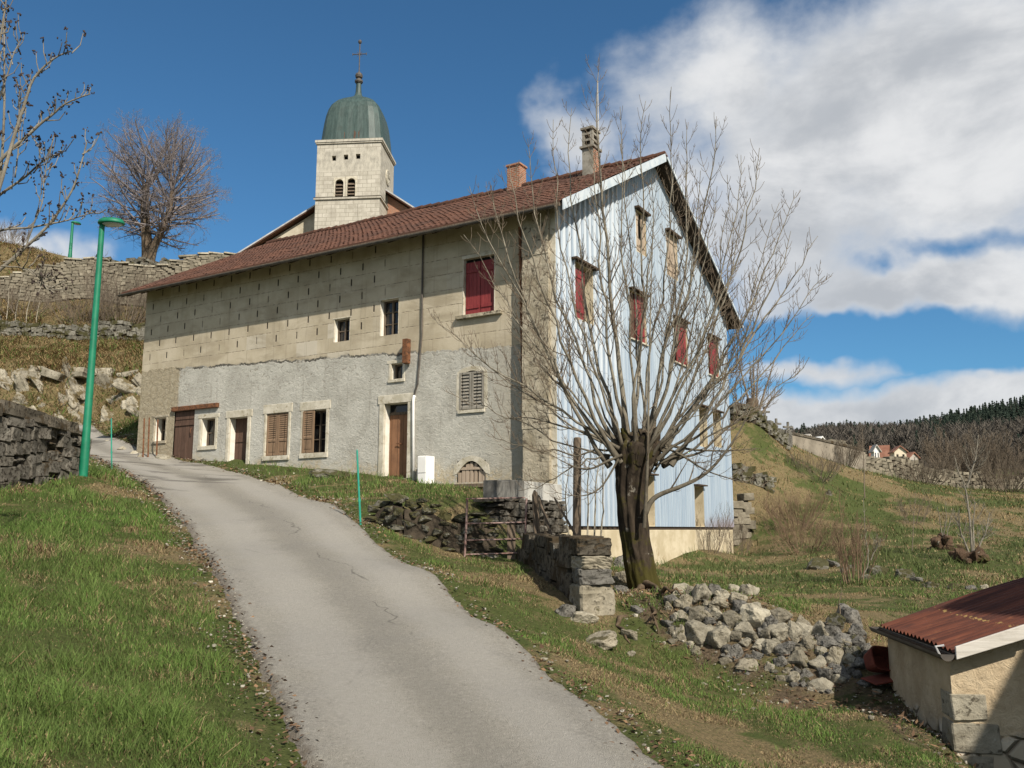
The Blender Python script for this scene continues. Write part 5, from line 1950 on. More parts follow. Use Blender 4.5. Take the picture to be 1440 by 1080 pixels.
for sx, zz_ in ((-1, .62), (1, .62)):
    xr.tube([(cx + sx * .62, cy, zx + hx * zz_ - .12), (cx + sx * .62, cy, zx + hx * zz_ + .12)], .035, 6)
for i in range(4):
    an = math.pi / 4 + i * math.pi / 2
    xr.tube([(cx, cy, zx + hx * .62), (cx + .32 * math.cos(an), cy, zx + hx * .62 + .32 * math.sin(an))], .022, 5)
xr.lathe([(.02, hx - .05), (.13, hx + .02), (.17, hx + .16), (.12, hx + .3), (.02, hx + .36)], (cx, cy, zx), 10)
xr.build('cross', M_darkzinc, dome)
# nave behind the tower, its gable towards us
ny = TD + .1


def npx(px, py, yl):
    """local x, z of a sight line on the plane y = yl of the church"""
    r = ray(px, py)
    hy = Vector((math.sin(CA), math.cos(CA), 0))
    hx_ = Vector((math.cos(CA), -math.sin(CA), 0))
    o_ = Vector(ch.location)
    t = (o_.dot(hy) + yl) / r.dot(hy)
    q = r * t - o_
    return q.x, q.z


yl = TD * .55
xa, za = npx(440, 293, yl)
xb, zb_ = npx(356, 345, yl)
sl_ = (za - zb_) / (xa - xb)
xr_, zr_ = npx(550, 276, yl)
slr = -(npx(580, 295, yl)[1] - zr_) / (npx(580, 295, yl)[0] - xr_)
# ridge where the two verges meet
xm = ((zr_ + slr * xr_) - (za - sl_ * xa)) / (sl_ + slr)
zm = za + sl_ * (xm - xa)
xe0, xe1 = xb - 4.0, xr_ + 7.0
ze0, ze1 = zm - sl_ * (xm - xe0), zm - slr * (xe1 - xm)
M_navewall = mottled('nave_wall', (.34, .30, .22), (.48, .44, .35), 1.0, .3, .03)
nv = MB()
k_ = .35
LNV = 20
nv.add([(xe0 + .7, yl, -6), (xe1 - .7, yl, -6), (xe1 - .7, yl, ze1 + slr * .7 - k_), (xm, yl, zm - k_), (xe0 + .7, yl, ze0 + sl_ * .7 - k_)], [(0, 1, 2, 3, 4)])
nv.quad((xe0 + .7, yl + LNV, -6), (xe0 + .7, yl, -6), (xe0 + .7, yl, ze0 + sl_ * .7 - k_), (xe0 + .7, yl + LNV, ze0 + sl_ * .7 - k_))
nv.quad((xe1 - .7, yl, -6), (xe1 - .7, yl + LNV, -6), (xe1 - .7, yl + LNV, ze1 + slr * .7 - k_), (xe1 - .7, yl, ze1 + slr * .7 - k_))
nave = nv.build('nave', M_navewall, ch)
nr = MB()
for (p_, q_, r2, s2) in ((xe0, ze0, xm, zm), (xm, zm, xe1, ze1)):
    nr.add([(p_, yl - .6, q_), (r2, yl - .6, s2), (r2, yl + LNV, s2), (p_, yl + LNV, q_), (p_, yl - .6, q_ - .2), (r2, yl - .6, s2 - .2), (r2, yl + LNV, s2 - .2), (p_, yl + LNV, q_ - .2)],
           [(0, 1, 2, 3), (7, 6, 5, 4), (4, 5, 1, 0), (3, 7, 4, 0)])
nr.build('nave_roof', M_tile, nave)
br_ = MB()
for (p_, q_, r2, s2) in ((xe0, ze0, xm, zm), (xm, zm, xe1, ze1)):
    br_.add([(p_, yl - .64, q_ + .05), (r2, yl - .64, s2 + .05), (r2, yl - .64, s2 - .09), (p_, yl - .64, q_ - .09), (p_, yl - .603, q_ + .05), (r2, yl - .603, s2 + .05), (r2, yl - .603, s2 - .09), (p_, yl - .603, q_ - .09)],
            [(3, 2, 1, 0), (4, 5, 6, 7), (0, 1, 5, 4), (2, 3, 7, 6)])
br_.build('barge_board', M_zinc, nave)
# red tile hanging on the gable right of the tower
xh0, zh0 = npx(548, 280, yl)
nh = MB().add([(.05, yl - .06, zm - slr * (.05 - xm) - 5), (xe1 - .9, yl - .06, ze1 + slr * .9 - 5), (xe1 - .9, yl - .06, ze1 + slr * .9 - .3), (.05, yl - .06, zm - slr * (.05 - xm) - .3)], [(0, 1, 2, 3)])
nh.build('tile_hanging', M_brick, nave)
# ==== SECTION shed
E0, E1 = at(1336, 914, 9.0), at(1240, 880, 11.3)
sa = math.atan2(E1.y - E0.y, E1.x - E0.x) - R(90)
LY = (Vector((E1.x, E1.y, 0)) - Vector((E0.x, E0.y, 0))).length
sb = Vector((E0.x, E0.y, -3.0))
shed = thing('shed', 'low stone shed with a rusty corrugated roof at the lower right corner', 'shed', sb, sa)
ze = E0.z + 3.0
SL = math.tan(R(18.5))
WXS = 3.6


def f_rustroof(n):
    v = co(n)
    x, y, z = n.sep(v)
    a = n.noise(n.mapv(v, (.5, 3.2, 1)), 1.5, 7, .65, .3)
    b = n.noise(v, 6, 7, .7)
    c_ = n.noise(v, .9, 5, .6)
    c = n.mix(n.ss(a, .32, .68), (.055, .020, .014), (.135, .045, .025))
    c = n.mix(n.math('MULTIPLY', n.ss(b, .55, .75), .6), c, (.19, .075, .034))
    c = n.mix(n.math('MULTIPLY', n.ss(c_, .5, .62), .6), c, (.032, .017, .015))
    c = n.mix(n.math('MULTIPLY', n.math('MULTIPLY', n.ss(n.math('ABSOLUTE', n.math('SUBTRACT', x, .62)), .03, .012), n.ss(n.noise(v, 14, 3, .6), .5, .58)), .8), c, (.30, .20, .07))
    return c, n.bump(b, .3, .006)


M_rustroof = mat('rusty_sheet', f_rustroof, rough=.75, spec=.25)


def f_shedwall(n):
    v = co(n)
    x, y, z = n.sep(v)
    a = n.noise(v, 2.2, 8, .65)
    b = n.noise(n.mapv(v, (1, 1, 1), rot=(0, R(30), 0)), 9, 8, .72, .8)
    sto = n.vor(n.mapv(v, (1, 1, 1.5)), 3.2, 'DISTANCE_TO_EDGE')
    cell = n.vor(n.mapv(v, (1, 1, 1.5)), 3.2, 'F1', 'Color')
    up = n.ss(n.math('ADD', z, n.math('MULTIPLY', a, .5)), ze - .62, ze - .50)
    plaster = n.mix(n.ss(a, .3, .7), (.40, .31, .20), (.54, .44, .30))
    plaster = n.mix(n.math('MULTIPLY', n.ss(b, .5, .34), .3), plaster, (.25, .185, .115))
    stone = n.mix(n.ss(n.sep(cell)[0], .2, .8), (.36, .31, .23), (.54, .48, .38))
    stone = n.mix(n.math('MULTIPLY', n.ss(a, .45, .65), .5), stone, (.28, .235, .17))
    stone = n.mix(n.math('MULTIPLY', n.ss(sto, .05, .012), .85), stone, (.12, .095, .065))
    c = n.mix(up, stone, plaster)
    h = n.mix(up, n.math('MULTIPLY', n.ss(sto, .0, .1), 1.6), b)
    return c, n.bump(h, .8, .05)


M_shedwall = mat('shed_wall', f_shedwall, rough=.95, spec=.1)
zs = lambda x: ze - .10 + SL * x
wb = MB()
x0, y0 = .03, .13
wb.quad((x0, y0, 0), (WXS, y0, 0), (WXS, y0, zs(WXS)), (x0, y0, zs(x0)))
wb.quad((x0, LY - .1, 0), (x0, y0, 0), (x0, y0, zs(x0)), (x0, LY - .1, zs(x0)))
wb.quad((WXS, y0, 0), (WXS, LY - .1, 0), (WXS, LY - .1, zs(WXS)), (WXS, y0, zs(WXS)))
wb.quad((WXS, LY - .1, 0), (x0, LY - .1, 0), (x0, LY - .1, zs(x0)), (WXS, LY - .1, zs(WXS)))
wb.build('wall', M_shedwall, shed)
zq = ze - .42
for i, (hh, wx) in enumerate(((.26, .34), (.30, .44), (.28, .36), (.34, .5))):
    V_, F_ = rock_data(950 + i, .97, 8, .03, 3, .02)
    mb = MB()
    put_rock(mb, V_ / .94, F_, Matrix.Translation((x0 + wx / 2 - .02, y0 + .16, zq - hh / 2)) @ Matrix.Diagonal((wx, .36, hh - .01, 1)))
    mb.build('quoin', M_palestone, shed)
    zq -= hh
rs = MB()
per = .13
ny_ = int((LY + .1) / per * 6)
nxr = 14
vs = []
for i in range(nxr + 1):
    x = (WXS + .1) * i / nxr
    for j in range(ny_ + 1):
        y = -.06 + (LY + .16) * j / ny_
        vs.append((x, y, ze + SL * x + .018 * math.cos(2 * math.pi * y / per) + .012 * math.sin(x * 3 + y * 2)))
rs.add(vs, [(i * (ny_ + 1) + j, (i + 1) * (ny_ + 1) + j, (i + 1) * (ny_ + 1) + j + 1, i * (ny_ + 1) + j + 1) for i in range(nxr) for j in range(ny_)])
rfs = rs.build('roof', M_rustroof, shed, smooth=True)
MB().add([(-.02, -.05, ze - .05), (WXS, -.05, ze - .05 + SL * WXS), (WXS, LY + .08, ze - .05 + SL * WXS), (-.02, LY + .08, ze - .05), (-.02, -.05, ze - .10), (WXS, -.05, ze - .10 + SL * WXS), (WXS, LY + .08, ze - .10 + SL * WXS), (-.02, LY + .08, ze - .10)],
         [(0, 1, 2, 3), (7, 6, 5, 4), (4, 5, 1, 0), (5, 6, 2, 1), (6, 7, 3, 2), (7, 4, 0, 3)]).build('roof_deck', M_soffit, rfs)
M_boardw = wood('weathered_white_board', (.46, .43, .38), (.60, .57, .52), (.33, .30, .25), 3.0, 'z')
for xa_, xb_, dz0, m in ((.02, .80, 0, M_boardw), (.812, 2.0, .035, M_barge), (2.01, WXS, .02, M_boardw)):
    MB().add([(xa_, -.10, ze + SL * xa_ + .035 + dz0), (xb_, -.10, ze + SL * xb_ + .035 + dz0), (xb_, -.10, ze + SL * xb_ - .10 + dz0), (xa_, -.10, ze + SL * xa_ - .085 + dz0),
              (xa_, -.068, ze + SL * xa_ + .035 + dz0), (xb_, -.068, ze + SL * xb_ + .035 + dz0), (xb_, -.068, ze + SL * xb_ - .10 + dz0), (xa_, -.068, ze + SL * xa_ - .085 + dz0)],
             [(3, 2, 1, 0), (4, 5, 6, 7), (0, 1, 5, 4), (2, 3, 7, 6), (3, 0, 4, 7), (1, 2, 6, 5)]).build('barge_board', m, rfs, bevel=.006)
gu = MB()
vs = []
for yq in (-.1, LY + .1):
    for i in range(9):
        an = math.pi + math.pi * i / 8
        vs.append((-.06 + .065 * math.cos(an), yq, ze - .03 + .065 * math.sin(an)))
gu.add(vs, [(i, i + 1, 10 + i, 9 + i) for i in range(8)] + [tuple(range(9)), tuple(range(17, 8, -1))])
gu.build('gutter', M_darkzinc, rfs)
MB().tube([(-.06, .10, ze - .08), (-.10, .10, ze + .02), (-.02, .10, ze + .03)], .012, 6).build('gutter_hook', M_zinc, rfs)

# red tub in the shade between heap and shed
M_redtub = mottled('faded_red_metal', (.10, .026, .018), (.16, .040, .026), 5, .2, .006, c3=(.08, .03, .02))
tp = hit(1238, 955)
tu = thing('metal_tub', 'faded red metal tub tipped over in the shade between rocks and shed', 'tub', (tp.x, tp.y, tp.z), .3)
b = MB()
vs, fs = [], []
prof = [(.17, .11, .0), (.21, .15, .20), (.19, .135, .20), (.15, .095, .02)]
for a_, c_, z in prof:
    for k in range(20):
        an = 2 * math.pi * k / 20
        e_ = .45
        vs.append((a_ * math.copysign(abs(math.cos(an)) ** e_, math.cos(an)), c_ * math.copysign(abs(math.sin(an)) ** e_, math.sin(an)), z))
fs = [(i * 20 + j, i * 20 + (j + 1) % 20, (i + 1) * 20 + (j + 1) % 20, (i + 1) * 20 + j) for i in range(3) for j in range(20)] + [tuple(range(20))[::-1], tuple(range(60, 80))]
b.add(vs, fs)
o = b.build('body', M_redtub, tu)
o.rotation_euler = (R(64), R(8), 0)
o.location = (0, .06, .17)
o = MB().box(-.22, .2, -.18, .1, .0, .02).build('lid', M_redtub, tu, bevel=.01)
o.rotation_euler = (R(7), R(-6), 0)
o.location = (-.05, -.08, .02)

# neighbour house, standing right of the camera: its eave shades the shed
fw = shed.matrix_basis if False else (Matrix.Translation(sb) @ Matrix.Rotation(sa, 4, 'Z'))
inv = fw.inverted()


def shed_front(px, py):
    r = ray(px, py)
    o_, d_ = inv @ Vector((0, 0, 0)), (inv.to_3x3() @ r)
    t = (y0 - o_.y) / d_.y
    return r * t


A_, B_ = shed_front(1440, 905), shed_front(1358, 1062)
A2 = A_ + SUN * 9.0
B2 = B_ + SUN * (9.0 + (A_.z - B_.z) / SUN.z)
ed = (A2 - B2)
ed.z = 0
ed.normalize()
na = math.atan2(ed.y, ed.x)
org = A2 + ed * 2.2
nbz = -4.5
nb_ = thing('neighbour_house', 'plain rendered house whose eave throws the slanting shadow on the shed', 'house', (org.x, org.y, nbz), na)
zev = A2.z - nbz
b = MB()
LN, WN = 12, 8
b.box(-LN + .4, -.4, -WN + .4, -.5, 0, zev - .1)
b.add([(-.4, -WN + .4, zev - .1), (-.4, -.5, zev - .1), (-.4, -WN / 2, zev + 2.0)], [(0, 1, 2)])
b.add([(-LN + .4, -WN + .4, zev - .1), (-LN + .4, -.5, zev - .1), (-LN + .4, -WN / 2, zev + 2.0)], [(2, 1, 0)])
b.build('wall', M_navewall, nb_)
b = MB()
for s0, s1 in ((0, 1), (-WN, -1)):
    yc = -WN / 2
    b.add([(-LN, s0, zev), (0, s0, zev), (0, yc, zev + 2.2), (-LN, yc, zev + 2.2), (-LN, s0, zev - .15), (0, s0, zev - .15), (0, yc, zev + 2.05), (-LN, yc, zev + 2.05)],
          [(0, 1, 2, 3), (7, 6, 5, 4), (0, 4, 5, 1), (1, 5, 6, 2), (3, 7, 4, 0)])
b.build('roof', M_tile, nb_)
for xx in (-2.5, -6, -9.5):
    w_ = MB().box(xx - .5, xx + .5, -.52, -.49, zev - 2.4, zev - 1.0).build('window', M_glass, nb_)
    MB().box(xx - .6, xx - .5, -.54, -.44, zev - 2.4, zev - 1.0).box(xx + .5, xx + .6, -.54, -.44, zev - 2.4, zev - 1.0).box(xx - .6, xx + .6, -.54, -.44, zev - 1.0, zev - .9).box(xx - .6, xx + .6, -.56, -.4, zev - 2.5, zev - 2.4).build('frame', M_trim, w_)

# ==== SECTION trees
class TB:
    """collects many tapering tubes as arrays"""
    def __init__(s):
        s.V, s.Q, s.n = [], [], 0

    def add(s, pts, rad, sides=4):
        P_ = np.asarray(pts, float)
        k = len(P_)
        T_ = np.gradient(P_, axis=0)
        T_ /= np.linalg.norm(T_, axis=1)[:, None] + 1e-9
        ref = np.array([.31, .87, .38]) if abs(T_[0] @ np.array([.31, .87, .38])) < .93 else np.array([.9, -.2, .4])
        A = np.cross(T_, ref)
        A /= np.linalg.norm(A, axis=1)[:, None] + 1e-9
        B = np.cross(T_, A)
        an = np.arange(sides) * 2 * np.pi / sides
        r_ = np.asarray(rad, float)[:, None, None]
        s.V.append((P_[:, None, :] + r_ * (A[:, None, :] * np.cos(an)[None, :, None] + B[:, None, :] * np.sin(an)[None, :, None])).reshape(-1, 3))
        i, j = np.meshgrid(np.arange(k - 1), np.arange(sides), indexing='ij')
        j2 = (j + 1) % sides
        s.Q.append(np.stack([i * sides + j, i * sides + j2, (i + 1) * sides + j2, (i + 1) * sides + j], -1).reshape(-1, 4) + s.n)
        s.n += k * sides
        return s

    def build(s, name, m, parent=None, off=(0, 0, 0), smooth=True):
        return npmesh(name, np.concatenate(s.V) - np.array(off), np.concatenate(s.Q), m, smooth, parent=parent)


def bez(a, b, c, k):
    t = np.linspace(0, 1, k)[:, None]
    return (1 - t) ** 2 * a + 2 * t * (1 - t) * b + t * t * c


tr = np.random.default_rng(21)
nrm = lambda v: v / (np.linalg.norm(v) + 1e-9)


def wobble(P_, amt):
    k = len(P_)
    W = np.cumsum(tr.normal(0, amt, (k, 3)), 0)
    W -= np.linspace(0, 1, k)[:, None] * W[-1]
    return P_ + W


def grow(tb, p, d_, L, r, lev, up=.25, spread=.75, kids=(5, 5, 4), ratio=.55, sides=(7, 5, 4, 3), rmin=.004, wig=.12, start=.25, tips=None):
    k = 5 if lev > 0 else 4
    pts = [np.array(p, float)]
    dd = nrm(np.array(d_, float))
    for i in range(k):
        dd = nrm(dd + tr.normal(0, wig, 3) + np.array([0, 0, up * .25]))
        pts.append(pts[-1] + dd * L / k)
    pts = np.array(pts)
    rad = np.linspace(r, max(r * .35, rmin * .6), k + 1)
    tb.add(pts, rad, sides[min(len(sides) - 1, max(0, 3 - lev))])
    if tips is not None and lev == 0:
        tips.append((pts[-1], dd))
    if lev <= 0:
        return
    n_ = kids[len(kids) - lev] if lev <= len(kids) else kids[0]
    for i in range(n_):
        t = start + (1 - start) * (i + tr.random()) / n_
        f = t * k
        i0_ = min(int(f), k - 1)
        q = pts[i0_] + (pts[i0_ + 1] - pts[i0_]) * (f - i0_)
        base = nrm(pts[i0_ + 1] - pts[i0_])
        side = nrm(np.cross(base, tr.normal(0, 1, 3)))
        nd = nrm(base * (1 - spread * .6) + side * spread + np.array([0, 0, up]))
        grow(tb, q, nd, L * ratio * tr.uniform(.7, 1.15) * (1.15 - .5 * t), max(rmin, np.interp(f, np.arange(k + 1), rad) * .55), lev - 1, up, spread, kids, ratio, sides, rmin, wig, .2, tips)


def bark(name, c1, c2, dark, pale=None, moss=None, mz=None, sc_=6.0):
    def fn(n):
        v = co(n)
        a = n.noise(n.mapv(v, (1, 1, .35)), sc_, 7, .7, .3)
        b = n.noise(v, sc_ * .5, 6, .65)
        c = n.mix(n.ss(a, .3, .7), c1, c2)
        c = n.mix(n.math('MULTIPLY', n.ss(b, .5, .68), .6), c, dark)
        if pale:
            c = n.mix(n.math('MULTIPLY', n.ss(n.noise(v, sc_ * .8, 6, .6, .4), .62, .68), .8), c, pale)
        if moss:
            mm = n.noise(v, 2.2, 7, .68)
            if mz is not None:
                mm = n.math('ADD', mm, n.math('MULTIPLY', n.ss(n.sep(v)[2], mz, 0), .22))
            c = n.mix(n.ss(mm, .54, .64), c, moss)
        return c, n.bump(a, .9, .03)
    return mat(name, fn, rough=.95, spec=.1)


M_ashtrunk = bark('ash_trunk_bark', (.022, .017, .012), (.055, .042, .030), (.012, .009, .007), (.22, .20, .165), (.050, .044, .013), 1.2, 7)
def f_ashb(n):
    v = co(n)
    a = n.noise(n.mapv(v, (1, 1, .4)), 9, 7, .7, .3)
    b = n.noise(v, 4, 6, .65)
    c = n.mix(n.ss(a, .3, .7), (.135, .12, .09), (.26, .235, .185))
    c = n.mix(n.math('MULTIPLY', n.ss(b, .48, .64), .7), c, (.065, .054, .04))
    old = n.ss(n.math('ADD', n.sep(v)[2], n.math('MULTIPLY', b, .9)), 4.0, 2.7)      # older, darker bark towards the pollard head
    c = n.mix(n.math('MULTIPLY', old, .62), c, (.06, .05, .036))
    return c, n.bump(a, .9, .02)


M_ashbranch = mat('ash_branch_bark', f_ashb, rough=.95, spec=.1)
M_twig = mat('twig', lambda n: n.mix(n.noise(co(n), 1.5, 3), (.10, .075, .052), (.19, .15, .105)), rough=.9)
M_root = bark('root_wood', (.06, .042, .027), (.13, .095, .062), (.03, .022, .015))
M_purple = mat('lime_twig', lambda n: n.mix(n.noise(co(n), .8, 3), (.14, .122, .122), (.235, .205, .20)), rough=.9)
M_limebark = bark('lime_bark', (.085, .062, .043), (.15, .115, .08), (.04, .03, .02), None, None, None, 2.5)
M_brush = mat('brush_twig', lambda n: n.mix(n.noise(co(n), .9, 3), (.10, .078, .058), (.21, .17, .125)), rough=.9)
M_redbrush = mat('reddish_twig', lambda n: n.mix(n.noise(co(n), 1.2, 3), (.13, .082, .052), (.24, .165, .105)), rough=.9)
M_paletwig = bark('pale_bark', (.25, .22, .165), (.37, .34, .27), (.14, .115, .08), None, None, None, 8)
M_budbark = bark('bud_tree_bark', (.14, .125, .10), (.25, .228, .185), (.075, .064, .048), None, None, None, 9)
M_bud = mat('bud', col=(.035, .022, .018), rough=.7)

# ---- the pollarded ash
AY = 15.5
ab = at(905, 832, AY)
ab.z = gz(ab.x, ab.y)
ash = thing('pollard_ash', 'big pollarded ash with a mossy trunk and fan of bare branches before the blue gable', 'tree', ab)
off = np.array(ab)
axp = [(913, 850, .31), (908, 830, .262), (903, 808, .245), (899, 785, .240), (895, 760, .24), (892, 735, .24), (890, 710, .242), (889, 690, .255), (890, 672, .28), (893, 655, .33), (896, 640, .385), (898, 628, .38), (899, 617, .29), (900, 609, .19), (901, 603, .07)]
cen = np.array([at(x, y, AY) for x, y, r_ in axp])
rads = np.array([r_ for *_, r_ in axp])
tq = np.linspace(0, len(axp) - 1, 90)
cen = np.array([np.interp(tq, np.arange(len(axp)), cen[:, i]) for i in range(3)]).T
rads = np.interp(tq, np.arange(len(axp)), rads)
NS = 72
vs = []
for i in range(len(cen)):
    low = max(0, 1 - (cen[i][2] - ab.z) / .9)
    hd_ = math.exp(-((cen[i][2] - cen[-12][2]) / .35) ** 2)
    for j in range(NS):
        an = 2 * math.pi * j / NS
        q = Vector((math.cos(an) * 1.3, math.sin(an) * 1.3, cen[i][2] * 1.1))
        r_ = rads[i] * (1 + .15 * mnoise.noise(q * 1.2) + .08 * mnoise.noise(q * 4) + .16 * mnoise.noise(Vector((q.x * 4, q.y * 4, q.z * .6))) + .05 * mnoise.noise(Vector((q.x * 11, q.y * 11, q.z * 1.5))))
        r_ *= 1 + low * .14 * max(0, math.sin(an * 3 + 1.2)) + hd_ * .22 * mnoise.noise(q * 3.3)
        vs.append(tuple(cen[i] + np.array([math.cos(an), math.sin(an), 0]) * r_))
mb = MB().add(vs, [(i * NS + j, i * NS + (j + 1) % NS, (i + 1) * NS + (j + 1) % NS, (i + 1) * NS + j) for i in range(len(cen) - 1) for j in range(NS)] + [tuple(range((len(cen) - 1) * NS, len(cen) * NS))])
mb.build('trunk', M_ashtrunk, ash, smooth=True, off=tuple(off))
rt = TB()
for pl_ in ([(900, 838), (885, 862), (880, 885), (886, 905)], [(912, 835), (925, 850), (935, 872), (944, 890)], [(916, 830), (940, 838), (958, 846)], [(905, 840), (912, 862), (918, 885), (930, 902)], [(896, 836), (872, 845), (858, 852)], [(920, 846), (930, 868), (926, 893)]):
    P_ = np.array([hit(*q) + Vector((0, 0, .05)) for q in pl_])
    P_[0] = at(pl_[0][0], pl_[0][1] - 14, AY - .25)
    P_ = np.array([np.interp(np.linspace(0, len(P_) - 1, 12), np.arange(len(P_)), P_[:, i]) for i in range(3)]).T
    P_[:, 2] -= .045
    rt.add(wobble(P_, .06), np.linspace(.07, .012, 12) * tr.uniform(.6, 1.1, 12), 8)
rt.build('root', M_root, ash, off)
br, tw_, knob = TB(), TB(), TB()
shoots = [(690, 262, -.5, .9), (652, 330, .3, .8), (742, 195, .5, .95), (778, 168, -.8, .9), (843, 84, .2, 1.25), (804, 152, 1, .9), (872, 150, -.5, 1.0), (908, 142, .6, 1.0), (944, 122, -.3, 1.1), (966, 172, 1, .85), (1006, 168, -.6, .95),
          (1042, 218, .4, .9), (1068, 208, -1, .85), (1096, 285, .5, .85), (1112, 325, -.4, .85), (1150, 332, .3, .8), (1160, 388, -.8, .8), (1142, 442, .6, .8), (1138, 502, -.5, .75), (1095, 555, .8, .6), (640, 470, -.6, .75), (606, 440, .5, .7),
          (690, 610, -.4, .55), (620, 545, .5, .6), (716, 232, -1.1, .8), (830, 210, -1.0, .8), (985, 240, -1.1, .8), (1030, 300, 1.0, .8), (760, 300, 1.1, .75), (700, 400, 1.0, .65), (915, 250, -1.2, .75), (1075, 380, -1.2, .7),
          (870, 190, 1.3, .8), (948, 210, 1.4, .8), (660, 262, -.9, .7), (1120, 270, .9, .7), (1085, 470, 1.1, .6), (728, 690, -.5, .45)]


def twigs_on(P_, rad, n_, L0, tb, lev=1, t0=.28, upb=.55):
    k = len(P_)
    for i in range(n_):
        t = t0 + (1 - t0) * (i + tr.uniform(-.3, .3)) / n_
        t = min(max(t, .05), .985)
        f = t * (k - 1)
        a_ = int(f)
        q = P_[a_] + (P_[min(a_ + 1, k - 1)] - P_[a_]) * (f - a_)
        ax_ = nrm(P_[min(a_ + 1, k - 1)] - P_[a_])
        side = nrm(np.cross(ax_, tr.normal(0, 1, 3)))
        r_ = np.interp(f, np.arange(k), rad)
        for sg in ((1, -1) if tr.random() < .6 else (1,)):
            L = L0 * tr.uniform(.35, 1.15) * (1.12 - .75 * t)
            d0 = nrm(ax_ * .62 + side * sg * .75 + np.array([0, 0, .12]))
            d1 = nrm(ax_ * .5 + side * sg * .25 + np.array([0, 0, upb]))
            e_ = q + d0 * L * .5
            Q_ = wobble(bez(q, e_, e_ + d1 * L * .55, 5), .012 * L)
            rr_ = np.linspace(max(r_ * .40, .0045), .003, 5)
            tb.add(Q_, rr_, 4 if lev else 3)
            if lev and L > .35:
                twigs_on(Q_, rr_, 3 if L < .8 else 5, L * .42, tb, 0, .3, upb)


for _ in range(7):
    a_ = tr.uniform(-1.15, 1.15)
    rr_ = tr.uniform(.55, .92)
    shoots.append((897 + math.sin(a_) * 275 * rr_, 630 - math.cos(a_) * 500 * rr_, tr.uniform(-1.5, 1.5), tr.uniform(.42, .62)))
for si, (px, py, dy, sz) in enumerate(shoots):
    sz *= (1.0, .62, .85, .55, 1.05)[si % 5]
    e_ = np.array(at(px, py, AY + dy))
    an = (px - 895) / 260
    s0 = np.array(at(897 + np.clip(an * 1.3, -1, 1) * 29 + tr.normal(0, 7), 630 + abs(an) * 14 + tr.normal(0, 10), AY + dy * .22))
    L = np.linalg.norm(e_ - s0)
    mid = s0 + (e_ - s0) * .5
    outw = np.array([np.sign(px - 897) * min(1, abs(px - 897) / 120), dy * .4, 0])
    ctrl = mid + outw * L * .09
    P_ = wobble(bez(s0, ctrl, e_, 16), .038)
    rad = np.linspace(1, 0, 16) ** .95 * .033 * sz + .0045 + np.exp(-np.linspace(0, 1, 16) * 22) * .035 * sz ** .5
    br.add(P_, rad, 7)
    twigs_on(P_, rad, int(6 + L * 2.3), 1.15 * sz ** .4, tw_)
for pl_, dy, r0 in (([(908, 722), (917, 698), (954, 686), (992, 669), (1018, 640), (1045, 600), (1062, 560)], -.35, .05), ([(906, 742), (909, 690), (911, 640), (912, 560), (914, 470), (916, 390), (918, 330)], -.42, .034),
                    ([(925, 622), (965, 632), (1000, 634), (1030, 634), (1070, 630)], .3, .028), ([(928, 626), (960, 640), (992, 663), (1030, 674), (1085, 688)], -.2, .024), ([(875, 640), (850, 650), (830, 662), (800, 655), (760, 630)], -.3, .028),
                    ([(872, 636), (835, 610), (790, 600), (745, 585), (700, 590)], .2, .03), ([(870, 645), (845, 690), (815, 700), (770, 690)], -.4, .02)):
    P_ = np.array([at(x, y, AY + dy) for x, y in pl_])
    k = 4 * len(P_)
    P_ = smoothpl(np.array([np.interp(np.linspace(0, len(P_) - 1, k), np.arange(len(P_)), P_[:, i]) for i in range(3)]).T, 5)
    rad = np.linspace(1, .12, k) * r0
    br.add(P_, rad, 7)
    twigs_on(P_, rad, 9, .8, tw_, 1, .3)
for i in range(16):
    a_ = tr.uniform(0, 2 * np.pi)
    q = np.array(at(897, 622 + tr.uniform(-10, 22), AY)) + np.array([math.cos(a_), math.sin(a_), 0]) * .24
    e_ = q + np.array([math.cos(a_) * .12, math.sin(a_) * .12, tr.uniform(.10, .28)])
    knob.add(wobble(np.array([q, q + (e_ - q) * .5, e_]), .02), [tr.uniform(.08, .13), tr.uniform(.06, .10), tr.uniform(.025, .05)], 8)
knob.build('knuckle', M_ashtrunk, ash, off)
br.build('branch', M_ashbranch, ash, off)
tw_.build('twig', M_twig, ash, off)

# ---- bare lime tree on the hilltop
LYY = 58.5
lb_ = at(207, 380, LYY)
lb_.z = gz(lb_.x, lb_.y) - .1
lime = thing('lime_tree', 'large round bare lime tree with forked trunk on the hilltop wall', 'tree', lb_)
off = np.array(lb_)
tb, cb2 = TB(), TB()


def ipx(pl_, Y, k=14):
    P_ = np.array([at(x, y, Y) for x, y in pl_])
    return smoothpl(np.array([np.interp(np.linspace(0, len(P_) - 1, k), np.arange(len(P_)), P_[:, i]) for i in range(3)]).T, 2)


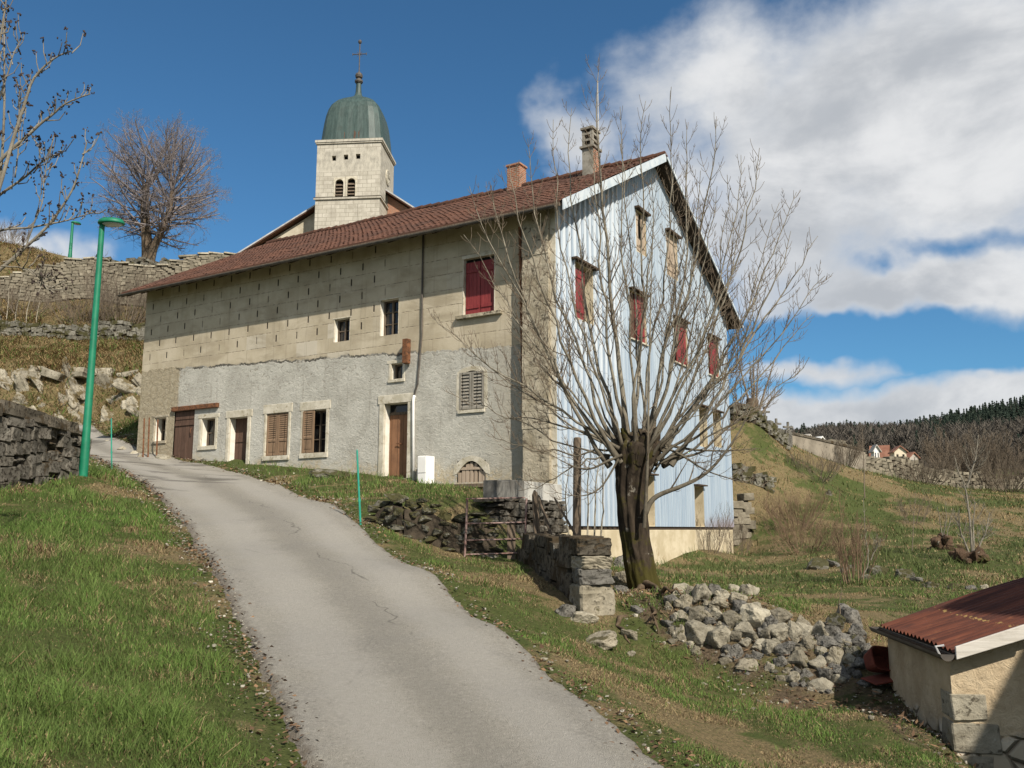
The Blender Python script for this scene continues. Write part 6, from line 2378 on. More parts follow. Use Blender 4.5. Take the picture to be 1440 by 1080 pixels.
T1 = ipx([(208, 386), (208, 366), (207, 345), (205, 320), (203, 298), (204, 275), (208, 255)], LYY)
T2 = ipx([(211, 372), (214, 352), (222, 335), (232, 315), (239, 295), (241, 280), (243, 262)], LYY - .3)
tb.add(T1, [.58, .48, .41, .39, .37, .35, .34, .33, .31, .29, .26, .22, .18, .13], 12)
tb.add(T2, np.linspace(.30, .12, 14), 10)
tb.build('trunk', M_limebark, lime, off)
cc = np.array(at(221, 258, LYY))
mpx = (LYY * 1.03) / F
for T_, ii_ in ((T1, range(5, 14)), (T2, range(4, 14))):
    for i in ii_:
        for _ in range(4 if i < 12 else 8):
            a_ = tr.uniform(0, 2 * np.pi)
            d_ = np.array([math.cos(a_), math.sin(a_), tr.uniform(.0, .9)])
            if i >= 12:
                d_ = np.array([math.cos(a_) * .75, math.sin(a_) * .75, 1])
            # reach out to the round crown outline
            q = (T_[i] - cc) / np.array([100 * mpx, 96 * mpx, 108 * mpx])
            dn = nrm(d_) / np.array([100 * mpx, 96 * mpx, 108 * mpx])
            A2_, B2_, C2_ = dn @ dn, 2 * q @ dn, q @ q - 1
            disc = B2_ * B2_ - 4 * A2_ * C2_
            Lr = (-B2_ + math.sqrt(disc)) / (2 * A2_) if disc > 0 else 2.0
            grow(cb2, T_[i], d_, np.clip(Lr, .8, 5.6) * .86, .075, 3, .14, .75, (7, 6, 5), .45, (6, 4, 3, 3), .0055, .10)
cb2.build('crown', M_purple, lime, off)

# ---- budding tree at the left edge, its trunk just outside the picture
BY = 10.5
b0 = on_ground(-105, BY)
bud = thing('budding_tree', 'grey branches with dark buds reaching in at the left edge', 'tree', b0)
off = np.array(b0)
tb, bd = TB(), MB()
tw_ = tb
tk = np.array([b0 + Vector((0, 0, -.2)), b0 + Vector((.0, 0, 1.2)), b0 + Vector((.02, .1, 2.6)), b0 + Vector((.1, 0, 3.8)), b0 + Vector((.3, -.1, 5.6))])
tb.add(smoothpl(resample(tk, 12), 2), np.linspace(.17, .07, 12), 10)
lim = [([(-75, 520), (-20, 420), (3, 240), (6, 120), (5, 20)], .2, .036), ([(-60, 420), (-10, 300), (18, 180), (36, 137), (48, 104), (74, 81), (100, 72)], -.3, .034), ([(-70, 300), (0, 226), (44, 185), (67, 167), (85, 148), (127, 132)], .1, .034),
       ([(-70, 330), (0, 274), (37, 248), (63, 226), (89, 214)], .5, .028), ([(-70, 440), (0, 374), (37, 344), (74, 311), (108, 262), (122, 200)], -.2, .034), ([(-80, 360), (0, 322), (55, 320), (104, 307), (132, 298)], .4, .024),
       ([(-60, 250), (-5, 160), (16, 90), (30, 55)], .7, .024), ([(0, 374), (40, 372), (60, 385), (58, 398)], -.5, .012), ([(-70, 190), (0, 60), (8, -10)], -.4, .03), ([(20, 250), (28, 180), (26, 120)], .3, .014), ([(37, 344), (60, 290), (66, 240), (58, 205)], .3, .013)]


def bud_at(p, s_):
    V_, F_ = PEB[int(tr.integers(6))]
    d_ = tr.normal(0, 1, 3)
    put_rock(bd, V_, F_, Matrix.Translation(p) @ Matrix.Rotation(tr.uniform(0, 6), 4, Vector(nrm(d_))) @ Matrix.Diagonal((s_ * .8, s_ * .8, s_ * 1.5, 1)))


for pl_, dy, r0 in lim:
    P_ = wobble(ipx(pl_, BY + dy, 18), .008)
    if pl_[0][0] < -40:
        P_[0] = tk[2] + (tk[3] - tk[2]) * .5 + np.array([0, 0, (P_[1][2] - tk[3][2]) * .35])
        P_ = smoothpl(P_, 1)
    rad = np.linspace(1, .28, 18) * r0 * .78
    tb.add(P_, rad, 7)
    for i in range(4, 18):
        for _ in range(1 if i < 10 or i % 2 else 2):
            q = P_[i] + tr.normal(0, .01, 3)
            ax_ = nrm(P_[i] - P_[i - 1])
            sd_ = nrm(np.cross(ax_, tr.normal(0, 1, 3)))
            L = tr.uniform(.06, .34)
            d0 = nrm(ax_ * .55 + sd_ * .7 + np.array([0, 0, .35]))
            Q_ = wobble(np.array([q, q + d0 * L * .5, q + nrm(d0 + np.array([0, 0, .5])) * L]), .01)
            tw_.add(Q_, [.009, .007, .006], 4)
            for __ in range(int(tr.integers(2, 5))):
                bud_at(Q_[-1] + tr.normal(0, .022, 3), tr.uniform(.026, .046))
            if tr.random() < .5:
                bud_at(Q_[1] + tr.normal(0, .012, 3), tr.uniform(.022, .034))
    for __ in range(4):
        bud_at(P_[-1] + tr.normal(0, .02, 3), .028)
tb.build('trunk', M_budbark, bud, off)
tag(bd.build('bud', M_bud, bud, off=tuple(off)), kind='stuff')

# ---- shrubs, saplings
def shrub(name, label, base, w_, h_, n_, m, lev=2, group=None, r=.012, seed=0, lean=(0, 0), kids=(5, 4), up=.5, spread=.55, cat='shrub'):
    global tr
    tr = np.random.default_rng(400 + seed)
    tb = TB()
    for i in range(n_):
        a_ = 2 * math.pi * (i + tr.random()) / n_
        rad_ = tr.uniform(.05, .32) * w_
        d_ = np.array([math.cos(a_) * w_ * .5 + lean[0], math.sin(a_) * w_ * .5 + lean[1], h_ * tr.uniform(.75, 1.15)])
        L = np.linalg.norm(d_) * tr.uniform(.55, .85)
        grow(tb, np.array([math.cos(a_) * rad_, math.sin(a_) * rad_, -.08]), d_, L, r * tr.uniform(.7, 1.2), lev, up, spread, kids, .5, (5, 4, 3, 3), max(.0035, r * .3), .09, .2)
    o = tb.build(name, m)
    o.location = base
    return tag(o, label, cat, group)


S = [
    ('shrub', 'grey brush thicket under the retaining wall beside the roof corner', on_ground(175, 51), 4.2, 3.4, 60, M_brush, 2, .02),
    ('shrub', 'grey brush growing along the dark terrace wall left of the lamp', on_ground(115, 50), 3.6, 1.7, 46, M_brush, 2, .016),
    ('shrub', 'low brown brush at the left edge of the hillside', on_ground(30, 51), 3.6, 1.7, 36, M_brush, 2, .016),
    ('shrub', 'grey brush on the ochre hump at the upper left edge', on_ground(14, 60.5), 2.6, 1.6, 34, M_brush, 2, .018),
    ('shrub', 'reddish bare shrub with many stems on the far side of the rock heap', on_ground(1200, 23.2), 1.0, 2.0, 16, M_redbrush, 2, .016),
    ('shrub', 'thin brown bush against the foot of the cream plinth', on_ground(1000, 33.5), 1.9, 1.5, 26, M_brush, 2, .010),
    ('shrub', 'small brown bush at the far corner of the plinth', on_ground(1035, 36.2), 1.5, 1.2, 20, M_brush, 2, .010),
    ('shrub', 'low brown scrub on the tan bank right of the gable', on_ground(1120, 38), 2.6, 1.5, 40, M_redbrush, 2, .012),
    ('shrub', 'wide patch of dry scrub in front of the tan bank', on_ground(1135, 33.5), 2.6, 1.3, 34, M_redbrush, 2, .012),
    ('shrub', 'grey scrub climbing the slope below the long sloping wall', on_ground(1150, 45), 3.0, 1.3, 36, M_brush, 2, .013),
    ('shrub', 'dark bramble at the gap in the ruined meadow wall', on_ground(1188, 55), 2.6, 1.6, 36, M_brush, 2, .018),
    ('shrub', 'brown brush along the right part of the ruined meadow wall', on_ground(1300, 57.5), 3.4, 1.5, 46, M_brush, 2, .02),
    ('shrub', 'dark brush at the right edge behind the meadow', on_ground(1420, 59), 4.4, 1.7, 50, M_brush, 2, .022),
    ('shrub', 'broad round brown thicket rising behind the meadow wall', on_ground(1400, 63), 6.0, 2.6, 60, M_brush, 3, .03),
    ('shrub', 'tall rounded bare bush tree on the right skyline of the meadow', on_ground(1358, 61.5), 4.6, 3.4, 40, M_brush, 3, .035),
    ('shrub', 'thin dry scrub in the middle of the meadow', on_ground(1283, 40), 1.6, 1.5, 14, M_brush, 2, .011),
]
for i, (nm, lb, b_, w_, h_, n_, m, lev, r_) in enumerate(S):
    shrub(nm, lb, b_, w_, h_, n_, m, lev, 'bare shrubs', r_, i, kids=(5, 5, 4) if lev == 3 else (6, 5))


def sapling(label, paths, Y, m, r0=.03, n_=8, L0=.5, group='bare saplings', name='sapling', stump=None):
    global tr
    b_ = on_ground(paths[0][0][0], Y)
    t = thing(name, label, 'young tree' if not stump else 'tree', b_, 0, group)
    off = np.array(b_)
    tb = tw = TB()
    for pl_ in paths:
        P_ = wobble(ipx(pl_, Y, 14), .012)
        rad = np.linspace(1, .25, 14) * r0
        tb.add(P_, rad, 6)
        twigs_on(P_, rad, n_, L0, tw, 1 if n_ > 6 else 0, .3)
    tb.build('stem', m, t, off)
    if stump:
        mb = MB()
        for k in range(stump):
            V_, F_ = ROCK_HI[k % 12]
            put_rock(mb, V_, F_, Matrix.Translation(Vector((rng.uniform(-.45, .45), rng.uniform(-.2, .3), rng.uniform(-.05, .32)))) @ Matrix.Rotation(rng.uniform(0, 6), 4, 'Z') @ Matrix.Rotation(rng.uniform(-.6, .6), 4, 'X') @ Matrix.Diagonal((rng.uniform(.3, .7), rng.uniform(.3, .6), rng.uniform(.25, .55), 1)))
        mb.build('stump', M_root2, t)
    return t


M_root2 = bark('rotten_stump', (.045, .03, .02), (.10, .065, .042), (.02, .014, .01), (.26, .24, .2), (.05, .045, .015))
sapling('young forked ash growing from a dark stump on the right of the meadow', [[(1368, 788), (1364, 740), (1360, 700), (1359, 684), (1350, 668), (1342, 640)], [(1359, 686), (1366, 665), (1372, 640), (1376, 612)], [(1372, 785), (1384, 750), (1392, 720)], [(1366, 785), (1352, 750), (1342, 725)], [(1369, 786), (1369, 740), (1372, 705)]], 27.5, M_budbark, .036, 12, .9, stump=12)
sapling('thin shoots springing from a low dark stump in the meadow', [[(1326, 760), (1322, 735), (1318, 712)], [(1327, 760), (1328, 735), (1330, 705)], [(1329, 760), (1337, 735), (1340, 715)]], 31.5, M_budbark, .018, 6, .5, stump=9)
sapling('slender bare sapling in front of the tan bank', [[(1216, 700), (1215, 660), (1213, 625), (1212, 598)]], 44, M_brush, .03, 12, 1.0)
sapling('crooked pale shrub stem beside the reddish bush', [[(1204, 822), (1222, 800), (1224, 780), (1218, 765), (1217, 740), (1214, 700)], [(1224, 788), (1234, 770), (1233, 755)]], 23.3, M_budbark, .02, 8, .6)
sapling('thin bare sapling in the middle of the meadow', [[(1283, 790), (1284, 750), (1286, 712), (1288, 690)]], 30, M_brush, .016, 7, .4)
sapling('pale saplings growing between the wooden pole and the ash', [[(826, 760), (828, 700), (831, 650), (829, 600)], [(846, 758), (845, 700), (847, 650), (852, 590)], [(836, 758), (838, 690), (842, 640), (848, 610)], [(800, 758), (797, 700), (801, 650)]], 19.0, M_paletwig, .02, 7, .5)
sapling('thin leafless twig sticking up by the dark mossy rock', [[(1180, 872), (1181, 850), (1184, 835), (1183, 815)]], 12.6, M_twig, .008, 4, .08)
sapling('pale saplings at the left edge under the retaining wall', [[(8, 478), (10, 440), (12, 405)], [(20, 478), (22, 440), (30, 402)], [(36, 474), (38, 440), (46, 410)], [(50, 470), (52, 445), (56, 425)]], 50, M_paletwig, .04, 6, .5)
po = sapling('small pollard with upright shoots on the crest behind the house', [[(1058, 585), (1050, 550), (1042, 520), (1036, 500)], [(1060, 584), (1057, 545), (1054, 510)], [(1062, 584), (1064, 545), (1066, 505)], [(1065, 585), (1076, 550), (1084, 520), (1090, 505)], [(1060, 584), (1060, 540), (1060, 500)], [(1066, 588), (1085, 560), (1100, 545)], [(1056, 588), (1036, 565), (1026, 545)]], 48.5, M_brush, .07, 10, 1.0, name='pollard_tree')
q0 = on_ground(1060, 48.5)
tb = TB().add(np.array([np.array(q0) * 0 + (0, 0, -.3), (0, 0, .4), (.02, 0, .9), (.05, 0, 1.3)]), [.34, .30, .36, .30], 10)
o = tb.build('trunk', M_limebark, po)

# ==== SECTION far hill, forest, village
rt_px = np.array([800, 950, 1050, 1100, 1150, 1200, 1250, 1290, 1340, 1390, 1440, 1520, 1650, 1900])
rt_py = np.array([650, 632, 620, 614, 606, 604, 602, 597, 586, 576, 566, 548, 530, 520])
HPX = np.linspace(800, 1900, 90)
HY_ = np.linspace(0, 1, 18)
YF, YR = 310.0, 640.0
hv = []
for px in HPX:
    ridge = np.interp(px, rt_px, rt_py)
    rr0 = ray(px, ridge)
    az_ = (px - 720) / F / (rr0.y)
    zr = rr0.z / rr0.y * YR - 8
    for t in HY_:
        Y = YF + (YR - YF) * t
        z = (.058 * YF) * (1 - t) + zr * t ** .9 + 5 * math.sin(px * .02 + t * 5) * t * (1 - t)
        hv.append((az_ * Y, Y, z))
    hv.append((az_ * (YR + 120), YR + 120, zr - 40))
kh = len(HY_) + 1
ii, jj = np.meshgrid(np.arange(len(HPX) - 1), np.arange(kh - 1), indexing='ij')
i0 = (ii * kh + jj).ravel()
HQ = np.c_[i0, i0 + kh, i0 + kh + 1, i0 + 1]
HV = np.array(hv)
M_hill = mottled('forest_floor', (.045, .038, .028), (.085, .072, .05), .05, .3, .5)
tag(npmesh('hills', HV, HQ, M_hill), kind='structure')
G_ = HV.reshape(len(HPX), kh, 3)


def hillpt(px, t):
    f = np.clip((px - 800) / (1100) * 89, 0, 88.999)
    g = np.clip(t * 17, 0, 16.999)
    i, j = int(f), int(g)
    a_, b_ = f - i, g - j
    return (G_[i, j] * (1 - a_) * (1 - b_) + G_[i + 1, j] * a_ * (1 - b_) + G_[i, j + 1] * (1 - a_) * b_ + G_[i + 1, j + 1] * a_ * b_)


fr = np.random.default_rng(77)


def conifer(seed):
    r_ = np.random.default_rng(seed)
    tb = TB()
    V_, Q_ = [], []
    for l in range(9):
        z0 = .12 + .86 * l / 9
        R0 = .17 * (1 - (z0 - .1) / .95) ** .8
        for k in range(9):
            a_ = 2 * np.pi * (k + r_.random()) / 9
            rr_ = R0 * r_.uniform(.55, 1.15)
            w_ = .065 * (1 - .6 * z0)
            d_ = np.array([math.cos(a_), math.sin(a_), 0])
            s_ = np.array([-math.sin(a_), math.cos(a_), 0])
            c = np.array([0, 0, z0 + .07])
            b_ = c + d_ * rr_ + np.array([0, 0, -.09 - .05 * r_.random()])
            i = len(V_)
            V_ += [c, c + d_ * rr_ * .6 + s_ * w_ - [0, 0, .05], b_, c + d_ * rr_ * .6 - s_ * w_ - [0, 0, .05]]
            Q_.append([i, i + 1, i + 2, i + 3])
    i = len(V_)
    for k in range(4):
        a_ = k * np.pi / 2
        V_ += [np.array([.015 * math.cos(a_), .015 * math.sin(a_), 0])]
    V_ += [np.array([0, 0, 1.03])]
    for k in range(4):
        Q_.append([i + k, i + (k + 1) % 4, i + 4, i + 4])
    return np.array(V_), np.array(Q_)


def baretree(seed):
    r_ = np.random.default_rng(seed)
    V_, Q_ = [], []

    def blade(a_, b_, w_):
        s_ = nrm(np.cross(b_ - a_, r_.normal(0, 1, 3))) * w_
        i = len(V_)
        V_.extend([a_ - s_, a_ + s_, b_ + s_ * .3, b_ - s_ * .3])
        Q_.append([i, i + 1, i + 2, i + 3])
    blade(np.zeros(3), np.array([0, 0, .6]), .014)
    for k in range(58):
        z0 = r_.uniform(.25, .75)
        a_ = np.array([0, 0, z0])
        an = r_.uniform(0, 2 * np.pi)
        e_ = r_.uniform(.12, .30) * (1.15 - z0 * .6)
        blade(a_ + r_.normal(0, .04, 3) * [1, 1, .5], a_ + np.array([math.cos(an) * e_, math.sin(an) * e_, r_.uniform(.08, .32)]), r_.uniform(.008, .022))
    return np.array(V_), np.array(Q_)


CON = [conifer(i) for i in range(5)]
BAR = [baretree(50 + i) for i in range(6)]


def merge(items):
    V_, Q_, n_ = [], [], 0
    for (v, q), p, s_, a_, wd_ in items:
        c, s2 = math.cos(a_), math.sin(a_)
        W = np.c_[(v[:, 0] * c - v[:, 1] * s2) * s_ * wd_, (v[:, 0] * s2 + v[:, 1] * c) * s_ * wd_, v[:, 2] * s_] + p
        V_.append(W)
        Q_.append(q + n_)
        n_ += len(v)
    return np.concatenate(V_), np.concatenate(Q_)


ci, bi = [], []
for _ in range(3300):
    px, t = fr.uniform(900, 1560), fr.random() ** .8
    p = hillpt(px, t)
    m1 = vnoise(np.array([px / 60.]), np.array([t * 5.]))[0]
    dens = np.clip((px - 1245) / 90, 0, 1) * (t > .38) * .85 + .04 + (m1 > .74) * .3
    if fr.random() < dens:
        ci.append((CON[int(fr.integers(5))], p, fr.uniform(7, 15), fr.uniform(0, 6), fr.uniform(.85, 1.2)))
    else:
        bi.append((BAR[int(fr.integers(6))], p, fr.uniform(8, 13), fr.uniform(0, 6), fr.uniform(1.0, 1.5)))
M_con = mat('conifer_needles', lambda n: n.mix(isl(n), (.018, .028, .022), (.042, .056, .042)), rough=.95, spec=.05)
M_bare = mat('bare_wood', lambda n: n.mix(isl(n), (.058, .052, .044), (.115, .102, .086)), rough=.95, spec=.05)
tag(npmesh('conifer_forest', *merge(ci), M_con, False), kind='stuff')
tag(npmesh('bare_forest', *merge(bi), M_bare, False), kind='stuff')

M_roofr = mottled('village_roof', (.17, .075, .05), (.24, .12, .08), .6, .2, .05)
M_vwhite = mottled('village_white', (.66, .65, .62), (.76, .75, .72), .5, .1, .02)
M_vcream = mottled('village_cream', (.55, .48, .36), (.66, .59, .46), .5, .1, .02)
M_vgrey = mottled('village_grey', (.34, .31, .27), (.44, .41, .36), .5, .1, .02)


def small_house(label, px0, px1, pyb, pyt, Y, rot, mw, mr, hr=.4, deep=1.2):
    a_, b_ = at(px0, pyb, Y), at(px1, pyb, Y)
    wd_ = (b_ - a_).length
    top = at(px0, pyt, Y).z
    c_ = (a_ + b_) / 2
    g = min(gz(c_.x, c_.y), a_.z) - 1
    t = thing('village_house', label, 'house', (c_.x, c_.y, g), rot, 'village houses in the valley')
    H_ = top - g
    hw = H_ - (top - a_.z) * hr
    L_ = wd_ * deep
    MB().add([(-wd_ / 2, 0, 0), (wd_ / 2, 0, 0), (wd_ / 2, 0, hw), (0, 0, H_), (-wd_ / 2, 0, hw), (-wd_ / 2, L_, 0), (wd_ / 2, L_, 0), (wd_ / 2, L_, hw), (0, L_, H_), (-wd_ / 2, L_, hw)],
             [(0, 1, 2, 3, 4), (9, 8, 7, 6, 5), (1, 6, 7, 2), (5, 0, 4, 9)]).build('wall', mw, t)
    s_ = (H_ - hw) / (wd_ / 2)
    e_ = .3
    rb = MB()
    for sx in (-1, 1):
        vs = [(sx * (wd_ / 2 + e_), -e_, hw - s_ * e_), (0, -e_, H_ + .02), (0, L_ + e_, H_ + .02), (sx * (wd_ / 2 + e_), L_ + e_, hw - s_ * e_)]
        vs += [(x, y, z + .18) for x, y, z in vs]
        rb.add(vs, [(3, 2, 1, 0), (4, 5, 6, 7), (0, 1, 5, 4), (1, 2, 6, 5), (2, 3, 7, 6), (3, 0, 4, 7)])
    rb.build('roof', mr, t)
    for k in (-.25, .25):
        MB().box(wd_ * k - wd_ * .08, wd_ * k + wd_ * .08, -.04, -.003, hw - 1.5, hw - .5).build('window', M_dark, t)
    return t


small_house('narrow white gabled house at the left of the village group', 1230, 1237.5, 650, 626.5, 150, 0, M_vwhite, M_vgrey, .25, 1.5)
small_house('village house with a wide red tiled roof between two pale ones', 1239, 1261, 650, 627.5, 156, R(60), M_vcream, M_roofr, .65, 1.0)
small_house('cream gabled village house right of the red roof', 1259, 1275, 650, 628, 148, R(-8), M_vcream, M_roofr, .3, 1.4)
small_house('low pale village house furthest right behind the meadow wall', 1278, 1293, 652, 637, 160, R(20), M_vgrey, M_roofr, .4, 1.2)
small_house('low grey roofed building behind the long sloping wall', 1130, 1146, 625, 612, 140, R(35), M_vgrey, M_vgrey, .5, 1.6)
small_house('pale roofed building in the valley left of the white house', 1148, 1164, 630, 615, 150, R(25), M_vgrey, M_vwhite, .5, 1.4)
# ==== SECTION grass, gravel
gr = np.random.default_rng(5)


def dist_to_poly(x, y, A):
    d_ = np.full(len(x), 1e9)
    for i in range(0, len(A) - 1, 2):
        j = min(i + 2, len(A) - 1)
        ax_, ay_ = A[i, 0], A[i, 1]
        bx, by = A[j, 0] - ax_, A[j, 1] - ay_
        t = np.clip(((x - ax_) * bx + (y - ay_) * by) / (bx * bx + by * by + 1e-9), 0, 1)
        d_ = np.minimum(d_, np.hypot(x - ax_ - t * bx, y - ay_ - t * by))
    return d_


hp = np.array([[h2w(x, y, 0).x, h2w(x, y, 0).y] for x, y in ((.15, -.03), (.15, HW), (-HL, HW), (-HL, -.03))])
sp_ = np.array([[(fw @ Vector((x, y, 0))).x, (fw @ Vector((x, y, 0))).y] for x, y in ((.1, .1), (3.6, .1), (3.6, 2.3), (.1, 2.3))])


def scatter(n_, a0, a1, Y0, Y1):
    Y = np.exp(gr.uniform(math.log(Y0), math.log(Y1), n_))
    x = gr.uniform(a0, a1, n_) * Y
    k = ~in_poly(x, Y, rpoly) & ~in_poly(x, Y, hp) & ~in_poly(x, Y, sp_) & ~(in_poly(x, Y, HEAP) & (gr.random(n_) < .5))
    x, Y = x[k], Y[k]
    dr_ = np.minimum(dist_to_poly(x, Y, RL), dist_to_poly(x, Y, RR))
    k = dr_ > .10 + .28 * gr.random(len(x)) * fbm(x * 2, Y * 2, 3)
    return x[k], Y[k], dr_[k]


def blades(name, x, y, dr_, hmul, wmul, m, stbias=0.0, flat=.0):
    n_ = len(x)
    z = ground_np(x, y) + (fbm(x * 1.3, y * 1.3, 4) - .5) * .10
    st = straw_np(x, y)
    tall = fbm(x * .8 + 40, y * .8, 4)
    tuft = fbm(x * 3 + 4, y * 3, 3)
    isst = gr.random(n_) < np.clip(st * 1.15 + stbias + .10, 0, .96)
    lawn = np.clip((-.25 * y + 1.2 - x) / 2.0, 0, 1) * (y < 26)      # the unmown lawn left of the road is lusher
    h = (.028 + .055 * np.clip((tall - .35) * 2.4, 0, 1) + .05 * np.clip((tuft - .5) * 3, 0, 1)) * (1 + .7 * lawn) * gr.uniform(.5, 1.4, n_) * hmul
    h *= np.clip(dr_ / .5, .35, 1) * (.55 + .9 * np.clip((fbm(x * 1.7 + 8, y * 1.7, 4) - .36) * 3, 0, 1))
    far = np.clip(y / 9.0, 1, 6)
    h = h * far ** .35
    w_ = .0030 * wmul * far ** .95 * gr.uniform(.7, 1.3, n_)
    an = gr.uniform(0, 2 * np.pi, n_)
    dx, dy = np.cos(an), np.sin(an)
    ln = gr.uniform(.25, 1.0, n_) * np.where(isst, 1.35, .9) + flat
    la = gr.uniform(0, 2 * np.pi, n_)
    lx, ly = np.cos(la), np.sin(la)
    b = np.stack([x, y, z - .01], -1)
    s_ = np.stack([dx, dy, dx * 0], -1) * w_[:, None]
    m1 = b + np.stack([lx * ln * h * .35, ly * ln * h * .35, h * np.where(isst, .42, .6)], -1)
    t1 = b + np.stack([lx * ln * h, ly * ln * h, h * np.where(isst, .42, 1.0) * np.clip(1.2 - ln * .35, .35, 1)], -1)
    V_ = np.stack([b - s_, b + s_, m1 + s_ * .75, m1 - s_ * .75, t1 + s_ * .15, t1 - s_ * .15], 1).reshape(-1, 3)
    o = np.arange(n_)[:, None] * 6
    Q_ = np.concatenate([o + np.array([[0, 1, 2, 3]]), o + np.array([[3, 2, 4, 5]])])
    g1, g2, g3 = np.array([.041, .080, .015]), np.array([.102, .158, .036]), np.array([.092, .106, .037])
    s1, s2, s3 = np.array([.16, .118, .06]), np.array([.31, .24, .13]), np.array([.18, .12, .065])
    u = gr.random((n_, 1))
    v = gr.random((n_, 1))
    big = np.clip((fbm(x * .4 + 3, y * .4, 3) - .35) * 3, 0, 1)[:, None]
    cg = g1 + (g2 - g1) * u
    cl_ = np.clip((fbm(x * 1.7 + 8, y * 1.7, 4) - .42) * 4.5, 0, 1)[:, None]
    cg = cg * (.72 + .50 * cl_)
    cg = cg * (1 - .6 * big * v) + g3 * .6 * big * v
    far_ = np.clip((y - 14) / 16, 0, 1)[:, None] * (x > 0)[:, None] * .75
    cg = cg * (1 - far_) + np.array([.078, .088, .034]) * far_
    cs = np.where(v < .25, s3, s1 + (s2 - s1) * u)
    hill = np.clip((y - 37) / 4, 0, 1)[:, None]
    cs = cs * (1 - .3 * hill) + np.array([.24, .155, .055]) * .3 * hill
    C_ = np.where(isst[:, None], cs, cg)
    C_ = np.repeat(np.c_[C_, np.ones(n_)], 6, 0)
    return tag(npmesh(name, V_, Q_, m, True, attrs={'tint': ('FLOAT_COLOR', C_)}), kind='stuff')


def f_blade(n):
    return n.node('ShaderNodeAttribute', attribute_name='tint').outputs['Color']


M_blade = mat('grass_blade', f_blade, rough=.75, spec=.15)
x, y, d_ = scatter(400000, -.80, .78, 4.3, 24)
blades('grass', x, y, d_, 1.0, 1.0, M_blade)
x, y, d_ = scatter(130000, -.80, .80, 22, 62)
blades('meadow_grass', x, y, d_, 1.5, 1.15, M_blade, .05)
x, y, d_ = scatter(150000, -.80, -.26, 38, 60)
blades('hillside_grass', x, y, d_, 2.6, 1.0, M_blade, .1, .2)
x, y, d_ = scatter(4500, -.75, .7, 4.6, 22)
k = fbm(x * .7, y * .7, 3) > .5
blades('dry_stalks', x[k], y[k], d_[k], 2.2, 1.0, M_blade, .9, .6)
x, y, d_ = scatter(170000, -.30, .78, 4.6, 17)
k = x > -.25 * y + 1.0
blades('short_turf', x[k], y[k], d_[k], .62, .95, M_blade, .22, .25)
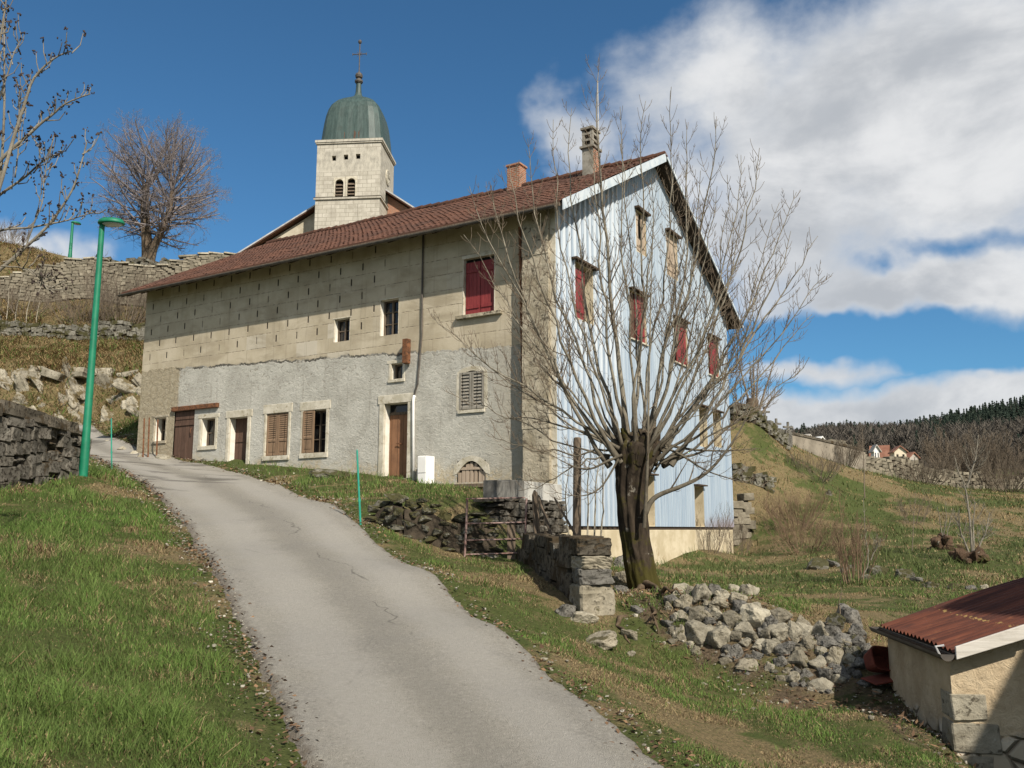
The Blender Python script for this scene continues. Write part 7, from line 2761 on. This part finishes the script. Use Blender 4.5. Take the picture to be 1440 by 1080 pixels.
# grit and dead leaves along both edges of the road
gv, lv = MB(), MB()
M_grit = stone_mat('road_grit', (.22, .20, .16), (.36, .335, .28), (.08, .07, .055), (.50, .47, .41), dk=.62, islev=.9)
M_leaf = mat('dead_leaf', lambda n: n.mix(isl(n), (.055, .032, .018), (.20, .12, .065)), rough=.9)
for side, A in ((-1, RL), (1, RR)):
    seg = np.r_[0, np.cumsum(np.linalg.norm(np.diff(A[:, :2], axis=0), axis=1))]
    for kind in range(2):
        for _ in range(2400 if kind == 0 else 2600):
            t = seg[-1] * gr.random() ** 1.25
            p = np.array([np.interp(t, seg, A[:, i]) for i in range(2)])
            q = np.array([np.interp(min(t + .1, seg[-1]), seg, A[:, i]) for i in range(2)])
            tg = nrm(q - p) if np.linalg.norm(q - p) > 1e-6 else np.array([0, 1.])
            nn = np.array([-tg[1], tg[0]]) * (1 if side < 0 else -1)
            dens = vnoise(np.array([t * .9 + 31 * side]), np.array([3.3 + kind]))[0]
            if gr.random() > .25 + dens:
                continue
            dist = abs(gr.normal(0, .16)) * (1 if gr.random() < .62 else -.8)
            if kind == 0 and p[1] > 20:
                dist *= 2.6
            c = p + nn * dist
            z = gz(c[0], c[1]) + .045
            if kind == 0:
                s_ = .012 * math.exp(gr.normal(.25, .55)) * (1 + max(0, c[1] - 9) * .04)
                V_, F_ = PEB[int(gr.integers(6))]
                put_rock(gv, V_, F_, Matrix.Translation((c[0], c[1], z)) @ Matrix.Rotation(gr.uniform(0, 6), 4, 'Z') @ Matrix.Diagonal((s_ * 1.3, s_, s_ * .7, 1)))
            else:
                s_ = gr.uniform(.012, .032) * (1 + max(0, c[1] - 9) * .03)
                a_ = gr.uniform(0, 6.28)
                u_, v_ = np.array([math.cos(a_), math.sin(a_), gr.normal(0, .3)]) * s_, np.array([-math.sin(a_), math.cos(a_), gr.normal(0, .4)]) * s_ * .55
                o_ = np.array([c[0], c[1], z + .004 + .01 * gr.random()])
                lv.add([o_ - u_, o_ - v_, o_ + u_, o_ + v_ + np.array([0, 0, s_ * .3])], [(0, 1, 2, 3)])
hx0, hx1, hy0, hy1 = HEAP[:, 0].min(), HEAP[:, 0].max(), HEAP[:, 1].min(), HEAP[:, 1].max()
cx_, cy_ = gr.uniform(hx0, hx1, 5200), gr.uniform(hy0, hy1, 5200)
kk = in_poly(cx_, cy_, HEAP) & ~in_poly(cx_, cy_, sp_)
cx_, cy_ = cx_[kk], cy_[kk]
cz_ = ground_np(cx_, cy_) + .03
for i in range(len(cx_)):
    if i % 3:
        s_, a_ = gr.uniform(.012, .035), gr.uniform(0, 6.28)
        u_, v_ = np.array([math.cos(a_), math.sin(a_), gr.normal(0, .3)]) * s_ * gr.uniform(.8, 2.2), np.array([-math.sin(a_), math.cos(a_), gr.normal(0, .4)]) * s_ * .45
        o_ = np.array([cx_[i], cy_[i], cz_[i] + .01])
        lv.add([o_ - u_, o_ - v_, o_ + u_, o_ + v_], [(0, 1, 2, 3)])
    else:
        s_ = .012 * math.exp(gr.normal(.35, .6))
        V_, F_ = PEB[int(gr.integers(6))]
        put_rock(gv, V_, F_, Matrix.Translation((cx_[i], cy_[i], cz_[i])) @ Matrix.Rotation(gr.uniform(0, 6), 4, 'Z') @ Matrix.Diagonal((s_ * 1.3, s_, s_ * .8, 1)))
tag(gv.build('gravel', M_grit), kind='stuff')
tag(lv.build('dead_leaves', M_leaf), kind='stuff')
# small stones lying in the turf
for i, (px, py, s_) in enumerate([(764, 892, 8), (766, 928, 9), (976, 921, 10), (990, 964, 9), (1104, 990, 12), (1068, 988, 8), (1060, 998, 6), (1195, 999, 9), (1033, 1000, 6), (940, 990, 5), (668, 866, 6), (690, 905, 6), (797, 930, 5), (885, 990, 5), (1010, 955, 6), (1098, 965, 7), (1226, 1010, 8), (1040, 965, 7)]):
    boulder(px, py, s_, s_ * .7, 1, 'small white stone lying in the turf of the right verge', 'small white stones in the verge')
